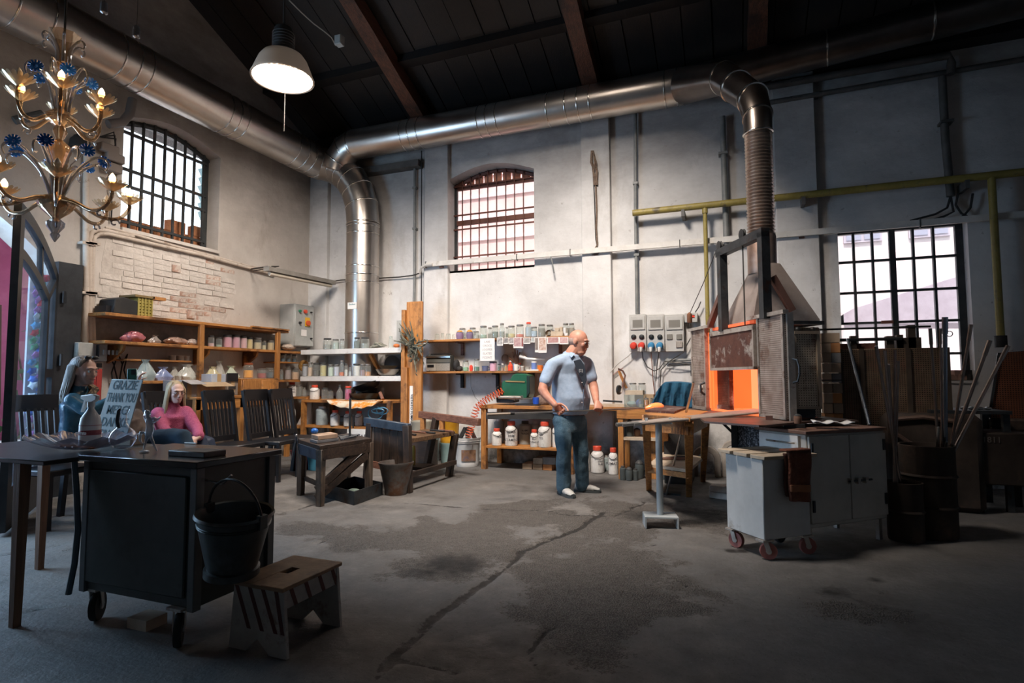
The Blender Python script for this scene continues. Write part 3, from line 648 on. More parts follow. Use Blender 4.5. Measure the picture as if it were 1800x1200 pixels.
# ================================================================ furnace
FU = (Vector((FW.x,FW.y,0)).normalized()*1.29-Vector((_r.x,_r.y,0))*.117).normalized()     # along the furnace face, away
FN = Vector((FU.y,-FU.x,0))                                                                  # into the furnace
FO = lat(1383.5,4.30)
FR = math.atan2(FU.y,FU.x)
def FP(u,n_,z): return FO+FU*u+FN*n_+Vector((0,0,z))
def perf(name,c,sc=72,hole=.06,rgt=.30):
    """sheet steel punched with rows of small round holes; local x and z or y and z"""
    if name in MATS: return MATS[name]
    m = mat(name,*c,rough=.5,metal=.6,sc=7,c3=(.20,.10,.07),sc3=4,t3=.56); nt = m.node_tree; N = nt.nodes; K = nt.links.new; bs = N['Principled BSDF']
    src = bs.inputs['Base Color'].links[0].from_socket
    tc = N.new('ShaderNodeTexCoord'); sx = N.new('ShaderNodeSeparateXYZ'); K(tc.outputs['Object'],sx.inputs[0])
    ax = N.new('ShaderNodeMath'); ax.operation = 'ADD'; K(sx.outputs[0],ax.inputs[0]); K(sx.outputs[1],ax.inputs[1])
    def fr(sock):
        a = N.new('ShaderNodeMath'); a.operation = 'MULTIPLY'; a.inputs[1].default_value = sc; K(sock,a.inputs[0])
        b = N.new('ShaderNodeMath'); b.operation = 'FRACT'; K(a.outputs[0],b.inputs[0])
        c_ = N.new('ShaderNodeMath'); c_.operation = 'SUBTRACT'; c_.inputs[1].default_value = .5; K(b.outputs[0],c_.inputs[0])
        d = N.new('ShaderNodeMath'); d.operation = 'POWER'; d.inputs[1].default_value = 2; K(c_.outputs[0],d.inputs[0]); return d.outputs[0]
    s = N.new('ShaderNodeMath'); s.operation = 'ADD'; K(fr(ax.outputs[0]),s.inputs[0]); K(fr(sx.outputs[2]),s.inputs[1])
    lt = N.new('ShaderNodeMath'); lt.operation = 'LESS_THAN'; lt.inputs[1].default_value = hole; K(s.outputs[0],lt.inputs[0])
    mx = N.new('ShaderNodeMix'); mx.data_type = 'RGBA'; K(lt.outputs[0],mx.inputs[0]); K(src,mx.inputs[6]); mx.inputs[7].default_value = (.03,.02,.015,1); K(mx.outputs[2],bs.inputs['Base Color'])
    bp = N.new('ShaderNodeBump'); bp.invert = True; bp.inputs['Strength'].default_value = .6; bp.inputs['Distance'].default_value = .004; K(lt.outputs[0],bp.inputs['Height']); K(bp.outputs[0],bs.inputs['Normal'])
    return m
pf_l = perf('perforated_sheet',((.34,.27,.23),(.54,.47,.42)),62)
pf_d = perf('perforated_brown_sheet',((.13,.085,.055),(.22,.155,.105)),52)
pf_g = perf('perforated_tan_sheet',((.46,.38,.29),(.60,.51,.41)),52,.04)
glowm = bpy.data.materials.new('glowing_chamber'); glowm.use_nodes = True; nt = glowm.node_tree; bs = nt.nodes['Principled BSDF']
bs.inputs['Base Color'].default_value = (.35,.10,.04,1); nz = nt.nodes.new('ShaderNodeTexNoise'); nz.inputs['Scale'].default_value = 16; nz.inputs['Detail'].default_value = 6; nz.inputs['Roughness'].default_value = .8
rp = nt.nodes.new('ShaderNodeValToRGB'); rp.color_ramp.elements[0].position = .36; rp.color_ramp.elements[0].color = (.75,.07,.015,1); rp.color_ramp.elements[1].position = .56; rp.color_ramp.elements[1].color = (1,.25,.085,1)
nt.links.new(nz.outputs[0],rp.inputs[0]); nt.links.new(rp.outputs[0],bs.inputs['Emission Color']); bs.inputs['Emission Strength'].default_value = 1.2
glow2 = mat('glowing_edge',(1,.15,.035),emit=1.05)
glow3 = mat('white_hot_lining',(1,.30,.13),emit=1.35)
fz = .872; FT = .875
fur = thing('glass_furnace','open glass furnace glowing orange with perforated steel doors under a hood','furnace',FO,FR)
def FB(): return B()   # local frame: x = along face away from the camera, y = -into the furnace
def lbx(b,u0,n0,z0,u1,n1,z1): return b.box(u0,-n0,z0,u1,-n1,z1)
fib = mat('ceramic_fibre',(.55,.42,.36),(.68,.56,.50),rough=.95,bump=.5)
# body walls of the chamber (hollow)
lbx_ = lambda *a: lbx(B(),*a)
part(lbx_(.30,.44,fz,1.36,.455,1.555),'outer_back_panel',pf_g,fur,local=True)
part(lbx_(.34,.40,fz,1.36,.44,1.555),'back_wall',glow3,fur,local=True)
part(lbx_(.34,.06,fz,.40,.40,1.55),'side_wall',glowm,fur,local=True)
part(lbx_(1.30,.06,fz,1.36,.40,1.55),'side_wall',glow2,fur,local=True)
part(lbx_(.34,.0,fz-.0,1.36,.40,fz+.02),'hearth',glowm,fur,local=True)
part(lbx_(.28,.04,1.555,1.40,.46,1.60),'roof_slab',pf_d,fur,local=True,bev=.01)
part(lbx_(.30,.06,fz,.335,.455,1.555),'outer_side_panel',pf_g,fur,local=True)
part(lbx_(1.37,.04,fz,1.41,.45,1.555),'outer_side_panel',pf_g,fur,local=True)
# inner hot flap and dark perforated flap seen in the mouth
part(B().box(.60,-.32,fz+.02,.86,-.34,1.30),'hot_baffle',mat('hot_plate',(1,.15,.04),(.55,.05,.02),sc=30,emit=.72),fur,local=True)
part(B().box(1.0,-.03,fz+.05,1.25,-.05,1.42),'inner_flap',perf('dark_red_perforated',((.07,.025,.018),(.12,.04,.028)),62,.07),fur,local=True)
part(B().box(.985,-.02,fz+.03,1.01,-.06,1.45),'inner_flap_post',rust,fur,local=True)
part(B().box(.985,-.02,fz+.02,1.25,-.06,fz+.06),'inner_flap_rail',rust,fur,local=True)
part(B().box(1.26,-.0,fz,1.32,-.06,1.58),'hot_edge',glow2,fur,local=True)
# near door: thick box of perforated sheet
T_near = B()
nd = part(B().box(-.0,.02,FT,.385,-.05,FT+.80),'door',pf_l,fur,local=True,label='wide perforated steel door nearest the camera')
part(B().box(.0,.0285,FT,.025,.015,FT+.80),'door_edge',steel_w,nd,local=True)
part(B().box(.36,.0285,FT,.385,.015,FT+.80),'door_edge',steel_w,nd,local=True)
part(B().box(.0,.0285,FT,.385,.015,FT+.022),'door_edge',steel_w,nd,local=True)
part(B().box(-.018,.0,FT-.01,-.0,-.052,FT+.81),'door_rim',steel_w,nd,local=True)
part(B().tube([(-.02,-.03,FT+.46),(-.055,-.045,FT+.45),(-.07,-.05,FT+.40),(-.07,-.05,FT+.34),(-.055,-.045,FT+.29),(-.02,-.03,FT+.28)],.008,6),'handle',steel_d,nd,local=True)
part(B().box(-.04,.045,FT+.80,.52,-.0,FT+.83),'top_rail',steel_w,fur,local=True)
# far door
fd = part(B().box(1.32,.05,FT,1.66,.02,FT+.80),'door',pf_l,fur,local=True,label='perforated steel door beyond the glowing mouth')
for u_ in (1.32,1.635): part(B().box(u_,.058,FT,u_+.025,.01,FT+.80),'door_edge',steel_w,fd,local=True)
part(B().box(1.32,.058,FT,1.66,.01,FT+.03),'door_edge',steel_w,fd,local=True)
part(B().box(1.28,.02,FT+.02,1.325,-.02,FT+.76),'hot_edge',glow2,fd,local=True)
part(B().box(1.22,.075,FT+.80,1.68,.0,FT+.83),'top_rail',steel_w,fur,local=True)
part(B().lathe([(.02,0),(.024,.03),(.012,.035)],(1.42,.052,FT+.22),14,ax=(0,1,0)),'knob',mat('pale_knob',(.6,.52,.45),rough=.5),fd,local=True)
part(B().tube([(1.34,.06,FT+.27),(1.34,.10,FT+.25),(1.34,.10,FT+.18),(1.34,.06,FT+.15)],.012,6),'latch',steel_d,fd,local=True)
part(B().tube([(1.67,.03,FT+.46),(1.73,.03,FT+.44),(1.73,.03,FT+.34),(1.67,.03,FT+.32)],.008,6),'handle',steel_d,fd,local=True)
# sliding dark shutter plate above the mouth
zb1, zt1 = 1.265, 1.62
sh = part(B().box(.40,.045,zb1,1.21,.02,zt1),'shutter',rust,fur,local=True,label='dark rusty sliding shutter half closed over the mouth')
for a_, b_ in ((zb1-.005,zb1+.02),(zt1-.03,zt1+.01)): part(B().box(.39,.055,a_,1.22,.012,b_),'shutter_edge',steel_w,sh,local=True)
for a_, b_ in ((.39,.41),(1.20,1.225)): part(B().box(a_,.055,zb1,b_,.012,zt1),'shutter_edge',steel_w,sh,local=True)
part(B().box(.45,.01,zt1+.03,1.24,-.06,zt1+.055),'hot_edge',mat('heated_lip',(.9,.16,.06),emit=.35),fur,local=True)
# lifting frame
def solve_u(px,w=None):
    # u along the face where the vertical at u is seen at column px
    best = min((abs((FP(u/1000,-.03,2.0)-CC).dot(RT)/(FP(u/1000,-.03,2.0)-CC).dot(FW)*1000+900-px),u/1000) for u in range(-200,2200,10)); return best[1]
ua, ub = solve_u(1345), solve_u(1271)
hfr = thing('hoist_gantry','dark square steel frame standing above the furnace mouth to lift its shutter','frame',FP((ua+ub)/2,0,1.6),FR)
def FL(b,*a): return b
off = Vector(((ua+ub)/2,0,1.6))
def hb(u0,y0,z0,u1,y1,z1): return B().box(u0-off.x,y0,z0-off.z,u1-off.x,y1,z1-off.z)
part(hb(ua-.035,.0,1.66,ua+.035,.07,2.36),'upright',steel_d,hfr,local=True); part(hb(ub-.035,.0,1.62,ub+.035,.07,2.36),'upright',steel_d,hfr,local=True)
part(hb(ua-.035,.0,2.32,ub+.06,.07,2.39),'top_bar',steel_d,hfr,local=True)
rbm = mat('red_oxide_steel',(.14,.07,.055),(.2,.10,.08),rough=.6,metal=.4)
part(B().bar((ua-off.x,-.03,2.0-off.z),(ua-off.x-.03,-.17,1.72-off.z),.05,.05),'brace',rbm,hfr,local=True)
part(B().bar((ub-off.x+.0,.04,1.98-off.z),(ub-off.x+.28,.04,1.70-off.z),.05,.05),'brace',rbm,hfr,local=True)
um = (ua+ub)/2-.03
for u_ in (um,ub+.04):
    part(B().lathe([(.035,-.015),(.045,-.012),(.035,0),(.045,.012),(.035,.015)],(u_-off.x,.035,2.43-off.z),14,ax=(0,1,0)),'pulley',blackm,hfr,local=True)
solo(B().tube([FP(um,-.035,2.40),FP(um,-.035,1.70),FP(um,-.035,1.64)],.006,5),'lifting_chain',wire,'thin chain hanging from the frame down to the rusty shutter','chain')
qh = PW(1212,552,5.9)
solo(B().tube([FP(ub+.04,-.035,2.46),(FP(ub+.04,-.035,2.46)+qh)/2-Vector((0,0,.02)),qh],.004,5),'counterweight_cord',wire,'thin cord slanting from the frame pulley down left of the furnace','cord')
part(B().lathe([(.02,-.09),(.026,-.08),(.026,0),(.006,.02)],qh,10),'hook_weight',mat('copper_brown',(.25,.11,.06),metal=.6),bpy.data.objects['counterweight_cord'])
# near side screen panel and cube on top
sp0, sp1 = lat(1396,4.50), lat(1441,4.50)
t = thing('side_screen','tan perforated steel screen box on the camera side of the furnace','panel',sp0+Vector((0,0,.945)),math.atan2((sp1-sp0).y,(sp1-sp0).x))
ln = (sp1-sp0).length
part(B().box(0,0,0,ln,.05,.61),'sheet',pf_g,t,local=True)
for a in ((0,-.012,0,.018,.0,.61),(ln-.025,-.012,0,ln,.06,.61),(0,-.012,0,ln,0,.02),(0,-.02,.59,ln,.06,.615)): part(B().box(*a),'edge',mat('tan_edge',(.30,.24,.18),(.42,.35,.28),rough=.5,metal=.4),t,local=True)
for x_ in (.05,.17): part(B().ell((x_,.03,.63),.022,10,6),'bolt',steel_d,t,local=True)
part(B().box(.02,.06,-.075,ln-.02,.10,.0),'foot',steel_d,t,local=True)
# hood
hm = mat('hood_sheet',(.40,.32,.28),(.54,.46,.42),rough=.42,metal=.55,sc=3,c3=(.62,.58,.55),sc3=2.5,t3=.62)
def pyr(c,a,z0,z1,r,R):
    b = B(); n = 24; vs = []
    for z_, f in ((z0,'sq'),(z0+.03,'sq'),(z1,'c')):
        for k in range(n):
            an = 2*PI*k/n+PI/4
            if f == 'sq':
                m_ = max(abs(math.cos(an)),abs(math.sin(an))); x, y = a*math.cos(an)/m_, a*math.sin(an)/m_
            else: x, y = r*math.cos(an), r*math.sin(an)
            vs.append(c+R*x+Vector((-R.y,R.x,0))*y+Vector((0,0,z_)))
    b.add(vs,[(i*n+k,i*n+(k+1) % n,(i+1)*n+(k+1) % n,(i+1)*n+k) for i in range(2) for k in range(n)]); return b
hc2 = lat(1352,5.17); zh = PW(1440,567,4.9).z
hd = thing('furnace_hood','pale brown sheet-metal pyramid hood over the furnace','hood',(hc2.x,hc2.y,zh))
part(pyr(hc2,.30,zh,zbot-.24,.122,FU),'hood_cone',hm,hd)
part(pyr(hc2,.285,zh+.004,zbot-.25,.11,FU),'inner_lining',mat('hot_lining',(.5,.2,.13),rough=.7),hd)
cs = [hc2+FU*(sx*.315)+FN*(sy*.315)+Vector((0,0,zh-.0)) for sx,sy in ((-1,-1),(1,-1),(1,1),(-1,1))]
for a, b in zip(cs,cs[1:]+cs[:1]): part(B().bar(a,b,.03,.03),'rim_bar',steel_d,hd)
# mast bracket behind the hood collar
# ================================================================ cabinet under and beside the furnace
cabm = mat('cabinet_enamel',(.40,.385,.35),(.50,.48,.44),rough=.48,sc=4,c3=(.22,.17,.13),sc3=6,t3=.67)
K0 = P(1416,757,'z',.825); K1 = P(1553,750,'z',.825)
ka = (K1-K0); ka.z = 0; kl = ka.length; ka.normalize(); kb = Vector((-ka.y,ka.x,0))
cab = thing('metal_cabinet','beige two-door metal cabinet with a sliding bolt right of the small cart','cabinet',(K0.x,K0.y,0),math.atan2(ka.y,ka.x))
part(B().box(0,0,.16,kl,.42,.80),'body',cabm,cab,local=True,bev=.006)
topw = mat('brown_worktop',(.13,.065,.045),(.23,.13,.095),rough=.55,sc=5,c3=(.40,.33,.28),sc3=5,t3=.62)
part(B().box(-.02,-.02,.80,kl+.01,.45,.825),'top',topw,cab,local=True,bev=.004)
for u0, u1, hs_ in ((.01,kl*.505,1),(kl*.515,kl-.01,-1)):
    d_ = part(B().box(u0,-.018,.19,u1,.0,.785),'door',cabm,cab,local=True,bev=.004)
    hx_ = u1-.035 if hs_ < 0 else u0+.01
    for z_ in (.27,.66): part(B().box(hx_,-.026,z_,hx_+.02,-.016,z_+.08),'hinge',steel_d,d_,local=True)
bl_ = part(B().tube([(kl*.46,-.035,.46),(kl*.75,-.035,.46)],.008,8),'bolt',steel_d,cab,local=True)
for u_ in (.47,.56,.66): part(B().box(kl*u_,-.045,.44,kl*u_+.025,-.016,.48),'keeper',steel_w,bl_,local=True)
for u_, v_ in ((.03,.03),(kl-.05,.03),(.03,.38),(kl-.05,.38)): part(B().box(u_-.0,v_,0,u_+.03,v_+.03,.17),'leg',steel_w,cab,local=True)
dr = part(B().box(-.02,.05,.50,-.0,.40,.785),'side_drawer',white_p,cab,local=True)
part(B().tube([(-.03,.07,.735),(-.045,.08,.735),(-.045,.30,.735),(-.03,.32,.735)],.007,6),'handle',steel_w,dr,local=True)
# furnace bench: slab carrying the furnace
zf = .868
tp = [P(1238,740,'z',zf),P(1334,747,'z',zf),P(1345,747,'z',zf),FP(-.05,.1,zf),FP(-.0,.55,zf),FP(1.75,.6,zf),FP(1.78,-.06,zf)]
fb = thing('furnace_table','steel bench with a brown top carrying the furnace','table',(FO.x,FO.y,0))
part(B().prism([(p.x,p.y) for p in tp],zf-.014,zf),'top',mat('thin_dark_top',(.07,.04,.03),(.15,.09,.07),sc=6,rough=.5),fb)
def fz_(p,zt,w=.05): return B().box(p.x-w/2,p.y-w/2,0,p.x+w/2,p.y+w/2,zt)
LG = lat(1287,4.8); part(B().box(K0.x-.12,K0.y+.2,.826,K0.x+.02,K0.y+.3,zf-.014),'packing_block',steel_d,fb); lgs = [LG,FP(.62,.50,0),FP(1.3,.50,0)]
for p in lgs: part(fz_(p,zf-.03),'leg',steel_d,fb)
part(B().bar(LG+Vector((0,0,.72)),lat(1260,4.85)+Vector((0,0,.845)),.02,.02),'brace',steel_d,fb)
ck = mat('chequer_plate',(.03,.035,.045),(.30,.32,.36),rough=.4,metal=.6,sc=60,lo=.5,hi=.6)
for p_, q_ in ((lat(1292,4.78),lat(1338,4.5)),): part(B().extr([p_+Vector((0,0,.56)),q_+Vector((0,0,.56)),q_+Vector((0,0,.83)),p_+Vector((0,0,.83))],FN*.006),'chequer_plate',ck,fb)
pq = P(1342,800,'x',FP(.12,-.08,0).x)
part(B().bar(FP(.12,-.09,0.3),FP(.12,-.09,.90),.05,.05),'post',rbm,fb)
# insulated brick column behind
bc = lat(1459,5.45); kb_ = thing('insulated_column','patched tan and orange firebrick column behind the side screen','column',(bc.x,bc.y,0))
cA = mat('firebrick_tan',(.34,.25,.18),(.50,.38,.28),rough=.9,sc=5,rnd=.35); cO = mat('firebrick_orange',(.42,.17,.06),(.55,.26,.11),rough=.9,sc=5,rnd=.3); cG = mat('firebrick_grey',(.16,.17,.18),(.25,.25,.26),rough=.9,rnd=.3)
rc = random.Random(9)
mA = [B().box(-.038,-.08,0,.038,.08,.09).mesh('brick',m_) for m_ in (cA,cO,cG)]
for r_ in range(17):
    for c_ in (-1,1):
        o = link('brick',mA[rc.choice((0,0,1,1,2) if r_ > 6 else (0,2))],kb_); o.location = (c_*.040+.0,0,r_*.095); o.rotation_euler = (0,0,rc.uniform(-.05,.05))
part(B().box(-.09,-.085,1.16,.09,.085,1.17),'strap',steel_d,kb_,local=True)
# annealing kilns behind, brown perforated casing
kp0, kp1 = P(1472,612,'y',6.35), P(1668,612,'y',6.35)
kn = thing('annealing_kiln','long dark brown perforated kiln casing under the right window','kiln',(kp0.x,6.35,0))
kw = kp1.x-kp0.x
part(B().box(0,0,.60,kw,.55,kp0.z-.01),'casing',pf_d,kn,local=True,bev=.01)
for u_ in (.0,.18,kw*.62,kw-.04): part(B().box(u_,-.02,.6,u_+.04,0,kp0.z-.01),'stile',mat('brown_steel',(.06,.045,.035),(.10,.075,.055),rough=.5,metal=.5),kn,local=True)
for u_ in (.02,kw-.08): part(B().box(u_,.05,0,u_+.05,.1,.6),'leg',steel_d,kn,local=True); part(B().box(u_,.45,0,u_+.05,.5,.6),'leg',steel_d,kn,local=True)
zt_ = kp0.z-.01
part(B().tube([(-.15,.02,zt_+.20),(kw*.86,.02,zt_+.20)],.010,6),'slide_rail',steel_d,kn,local=True)
part(B().tube([(-.1,.0,zt_+.09),(kw*.60,.0,zt_+.09)],.016,6),'slide_rail',steel_d,kn,local=True)
for u_, h_, w_ in ((.12,.13,.05),(.42,.12,.06),(.50,.1,.2),(kw*.56,.13,.05),(kw*.66,.22,.06)): part(B().box(u_,.02,zt_,u_+w_,.1,zt_+h_),'bracket',mat('brown_steel',(.06,.045,.035)),kn,local=True)
part(B().box(-.12,.12,zt_,.35,.4,zt_+.06),'refractory_lid',mat('rough_red_lid',(.16,.06,.045),(.26,.12,.09),rough=.95,bump=.8),kn,local=True)
# ================================================================ pipes and trays on the walls
pipe_y = mat('yellow_pipe',(.20,.155,.035),(.34,.27,.07),rough=.5,sc=5,c3=(.10,.08,.05),sc3=5,t3=.58)
pipe_g = mat('grey_pipe',(.13,.14,.14),(.22,.22,.21),rough=.5,sc=5)
pipe_dk = mat('sooty_pipe',(.05,.048,.045),(.10,.095,.09),rough=.6,sc=5)
trayw = mat('pale_tray',(.52,.50,.47),(.62,.60,.57),rough=.6,sc=6,c3=(.3,.25,.2),sc3=7,t3=.64)
creamp = mat('cream_pipe',(.50,.42,.35),(.62,.54,.47),rough=.6,sc=6,c3=(.3,.22,.16),sc3=7,t3=.6)
def wallpipe(pts,r,m,name,label,cat='pipe',n=10,clips=(),cm=None,off=.1):
    """pts: pixels on a plane parallel to the back wall"""
    p = [P(a,b,'y',D-off) for a,b in pts]; c = sum(p,Vector())/len(p)
    t = thing(name,label,cat,c); part(B().tube(p,r,n),'pipe',m,t)
    for a, b in clips:
        q = P(a,b,'y',D-off); part(B().box(q.x-r*1.5,D-off-r*1.3,q.z-.015,q.x+r*1.5,D,q.z+.015),'bracket',cm or m,t)
    return t
yz = P(1240,361,'y',D-.2).z
xa_ = P(1112,371,'y',D-.2).x
t = thing('gas_pipe','long horizontal yellow gas pipe across the right half of the back wall','pipe',(xa_,D-.2,yz))
part(B().tube([(xa_,D-.2,yz),(5.2,D-.2,yz)],.042,14),'pipe',pipe_y,t)
for px in (1200,1412,1700): q = P(px,350,'y',D-.2); part(B().box(q.x-.02,D-.24,yz-.12,q.x+.02,D,yz-.03),'bracket',pipe_dk,t)
x_ = P(1242,480,'y',D-.19).x
t = thing('gas_drop_pipe','thin yellow pipe dropping from the gas pipe behind the lifting frame','pipe',(x_,D-.19,1.3)); part(B().tube([(x_,D-.2,yz),(x_,D-.17,1.45)],.026,10),'pipe',pipe_y,t); part(B().lathe([(.035,-.03),(.035,.03)],(x_,D-.2,yz-.07),10),'fitting',pipe_y,t)
x_ = P(1750,450,'y',D-.19).x
t = thing('gas_drop_pipe','thicker yellow pipe dropping right of the right window','pipe',(x_,D-.2,1.3)); part(B().tube([(x_,D-.2,yz),(x_,D-.2,1.5)],.036,10),'pipe',pipe_y,t); part(B().lathe([(.055,0),(.055,.12)],(x_,D-.2,1.5),10),'valve',blackm,t)
tz = P(1000,444,'y',D-.12).z; xa_ = P(747,467,'y',D-.12).x
t = thing('cable_tray','long pale cable tray crossing the back wall in front of both windows','cable tray',(xa_,D-.12,tz))
part(B().box(xa_,D-.14,tz-.035,5.2,D-.10,tz+.035),'tray',trayw,t)
for px in (748,908,1002,1195,1620): q = P(px,440,'y',D-.14); part(B().box(q.x-.006,D-.145,tz-.05,q.x+.006,D-.095,tz+.045),'joint',pipe_dk,t)
for px in (775,1047,1410): q = P(px,440,'y',D-.1); part(B().box(q.x-.03,D-.10,tz-.06,q.x+.03,D,tz-.03),'bracket',W_red,t)
hs_ = part(B().tube([P(968,450,'y',D-.13),P(971,462,'y',D-.12),P(974,480,'y',D-.12)],.010,6),'hook',pipe_g,t)
solo(B().tube([P(738,480,'y',D-.09),P(725,484,'y',D-.06),P(700,487,'y',D-.05),P(664,489,'y',D-.05),P(600,492,'y',D-.05),P(588,494,'y',D-.06),P(578,497,'y',D-.15)],.010,6),'wall_cable',wire,'dark cable running behind the silver riser to the tube light','cable')
solo(B().tube([P(738,480,'y',D-.09),P(741,470,'y',D-.12),P(748,466,'y',D-.15),P(760,465,'y',D-.15)],.022,8),'cable_bundle',mat('pale_cable',(.5,.48,.45)),'bundle of pale cables bending into the left end of the cable tray','cable')
wallpipe([(729,285),(729,480),(728,530)],.020,pipe_g,'conduit','grey conduit down the wall just left of the red-lit middle window',clips=((729,330),(729,402)),off=.05)
wallpipe([(741,265),(741,532)],.009,blackm,'riser_cable','thin black cable straight down the wall beside the grey conduit','cable',off=.09)
wallpipe([(1117,198),(1117,360),(1120,552)],.022,pipe_g,'conduit','grey conduit running down to the socket panels',clips=((1117,322),(1119,448)),off=.06)
wallpipe([(1270,205),(1273,300),(1277,430)],.036,pipe_g,'downpipe','grey downpipe between the conduit and the ribbed flue',clips=((1271,270),),off=.08)
wallpipe([(1656,135),(1662,250),(1667,300),(1671,345)],.04,pipe_dk,'downpipe','sooty black downpipe above the right window',clips=((1663,215),),off=.08)
wallpipe([(1314,158),(1500,126),(1668,97),(1672,112),(1672,130)],.045,pipe_dk,'high_pipe','sooty pipe high on the right wall bending down at its end',clips=((1400,143),),off=.12)
wallpipe([(1349,181),(1600,138),(1800,104)],.030,pipe_dk,'high_pipe','thinner sooty pipe running below the bent one to the right edge',clips=((1432,167),(1400,172)),off=.10)
for i, pts in enumerate([[(1671,345),(1665,365),(1645,376),(1600,388)],[(1671,345),(1676,372),(1660,380),(1640,386)],[(1684,340),(1680,360),(1690,375),(1700,380)],[(1710,340),(1706,365),(1695,378),(1690,381)]]):
    solo(B().tube([P(a,b,'y',D-.08) for a,b in pts],.012,6),'loose_cable',blackm,['long black cable sweeping left from the downpipe to the tray over the right window','short black cable looping below the downpipe over the right window','first thin cable right of the downpipe hooking into the tray','last thin cable from a wall hook above the right end of the window'][i],'cable')
dk = [P(590,300,'y',D-.10),P(700,296,'y',D-.10),P(760,268,'y',D-.1)]
solo(B().box(P(620,295,'y',D-.1).x,D-.16,P(690,300,'y',D-.1).z,P(738,290,'y',D-.1).x,D,P(690,300,'y',D-.1).z+.10),'wall_ledge',pipe_dk,'dark sooty ledge pipe low behind the branch duct near the corner','pipe')
# rope and wiring hanging on the pilaster
ropem = mat('old_rope',(.10,.065,.045),(.20,.14,.10),rough=.9,sc=30)
rp0 = P(1043,330,'y',D-.12); t = thing('rope_bundle','brown bundle of old rope hanging on the pilaster right of the middle window','rope',rp0)
for i in range(6):
    a = i*1.05; pts = [P(1041+1.5*math.cos(a),265,'y',D-.11),P(1043+5*math.cos(a),285,'y',D-.13-.02*math.sin(a)),P(1046+4*math.cos(a+1),300,'y',D-.13),P(1047+3*math.cos(a+2),325,'y',D-.12)]
    part(B().tube(pts,.010,5),'strand',ropem,t)
part(B().tube([P(a,b,'y',D-.105) for a,b in ((1047,325),(1049,370),(1048,400),(1050,430),(1044,440))],.012,6),'wire',ropem,t)
part(B().tube([P(a,b,'y',D-.105) for a,b in ((1042,300),(1045,350),(1047,420),(1052,445),(1040,448))],.007,6),'wire',wire,t)
# left wall conduits
def lp(px,py,off=.04): return P(px,py,'x',L+off)
for i, (xt,xb,r_) in enumerate([(151,150,.030),(157,158,.024),(163,165,.022)]):
    top = [lp(153,235),lp(151,330)] if i == 0 else []
    run = {0:[],1:[lp(235,416),lp(185,405),lp(172,404),lp(162,408),lp(158,420)],2:[lp(480,482),lp(350,447),lp(235,421),lp(190,411),lp(176,411),lp(167,416),lp(164,430)]}[i]
    pts = (top or run)+[lp(xt if not i else xt+(-1 if i == 2 else 1),500),lp(xb,603)]
    t = thing('wall_conduit',['thick cream pipe standing on the left wall behind the chandelier','middle cream conduit bending right under the barred left window','cream conduit running from the fuse box under the left window to the tube light'][i],'pipe',pts[-1])
    part(B().tube(pts,r_,10),'pipe',creamp,t)
    for py in (428,515): q = lp(xt,py); part(B().box(L,q.y-.06,q.z-.014,L+.08,q.y+.06,q.z+.014),'clip',creamp,t)
solo(B().tube([lp(185,400),lp(200,402),lp(300,430),lp(440,468),lp(470,474)],.016,8),'wall_conduit',creamp,'thin upper conduit running just under the sill of the left window','pipe')
# pipe stub, bracket and bell on left wall behind the chandelier
solo(B().tube([lp(25,212,.05),lp(75,200,.12)],.04,8),'wall_stub',pipe_dk,'dark iron bracket on the left wall behind the chandelier','bracket')
solo(B().tube([lp(190,218,.1),lp(215,215,.12),lp(228,200,.12),lp(233,175,.1)],.05,10),'bent_pipe',mat('bent_pipe_grey',(.15,.13,.12),rough=.5),'grey bent pipe at the upper left corner of the barred left window','pipe')
q = lp(141,250,.08); t = thing('alarm_bell','small dark bell on the left wall behind the chandelier','bell',q); part(B().lathe([(.10,-.06),(.09,.02),(.05,.07),(.01,.08)],q,16),'bell',blackm,t); part(B().box(L,q.y-.02,q.z+.06,L+.1,q.y+.02,q.z+.09),'bracket',blackm,t)
q = lp(195,285,.05); t = thing('switch_box','grey switch gear with looping cables beside the barred left window','electrical box',q)
for i, (a,b) in enumerate(((190,262),(200,278),(196,295))): r_ = lp(a,b,.05); part(B().box(L,r_.y-.10,r_.z-.05,L+.10,r_.y+.10,r_.z+.05),'box',mat('box_taupe',(.22,.18,.16),rough=.6),t,bev=.01)
for s_ in range(3): part(B().tube([lp(178-s_*3,240,.07),lp(200+s_*2,232+s_*6,.09),lp(203,255,.08),lp(188,285+8*s_,.06)],.009,6),'cable',blackm,t)
solo(B().tube([lp(195,390,.03),lp(197,360,.03),lp(193,330,.04)],.008,5),'thin_cable',blackm,'thin black cable dropping from the switch gear to the cream conduits','cable')
# ================================================================ fluorescent tube light at the corner
fa, fb2 = P(468,472,'x',L+.62), P(586,497,'x',L+.62)
t = thing('tube_light','unlit fluorescent tube fitting on a bracket near the corner','lamp',fa)
part(B().bar(fa,fb2,.10,.06),'housing',mat('fitting_grey',(.20,.18,.16),(.30,.28,.25),rough=.5),t)
part(B().tube([fa-Vector((0,-.06,.06)),fb2-Vector((0,.06,.06))],.028,10),'tube',mat('unlit_tube',(.62,.55,.45),rough=.3),t)
part(B().tube([fa+Vector((0,.02,.03)),P(440,473,'x',L+.02)],.012,6),'bracket_arm',wire,t)
part(B().tube([fa+Vector((0,.1,.05)),P(490,468,'x',L+.60),P(445,476,'x',L+.02)],.008,6),'bracket_arm',wire,t)
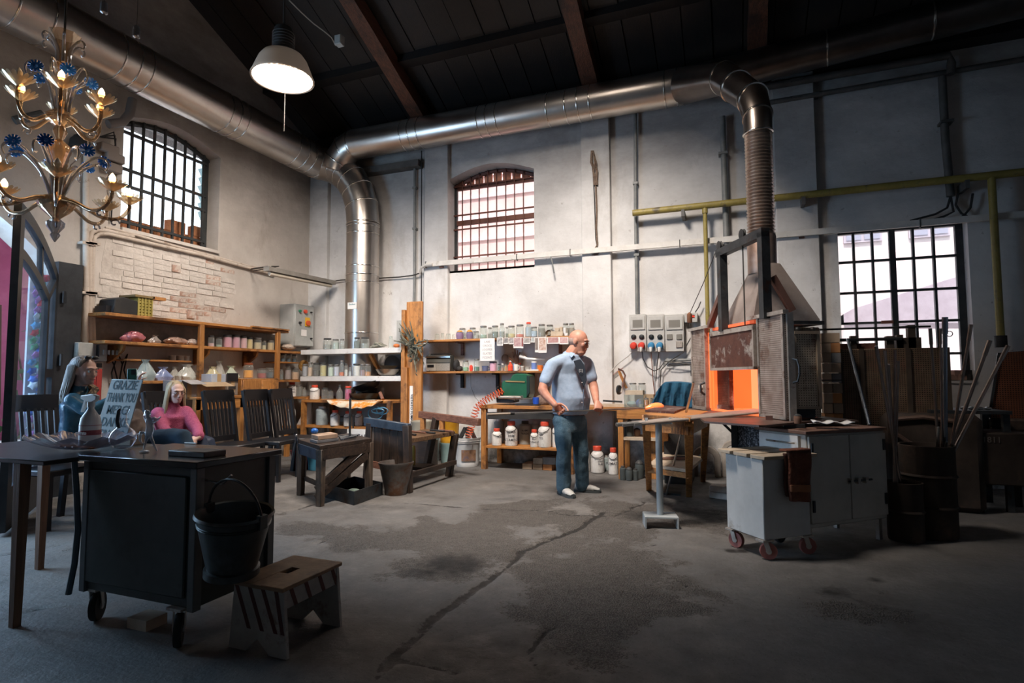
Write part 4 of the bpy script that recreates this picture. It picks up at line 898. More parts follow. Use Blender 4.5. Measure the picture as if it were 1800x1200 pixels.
# ================================================================ grey electrical cabinet at the corner
c0, c1 = P(517,570,'x',L+.30), P(551,570,'x',L+.30)
ez0, ez1 = P(517,608,'x',L+.30).z, P(517,533,'x',L+.30).z
t = thing('control_cabinet','grey steel control cabinet with red and yellow switches in the corner','electrical box',(L+.15,(c0.y+c1.y)/2,ez0))
part(B().box(L+.01,c0.y,ez0,L+.30,c1.y,ez1),'body',grey_p,t,bev=.008)
cd = part(B().box(L+.30,c0.y+.01,ez0+.01,L+.315,c1.y-.01,ez1-.01),'door',grey_p,t,bev=.006)
def cdp(px,py): return P(px,py,'x',L+.32)
for (px,py,r_,m_,n_) in [(526.5,546.5,.022,mat('green_button',(.02,.18,.10),rough=.4),'green_button'),(536,547.5,.032,redl,'red_button'),(546,549,.014,blackm,'lock'),(526.5,567,.02,blackm,'switch'),(546,595,.014,blackm,'lock')]:
    part(B().lathe([(r_,0),(r_*.9,.03),(r_*.3,.034)],cdp(px,py),12,ax=(1,0,0)),n_,m_,cd)
q = cdp(540,568); part(B().box(q.x,q.y-.05,q.z-.05,q.x+.01,q.y+.05,q.z+.09),'yellow_plate',mat('switch_yellow',(.75,.45,.03)),cd); part(B().lathe([(.045,0),(.04,.04)],q,12,ax=(1,0,0)),'red_knob',mat('switch_red',(.6,.09,.02)),cd)
q = cdp(534,585); part(B().box(q.x,q.y-.06,q.z-.05,q.x+.005,q.y+.06,q.z+.05),'paper_label',paper,cd)
# ================================================================ jars, jugs, bottles
ORD = ['first','second','third','fourth','fifth','sixth','seventh','eighth','ninth','tenth','eleventh','twelfth','thirteenth','fourteenth','fifteenth','sixteenth']
PROTO = {}
def cmat(c): return mat('powder_%02d_%02d_%02d' % tuple(int(x*99) for x in c),c,tuple(min(1,x*1.25) for x in c),sc=25,rough=.8)
lidm = {'zinc':mat('zinc_lid',(.25,.24,.22),(.38,.36,.34),rough=.4,metal=.7,sc=20),'red':redl,'copper':mat('copper_lid',(.45,.14,.07),rough=.3,metal=.6),'dark':mat('dark_lid',(.05,.05,.05),rough=.5),'white':mat('white_lid',(.7,.68,.65),rough=.5)}
def proto(kind,col,fill,lid):
    key = (kind,col,fill,lid)
    if key in PROTO: return PROTO[key], True
    t = thing({'jug':'plastic_jug','jar':'glass_jar','tall':'glass_jar','bottle':'glass_bottle','tumbler':'drinking_glass','cup':'cup','pot':'lidded_pot','can':'metal_canister','tub':'plastic_tub'}[kind],None,None)
    cm = cmat(col); PROTO[key] = t
    def lt(prof,name,m,n=16,par=t,**k): return part(B().lathe(prof,(0,0,0),n,**k),name,m,par,local=True)
    if kind == 'jug':
        body = plast if col[0] > .45 else plastg
        lt([(.42,0),(.49,.015),(.5,.04),(.5,.60),(.49,.66),(.44,.73),(.33,.79),(.27,.81),(.27,.87)],'body',body)
        lt([(.31,.84),(.315,.86),(.315,.98),(.29,1.0)],'lid',lidm[lid],20)
        part(B().tube([(-.34,0,.80),(-.45,-.12,.74),(-.42,-.38,.66),(-.15,-.56,.58),(.15,-.56,.58),(.42,-.38,.66),(.45,-.12,.74),(.34,0,.80)],.016,5),'wire_handle',wire,t,local=True)
    elif kind in ('jar','tall'):
        sh_ = [(.44,0),(.5,.03),(.5,.74),(.44,.83),(.38,.86),(.38,.9)] if kind == 'jar' else [(.44,0),(.5,.03),(.5,.62),(.40,.72),(.30,.80),(.28,.9)]
        lt(sh_,'glass_body',jarg,cap=False)
        if fill > 0: lt([(.40,.02),(.46,.05),(.46,.05+.75*fill),(.30,.07+.75*fill)],'powder',cm)
        r_ = .42 if kind == 'jar' else .32
        lt([(r_,.87),(r_+.02,.89),(r_+.02,.97),(r_-.03,1.0)],'lid',lidm[lid])
    elif kind == 'bottle':
        lt([(.42,0),(.5,.04),(.5,.50),(.36,.62),(.17,.72),(.15,.92)],'glass_body',jarg if fill < .99 else cm,cap=False)
        if 0 < fill < .99: lt([(.40,.02),(.45,.05),(.45,.5*fill+.05)],'powder',cm)
        lt([(.19,.88),(.2,.9),(.2,.98),(.17,1.0)],'cap',lidm[lid])
    elif kind == 'tumbler':
        lt([(.5,0),(.44,.5),(.36,1.0),(.01,1.0)],'glass_body',jarg,cap=False); lt([(.36,.9),(.35,1.0)],'base',jarg)
    elif kind == 'cup':
        lt([(.38,0),(.42,.02),(.5,.98),(.5,1.0),(.46,1.0),(.38,.06),(.01,.06)],'cup_body',cm,cap=False)
        part(B().tube([(.46,0,.78),(.70,0,.72),(.74,0,.45),(.62,0,.25),(.42,0,.22)],.06,6),'handle',cm,t,local=True)
    elif kind == 'pot':
        lt([(.36,0),(.42,.02),(.5,.45),(.47,.72),(.40,.80)],'pot_body',cm); lt([(.45,.78),(.45,.83),(.25,.94),(.08,1.0)],'lid',lidm[lid])
    elif kind == 'can':
        lt([(.48,0),(.5,.01),(.5,.80),(.44,.86),(.36,.88)],'can_body',cm); lt([(.30,.86),(.30,.98),(.28,1.0)],'lid',lidm[lid])
        for z_ in (.25,.55): lt([(.495,z_-.01),(.512,z_),(.495,z_+.01)],'hoop',cm,cap=False)
    elif kind == 'tub':
        lt([(.42,0),(.44,.02),(.48,.88)],'tub_body',cm); lt([(.5,.86),(.5,.96),(.48,1.0)],'lid',lidm[lid])
    return t, False
def vessel(loc,w,h,kind,col,fill=.5,lid='zinc',label='',group=None,rz=0):
    t, used = proto(kind,col,fill,lid)
    if used: t = dup(t,loc,rz,label,(w,w,h))
    else: t.location = loc; t.scale = (w,w,h); t.rotation_euler = (0,0,rz); t['label'] = label
    t['category'] = {'jug':'jug','jar':'jar','tall':'jar','bottle':'bottle','tumbler':'glass','cup':'cup','pot':'pot','can':'canister','tub':'tub'}[kind]
    if group: t['group'] = group
    elif 'group' in t: del t['group']
    return t
def wat(p): return (p-CC).dot(FW)
def row(items,ax,v,z,where,group,base_py):
    """items: (px centre, px width, px height, kind, colour, fill, lid, words); they stand at height z on the plane ax = v"""
    for i, (px,pw,ph,kind,col,fill,lid,words) in enumerate(items):
        q = P(px,base_py,ax,v); q.z = z; w = wat(q)
        if w <= 0: continue
        st = 1.0/(1+((px-900)/1000.0)**2)**.5
        vessel(q,pw*w/1000*min(1,st+.1),ph*w/1000,kind,col,fill,lid,'%s, %s from left %s' % (words,ORD[i],where),group,rz=(-.5 if ax == 'x' else random.uniform(-.3,.3)))
G_ = (.30,.42,.36); Gr = (.30,.31,.30); Cl = (.62,.60,.58)
# ================================================================ shelves on the left wall
XS = L+.32
def lyz(px,py,x=None): q = P(px,py,'x',XS if x is None else x); return q.y, q.z
zT = 1.915; zS2 = 1.615; zS3 = 1.425; zS4 = 1.18
shu = thing('wall_shelf','orange wooden shelf unit with posts and brackets on the left wall under the bricks','shelf',(L+.16,5.5,1.15))
yA = lyz(183,551)[0]; yB = lyz(506,583)[0]; yC = lyz(530,614)[0]
def board(y0,y1,z,x1=XS,th=.035,nm='shelf_board',m=W_oy,par=shu,x0=L+.005):
    return part(B().box(x0,y0,z-th,x1,y1,z),nm,m,par,bev=.004)
board(yA,yB,zT,x1=XS+.02); board(yA+.02,yC,zS2); board(lyz(232,626)[0],lyz(345,630)[0],zS3,x1=L+.24,th=.022); board(lyz(235,668)[0],yC,zS4)
board(lyz(492,633)[0],yC,1.45,th=.02,x1=XS-.03)
for px in (353,488):
    y_ = lyz(px,600)[0]; part(B().box(XS-.02,y_-.035,zS4-.0,XS+.025,y_+.035,zT-.035),'post',W_oz,shu,bev=.004)
for y_ in (lyz(222,600)[0],lyz(470,620)[0]-.15,lyz(362,600)[0]+.08):
    part(B().extr([(L+.01,y_,zS2-.036),(XS-.04,y_,zS2-.036),(XS-.06,y_,zS2-.10),(L+.12,y_,zS2-.20),(L+.01,y_,zS2-.24)],(0,.03,0)),'bracket',W_oz,shu)
part(B().box(L+.005,yA+.05,zS2,L+.02,yC-.1,zT-.04),'back_board',mat('dirty_grey_back',(.16,.15,.14),(.26,.24,.22),rough=.9),shu)  # shelf back has its own dirty grey colour
part(B().box(XS+.0,lyz(440,577)[0],zT,XS+.05,yB-.02,zT+.018),'loose_lath',W_oy,shu)
def rowl(items,z,where,group,base_py,off=.2): row(items,'x',L+off,z,where,group,base_py)
pkk = (.62,.27,.36); bge = (.52,.42,.27); yel = (.62,.47,.20)
rowl([(371,11,20,'jar',(.55,.36,.38),.35,'dark','clear jar with a little pink powder'),(384.5,11,18,'jar',G_,.25,'dark','small ribbed clear jar with green powder'),(399.5,15,23,'jar',pkk,.98,'dark','wide brown-labelled jar of pink powder'),
      (414.5,14,24,'jar',(.60,.28,.38),.98,'dark','jar full of pink powder'),(428,12,23,'jar',(.66,.38,.42),.98,'dark','slim jar full of pale pink powder'),(439,10,21,'jar',yel,.98,'dark','narrow jar of yellow powder'),
      (452.5,14,21,'jar',bge,.7,'zinc','jar of tan powder'),(464,8,16,'jar',(.5,.45,.3),.6,'zinc','tiny jar of tan powder'),(475.5,12,18,'jar',(.55,.40,.22),.9,'zinc','patchwork cream and orange jar')],
     zS2,'on upper left-wall shelf','jars on the upper left-wall shelf',607)
rowl([(303,13,9,'tub',(.40,.37,.34),0,'white','small pale tub'),(317,14,9,'tub',(.45,.42,.40),0,'white','small pale tub'),(327,12,9,'tub',(.46,.44,.42),0,'white','small pale tub')],zS3,'on the short left shelf','tubs on the short shelf',627,.12)
rowl([(436.5,17,27,'jar',(.85,.36,.02),.6,'copper','jar of bright orange powder with a copper lid')],1.205,'on the orange cupboard','jars on the orange cupboard',658,.3)
rowl([(460,16,17,'jar',(.35,.05,.05),.6,'zinc','squat jar of red pieces'),(474,14,18,'jar',(.08,.09,.11),.7,'zinc','squat jar of dark powder'),(484,9,18,'jar',(.3,.12,.1),.5,'zinc','narrow jar of brown powder')],1.205,'right of the copper-lidded jar','jars on the orange cupboard',658,.25)
rowl([(494,8,18,'jar',(.12,.13,.13),.6,'zinc','dark narrow jar'),(506,11,27,'tall',(.32,.24,.24),.75,'zinc','tall jar of mauve powder'),(519,14,20,'jar',(.55,.33,.2),.8,'zinc','jar of orange and cream powder')],zS4,'right of the orange post','jars right of the orange post',660,.2)
t = thing('rag','crumpled pale rag on the shelf under the control cabinet','cloth',P(507,612,'x',L+.2))
part(B().ell(P(507,610,'x',L+.2),(.09,.12,.05),14,8),'fold',mat('rag',(.42,.33,.26),(.6,.5,.42),sc=18,rough=.9,bump=1),t); part(B().ell(P(513,608,'x',L+.2),(.07,.08,.05),12,7),'fold',MATS['rag'],t)
for i in range(3):
    q = P(497+i*10,632,'x',L+.2); q.z = 1.45; vessel(q,.07,.12,'jar',(.06,.12,.18),.5,'dark','small blue-black jar, %s from the left on the narrow corner shelf' % ORD[i],'dark jars on the narrow corner shelf')
# bags on the left shelves
def bag(name,px,py,pw,ph,z,off,m,label,seed,neck=True):
    q = P(px,py,'x',L+off); q.z = z; w = wat(q); rx, rz = pw*w/2000, ph*w/1000; rr = random.Random(seed)
    b = B(); n, mm = 40, 12; vs = []
    ph_ = [rr.uniform(0,6.28) for _ in range(6)]
    for i in range(mm+1):
        t = i/mm; prof = (math.sin(min(1,t*1.15+.12)*PI*.82)**.7 if t < .8 else .75-(t-.8)*2.6) if ph < pw*.62 else (.84+.6*t if t < .25 else (1-(t-.25)*1.25 if t < .85 else .25+(t-.85)*1.8))
        for k in range(n):
            a = 2*PI*k/n; f = max(.08,prof)*(1+.13*math.sin(3*a+ph_[0]+t*3)+.08*math.sin(5*a+ph_[1]-t*4)+.05*math.sin(9*a+ph_[2]+t*9)+.10*t*math.sin(13*a+ph_[4]))
            vs.append(q+Vector((min(rx*.6,.13)*f*math.cos(a),rx*f*math.sin(a),rz*(t+(.05*math.sin(2*a+ph_[3]) if 0 < i < mm else 0)))))
    b.add(vs,[(i*n+k,i*n+(k+1) % n,(i+1)*n+(k+1) % n,(i+1)*n+k) for i in range(mm) for k in range(n)]+[list(range(n))[::-1],[mm*n+k for k in range(n)]])
    return solo(b,name,m,label,'bag')
def bagm(n,a,b): return mat(n,a,b,sc=6,rough=.18,bump=.35,coat=.5,bsc=9,c3=tuple(min(1,x*1.5) for x in b),sc3=14,t3=.6)
bag('plastic_bag',235,598,40,20,zS2,.2,bagm('bag_rose',(.33,.09,.11),(.48,.17,.19)),'bag of dusky pink powder on the upper left shelf',1)
bag('plastic_bag',272,600,22,15,zS2,.2,bagm('bag_clear',(.22,.18,.16),(.40,.35,.32)),'small clear crumpled bag beside the pink bag',2)
bag('plastic_bag',308,603,42,14,zS2,.18,bagm('bag_brown',(.28,.17,.13),(.42,.28,.22)),'long tan-brown bag lying on the upper left shelf',3)
bag('plastic_bag',338,605,22,12,zS2,.22,bagm('bag_pale',(.38,.3,.26),(.5,.42,.38)),'pale flat bag against the first orange post',4)
bag('plastic_bag',255,667,34,37,zS4,.24,bagm('bag_teal',(.26,.34,.35),(.42,.49,.50)),'tall clear bag of teal-grey powder behind the raised phone',5)
bag('plastic_bag',286,667,34,24,zS4,.2,bagm('bag_blue',(.18,.24,.46),(.32,.38,.58)),'bag of blue powder on the lower left shelf',6)
bag('plastic_bag',306,665,22,24,zS4,.16,bagm('bag_film',(.34,.32,.28),(.52,.50,.46)),'clear film bag behind the blue one',7)
bag('plastic_bag',328,667,38,28,zS4,.24,bagm('bag_green_white',(.40,.42,.38),(.60,.60,.56)),'clear white bag just left of the orange post',8)
bag('plastic_bag',373,664,30,24,zS4,.22,bagm('bag_straw',(.48,.42,.24),(.62,.56,.38)),'bag of straw-yellow powder right of the orange post',9)
bag('plastic_bag',385,664,24,34,zS4,.14,bagm('bag_film',(.34,.32,.28),(.52,.50,.46)),'tall clear film bag behind the straw-yellow one',10)
bag('plastic_bag',406,664,30,25,zS4,.22,bagm('bag_mint',(.40,.46,.36),(.56,.62,.52)),'bag of pale mint powder left of the copper-lidded jar',11)
bag('plastic_bag',258,717,26,20,.93,.3,bagm('bag_brown',(.28,.17,.13),(.42,.28,.22)),'brown bag on the low shelf behind the seated girl',12)
# black box and yellow crate on the top board
q0, q1 = P(190,553,'x',XS-.02), P(245,556,'x',XS-.02)
t = thing('black_case','black boxy case on the left end of the top shelf','case',(XS-.15,(q0.y+q1.y)/2,zT))
part(B().extr([(XS-.02,q0.y+.05,zT),(XS-.02,q1.y,zT),(XS-.02,q1.y,zT+.16),(XS-.02,q0.y+.16,zT+.19),(XS-.02,q0.y+.07,zT+.16)],(-.26,0,0)),'case',blackm,t,bev=.01); part(B().box(XS-.24,q0.y-.0,zT,XS-.06,q0.y+.05,zT+.08),'end_block',black,t)
q0, q1 = P(240,555,'x',XS-.04), P(264,556,'x',XS-.04)
t = thing('yellow_crate','yellow slatted plastic crate beside the black case on the top shelf','crate',(XS-.15,(q0.y+q1.y)/2,zT))
yc = mat('crate_yellow',(.30,.24,.05),(.42,.34,.09),rough=.6)
cy0, cy1 = q0.y, q1.y
for i in range(6): part(B().box(XS-.03,cy0,zT+.01+i*.034,XS-.02,cy1,zT+.034+i*.034),'slat',yc,t)
for i in range(5): part(B().box(XS-.035,cy0+(cy1-cy0)*i/4-.008,zT,XS-.012,cy0+(cy1-cy0)*i/4+.008,zT+.215),'rib',yc,t)
part(B().box(XS-.26,cy0,zT,XS-.035,cy1,zT+.21),'bin',yc,t); part(B().box(XS-.27,cy0-.05,zT+.21,XS-.0,cy1+.02,zT+.235),'lid',mat('crate_lid',(.22,.15,.06)),t)
part(B().box(XS-.1,cy1,zT+.205,XS-.0,cy1+.16,zT+.24),'wood_offcut',W_oy,t)
# orange cupboard, boxes, desk below
XC = L+.56
cy0, cy1 = P(424,690,'x',XC).y, P(489,690,'x',XC).y
t = thing('small_cupboard','orange two-door wooden cupboard at the end of the left shelves','cupboard',(XC-.2,(cy0+cy1)/2,.82))
part(B().box(XC-.40,cy0,.82,XC,cy1,1.20),'carcass',W_oz,t,bev=.005)
for a, b in ((cy0+.01,(cy0+cy1)/2-.01),((cy0+cy1)/2+.01,cy1-.01)): d_ = part(B().box(XC,a,.84,XC+.015,b,1.18),'door',W_oz,t,bev=.004)
XDk = L+.75
dy_0, dy_1 = P(345,705,'x',XDk).y, P(427,705,'x',XDk).y; dz = P(345,698,'x',XDk).z
t = thing('wooden_desk','orange wooden desk along the left wall behind the black chairs','desk',(XDk-.3,(dy_0+dy_1)/2,0))
part(B().box(L+.02,dy_0,dz-.03,XDk,dy_1+.06,dz),'desk_top',W_oy,t,bev=.004); part(B().box(XDk-.03,dy_0,dz-.15,XDk-.01,dy_1+.06,dz-.03),'apron',W_oy,t)
for y_ in (dy_0+.04,dy_1):
    for x_ in (XDk-.04,L+.06): part(B().box(x_-.03,y_-.03,0,x_+.03,y_+.03,dz-.03),'leg',W_oz,t)
part(B().box(L+.05,dy_0+.1,.35,XDk-.06,dy_1,.38),'low_shelf',W_oy,t)
cardm = mat('cardboard',(.36,.25,.15),(.46,.34,.22),rough=.85,sc=5); cardg = mat('grey_cardboard',(.30,.28,.28),(.42,.40,.40),rough=.85,sc=5,c3=(.25,.17,.12),sc3=4)
def crate(px0,px1,py0,py1,off,m,name,label,cat='box',depth=.3,par=None,axm='x',flap=False):
    a, b = P(px0,py1,'x',L+off), P(px1,py1,'x',L+off); z1 = P((px0+px1)/2,py0,'x',L+off).z
    t = thing(name,label,cat,(L+off-depth/2,(a.y+b.y)/2,min(a.z,b.z)))
    part(B().box(L+off-depth,a.y,min(a.z,b.z),L+off,b.y,z1),'box_body',m,t,bev=.004)
    if flap: part(B().extr([(L+off,a.y,z1),(L+off,b.y,z1),(L+off+.12,b.y+.03,z1-.05),(L+off+.12,a.y+.03,z1-.05)],(0,0,.004)),'flap',m,t)
    part(B().box(L+off-.002,(a.y+b.y)/2-.03,min(a.z,b.z)+.01,L+off+.002,(a.y+b.y)/2+.03,z1),'tape',mat('parcel_tape',(.45,.30,.15)),t)
    return t
crate(345,396,672,697,.60,cardm,'cardboard_box','open brown cardboard box on the desk behind the girl',flap=True)
crate(318,346,668,700,.62,cardg,'cardboard_box','grey striped cardboard box directly right of the girl',flap=True)
crate(372,398,657,672,.52,mat('box_bluegrey',(.38,.42,.50),(.46,.50,.58)),'small_box','pale blue-grey carton standing above the brown cardboard box',depth=.2)
t = crate(399,418,657,694,.55,mat('appliance_brown',(.20,.16,.13),(.28,.22,.18)),'old_appliance','small brown appliance with a dark top left of the orange cupboard','appliance',depth=.25)
a = P(399,670,'x',L+.555); b = P(418,657,'x',L+.555); part(B().box(L+.55,a.y,a.z,L+.565,b.y,b.z+.01),'dark_top',black,t); part(B().box(L+.55,a.y+.03,a.z-.10,L+.56,b.y-.03,a.z-.06),'window',blackm,t)
part(B().lathe([(.03,0),(.028,.02)],(L+.55,(a.y+b.y)/2,a.z-.16),10,ax=(1,0,0)),'dial',steel_d,t)
# fuse boxes and fire extinguisher at the left
t = thing('fuse_box','grey metal fuse box under the cream conduits behind the woman','electrical box',P(160,632,'x',L+.1))
a, b = P(137,630,'x',L+.14), P(190,604,'x',L+.14)
part(B().box(L,a.y,P(150,634,'x',L+.14).z,L+.14,b.y,b.z),'housing',grey_p,t,bev=.008)
part(B().box(L+.12,a.y+.18,P(150,630,'x',L+.14).z+.02,L+.19,b.y-.12,b.z-.02),'breaker_window',black,t,bev=.008)
for i in range(5): part(B().box(L+.19,a.y+.22+i*.045,P(150,622,'x',L+.16).z,L+.20,a.y+.245+i*.045,P(150,622,'x',L+.16).z+.05),'breaker',mat('breaker_grey',(.3,.3,.3)),t)
t2_ = thing('meter_box','small cream box with a dark window under the fuse box','electrical box',P(170,640,'x',L+.1))
a, b = P(166,648,'x',L+.1), P(182,636,'x',L+.1); part(B().box(L,a.y,a.z,L+.1,b.y,b.z),'box',creamp,t2_,bev=.006); part(B().box(L+.1,a.y+.02,a.z+.015,L+.108,b.y-.02,b.z-.015),'window',black,t2_)
t = thing('red_cabinet','red fire cabinet on the left wall behind the woman','cabinet',P(172,690,'x',L+.2))
a, b = P(164,705,'x',L+.22), P(181,648,'x',L+.22); part(B().box(L,a.y,a.z,L+.22,b.y,b.z),'case',mat('fire_red',(.33,.03,.025),(.42,.05,.04),rough=.4),t,bev=.01); part(B().box(L+.22,a.y+.02,a.z+.02,L+.228,b.y-.02,b.z-.02),'door',mat('fire_red',(.33,.03,.025)),t)
for i, pts in enumerate([[(190,620),(200,640),(206,665),(212,690)],[(190,618),(204,632),(196,655),(200,690)],[(194,612),(208,622),(215,640),(210,668)],[(215,640),(224,622),(218,650),(222,665)]]):
    solo(B().tube([P(x_,y_,'x',L+.05) for x_,y_ in pts],.008,5),'hanging_cable',blackm,['dark cable hanging lowest right of the fuse box','dark cable curling back right of the fuse box','dark cable arching up to the shelf bracket','short dark cable under the shelf bracket'][i],'cable')
# ================================================================ white corner shelves
YS = 7.02
xw0, xw1 = P(528,640,'y',YS).x, P(706,640,'y',YS).x
zw1, zw2 = P(600,613,'y',YS).z, P(600,661,'y',YS).z
ws = thing('corner_shelf','two thick white shelf boards across the corner around the silver riser','shelf',((xw0+xw1)/2,7.3,zw2-.06))
for z_ in (zw1,zw2):
    nb_ = [(xw0,YS),(xw1,YS),(xw1,D-.005),(vx+.26,D-.005),(vx+.26,VD),(vx+.18,VD-.19),(vx,VD-.26),(vx-.18,VD-.19),(vx-.26,VD),(vx-.26,D-.005),(xw0,D-.005)]
    if YS > VD-.27: nb_ = [(xw0,YS),(xw1,YS),(xw1,D-.005),(vx+.26,D-.005),(vx+.26,VD),(vx+.2,VD-.18),(vx+.05,YS+.03),(vx-.05,YS+.03),(vx-.2,VD-.18),(vx-.26,VD),(vx-.26,D-.005),(xw0,D-.005)]
    part(B().prism(nb_,z_-.075,z_),'shelf_board',white_p,ws,bev=.004)
part(B().bar((P(668,640,'y',7.5).x,7.55,zw2),(P(668,640,'y',7.5).x+.1,7.1,zw1-.08),.04,.06),'bracket',W_oz,ws)
YI = 7.10
def rowb(items,z,where,group,base_py,y=YI): row(items,'y',y,z,where,group,base_py)
rowb([(575.5,15,20,'jar',Gr,.5,'dark','wide grey jar with a red label'),(590,12,18,'jar',(.42,.48,.46),.8,'zinc','pale grey-green jar'),(601.5,8,18,'jar',Gr,.4,'zinc','narrow grey jar')],zw1,'on upper white corner shelf','jars on the upper corner shelf',612)
rowb([(627.5,11,20,'jar',(.12,.15,.15),.8,'dark','dark green-grey jar'),(641.5,15,20,'jar',(.26,.28,.28),.5,'dark','wide dark wire-clasped jar')],zw1,'in front of the silver riser','jars in front of the riser',612,6.98+.1)
vessel(Vector((P(687,610,'y',7.1).x,7.1,zw1)),.075,.17,'tumbler',Cl,0,'zinc','clear upright glass near the right end of the upper corner shelf')
solo(B().ell((P(697,606,'y',7.1).x,7.1,zw1+.03),(.05,.04,.03),12,6),'orange_scrap',mat('scrap_orange',(.55,.16,.04)),'small orange lump at the right end of the upper corner shelf','lump')
t = thing('dry_sprigs','heap of grey dried sprigs lying on the upper corner shelf','dried plant',(P(664,610,'y',7.1).x,7.1,zw1)); rs_ = random.Random(4)
for i in range(9):
    x0 = P(650+rs_.random()*8,610,'y',7.1).x; x1 = P(668+rs_.random()*14,610,'y',7.1).x
    part(B().tube([(x0,7.1+rs_.uniform(-.05,.05),zw1+.02),((x0+x1)/2,7.1+rs_.uniform(-.05,.05),zw1+.03+rs_.random()*.05),(x1,7.1+rs_.uniform(-.05,.05),zw1+.02+rs_.random()*.03)],[.012,.02,.006],6),'sprig',mat('dry_sprig',(.16,.16,.13),(.30,.29,.24),sc=20,rough=.9),t)
its = [(536,10,22,'jar',(.36,.35,.40),.98,'zinc','jar of lilac-grey powder'),(545,9,25,'jar',(.62,.44,.33),.75,'zinc','slim jar of peach powder'),(556,13,24,'jar',(.08,.07,.06),.5,'dark','dark jar with a cream label'),
       (568,12,24,'jar',(.55,.47,.22),.95,'dark','jar of mustard-yellow powder'),(581.5,11,21,'jar',(.52,.60,.54),.9,'zinc','jar of mint-white powder'),(591.5,11,21,'jar',(.50,.50,.60),.95,'zinc','jar of lavender powder'),
       (600.5,9,28,'tall',(.60,.16,.06),.25,'zinc','tall jar with a little orange-red powder'),(609,8,22,'jar',(.62,.60,.58),.6,'dark','narrow jar half full of white powder'),(617,9,19,'jar',(.5,.5,.5),.5,'dark','short dark jar with white powder'),
       (627,14,22,'jar',(.68,.66,.66),.98,'dark','wide jar of white powder'),(637.5,11,21,'jar',(.30,.20,.22),.6,'zinc','jar of mauve-brown powder'),(646.5,11,21,'jar',(.55,.24,.09),.4,'zinc','jar of orange-brown powder')]
rowb(its,zw2,'on lower white corner shelf','jars on the lower corner shelf',661,7.09)
solo(B().ell((P(530,640,'y',7.2).x,7.25,zw2+.17),(.10,.05,.09),12,6),'orange_bag',mat('scrap_orange2',(.62,.28,.04),(.8,.5,.2),sc=30,rough=.6),'bright orange bundle hanging behind the jars at the corner shelf end','bag')
# pans and bowls
def bowl(x,y,z,r,h,m,name,label,cat='bowl',tilt=None,group=None):
    b = B(); b.lathe([(r*.45,0),(r*.75,h*.25),(r,h*.9),(r*1.04,h),(r*.96,h*.93),(r*.7,h*.32),(.01,h*.15)],(0,0,0),24,cap=False)
    if tilt is not None:
        M_ = Matrix.Rotation(tilt[0],4,'X') @ Matrix.Rotation(tilt[1],4,'Y'); b.v = [M_ @ p for p in b.v]
    zm_ = min(p.z for p in b.v); b.v = [p+Vector((x,y,z-zm_)) for p in b.v]
    return solo(b,name,m,label,cat,group)
xb_ = P(679,650,'y',7.1).x
bowl(xb_,7.14,zw2,.17,.10,mat('pewter',(.22,.20,.18),(.36,.33,.30),rough=.35,metal=.9),'metal_bowl','pewter bowl at the right end of the lower white corner shelf')
bowl(xb_+.01,7.14,zw2+.10,.13,.05,mat('bronze_lid',(.42,.30,.18),(.5,.4,.28),rough=.35,metal=.8),'bowl_cover','tan-rimmed lid resting on the pewter bowl','lid')
t = thing('frying_pan','black frying pan leaning against the wall behind the pewter bowl','pan',(P(693,640,'y',7.4).x,7.4,zw2)); c_ = Vector((P(691,642,'y',7.42).x,7.45,zw2+.17))
part(B().lathe([(.10,0),(.125,.0),(.15,-.04),(.14,-.04),(.10,-.01)],c_,24,ax=(0,1,.15)),'pan',black,t); part(B().bar(c_+Vector((.1,-.04,-.09)),c_+Vector((.23,-.18,-.15)),.02,.014),'handle',steel,t)
# ================================================================ small low shelf table in the corner with jugs
YT = 6.85
zt1 = P(600,703,'y',YT).z; zt2 = P(600,749,'y',YT).z
xt0, xt1 = P(529,720,'y',YT).x, P(686,720,'y',YT).x
ct = thing('corner_table','low orange wooden shelf table in the corner under the white boards','table',((xt0+xt1)/2,7.1,0))
part(B().box(xt0,YT,zt1-.04,xt1,D-.02,zt1),'top',W_ox,ct,bev=.004); part(B().box(xt0+.05,YT+.03,zt2-.035,xt1-.05,D-.04,zt2),'lower_shelf',W_ox,ct)
for x_ in (xt0,xt1-.06):
    for y_ in (YT,D-.1): part(B().box(x_,y_,0,x_+.06,y_+.06,zt1-.04),'leg',W_oz,ct)
zl = P(520,697,'y',7.0).z
xlA, xlB = P(499,697,'y',7.0).x, P(530,697,'y',7.0).x
lsx = thing('side_shelf','short brown shelf left of the corner table holding two lidded jugs','shelf',((xlA+xlB)/2,7.2,zl)); xlA = max(xlA,L+.02)
part(B().box(xlA,6.95,zl-.03,xlB+.15,D-.02,zl),'shelf_board',W_ox,lsx)
z2l = P(512,748,'y',7.0).z; part(B().box(xlA,6.95,z2l-.03,xlB+.02,D-.02,z2l),'shelf_board',W_ox,lsx); part(B().box(xlA+.02,7.0,0,xlA+.08,7.06,zl),'leg',W_oz,lsx)
def jug(px,base,w,h,y,z,label,col=(.6,.6,.6),lid='red',kind='jug',rz=None,group=None):
    q = P(px,base,'y',y); q.z = z; ww = wat(q)
    t = vessel(q,w*ww/1000,h*ww/1000,kind,col,.0,lid,label,group,rz=random.uniform(-.6,.6) if rz is None else rz); return t, q, ww
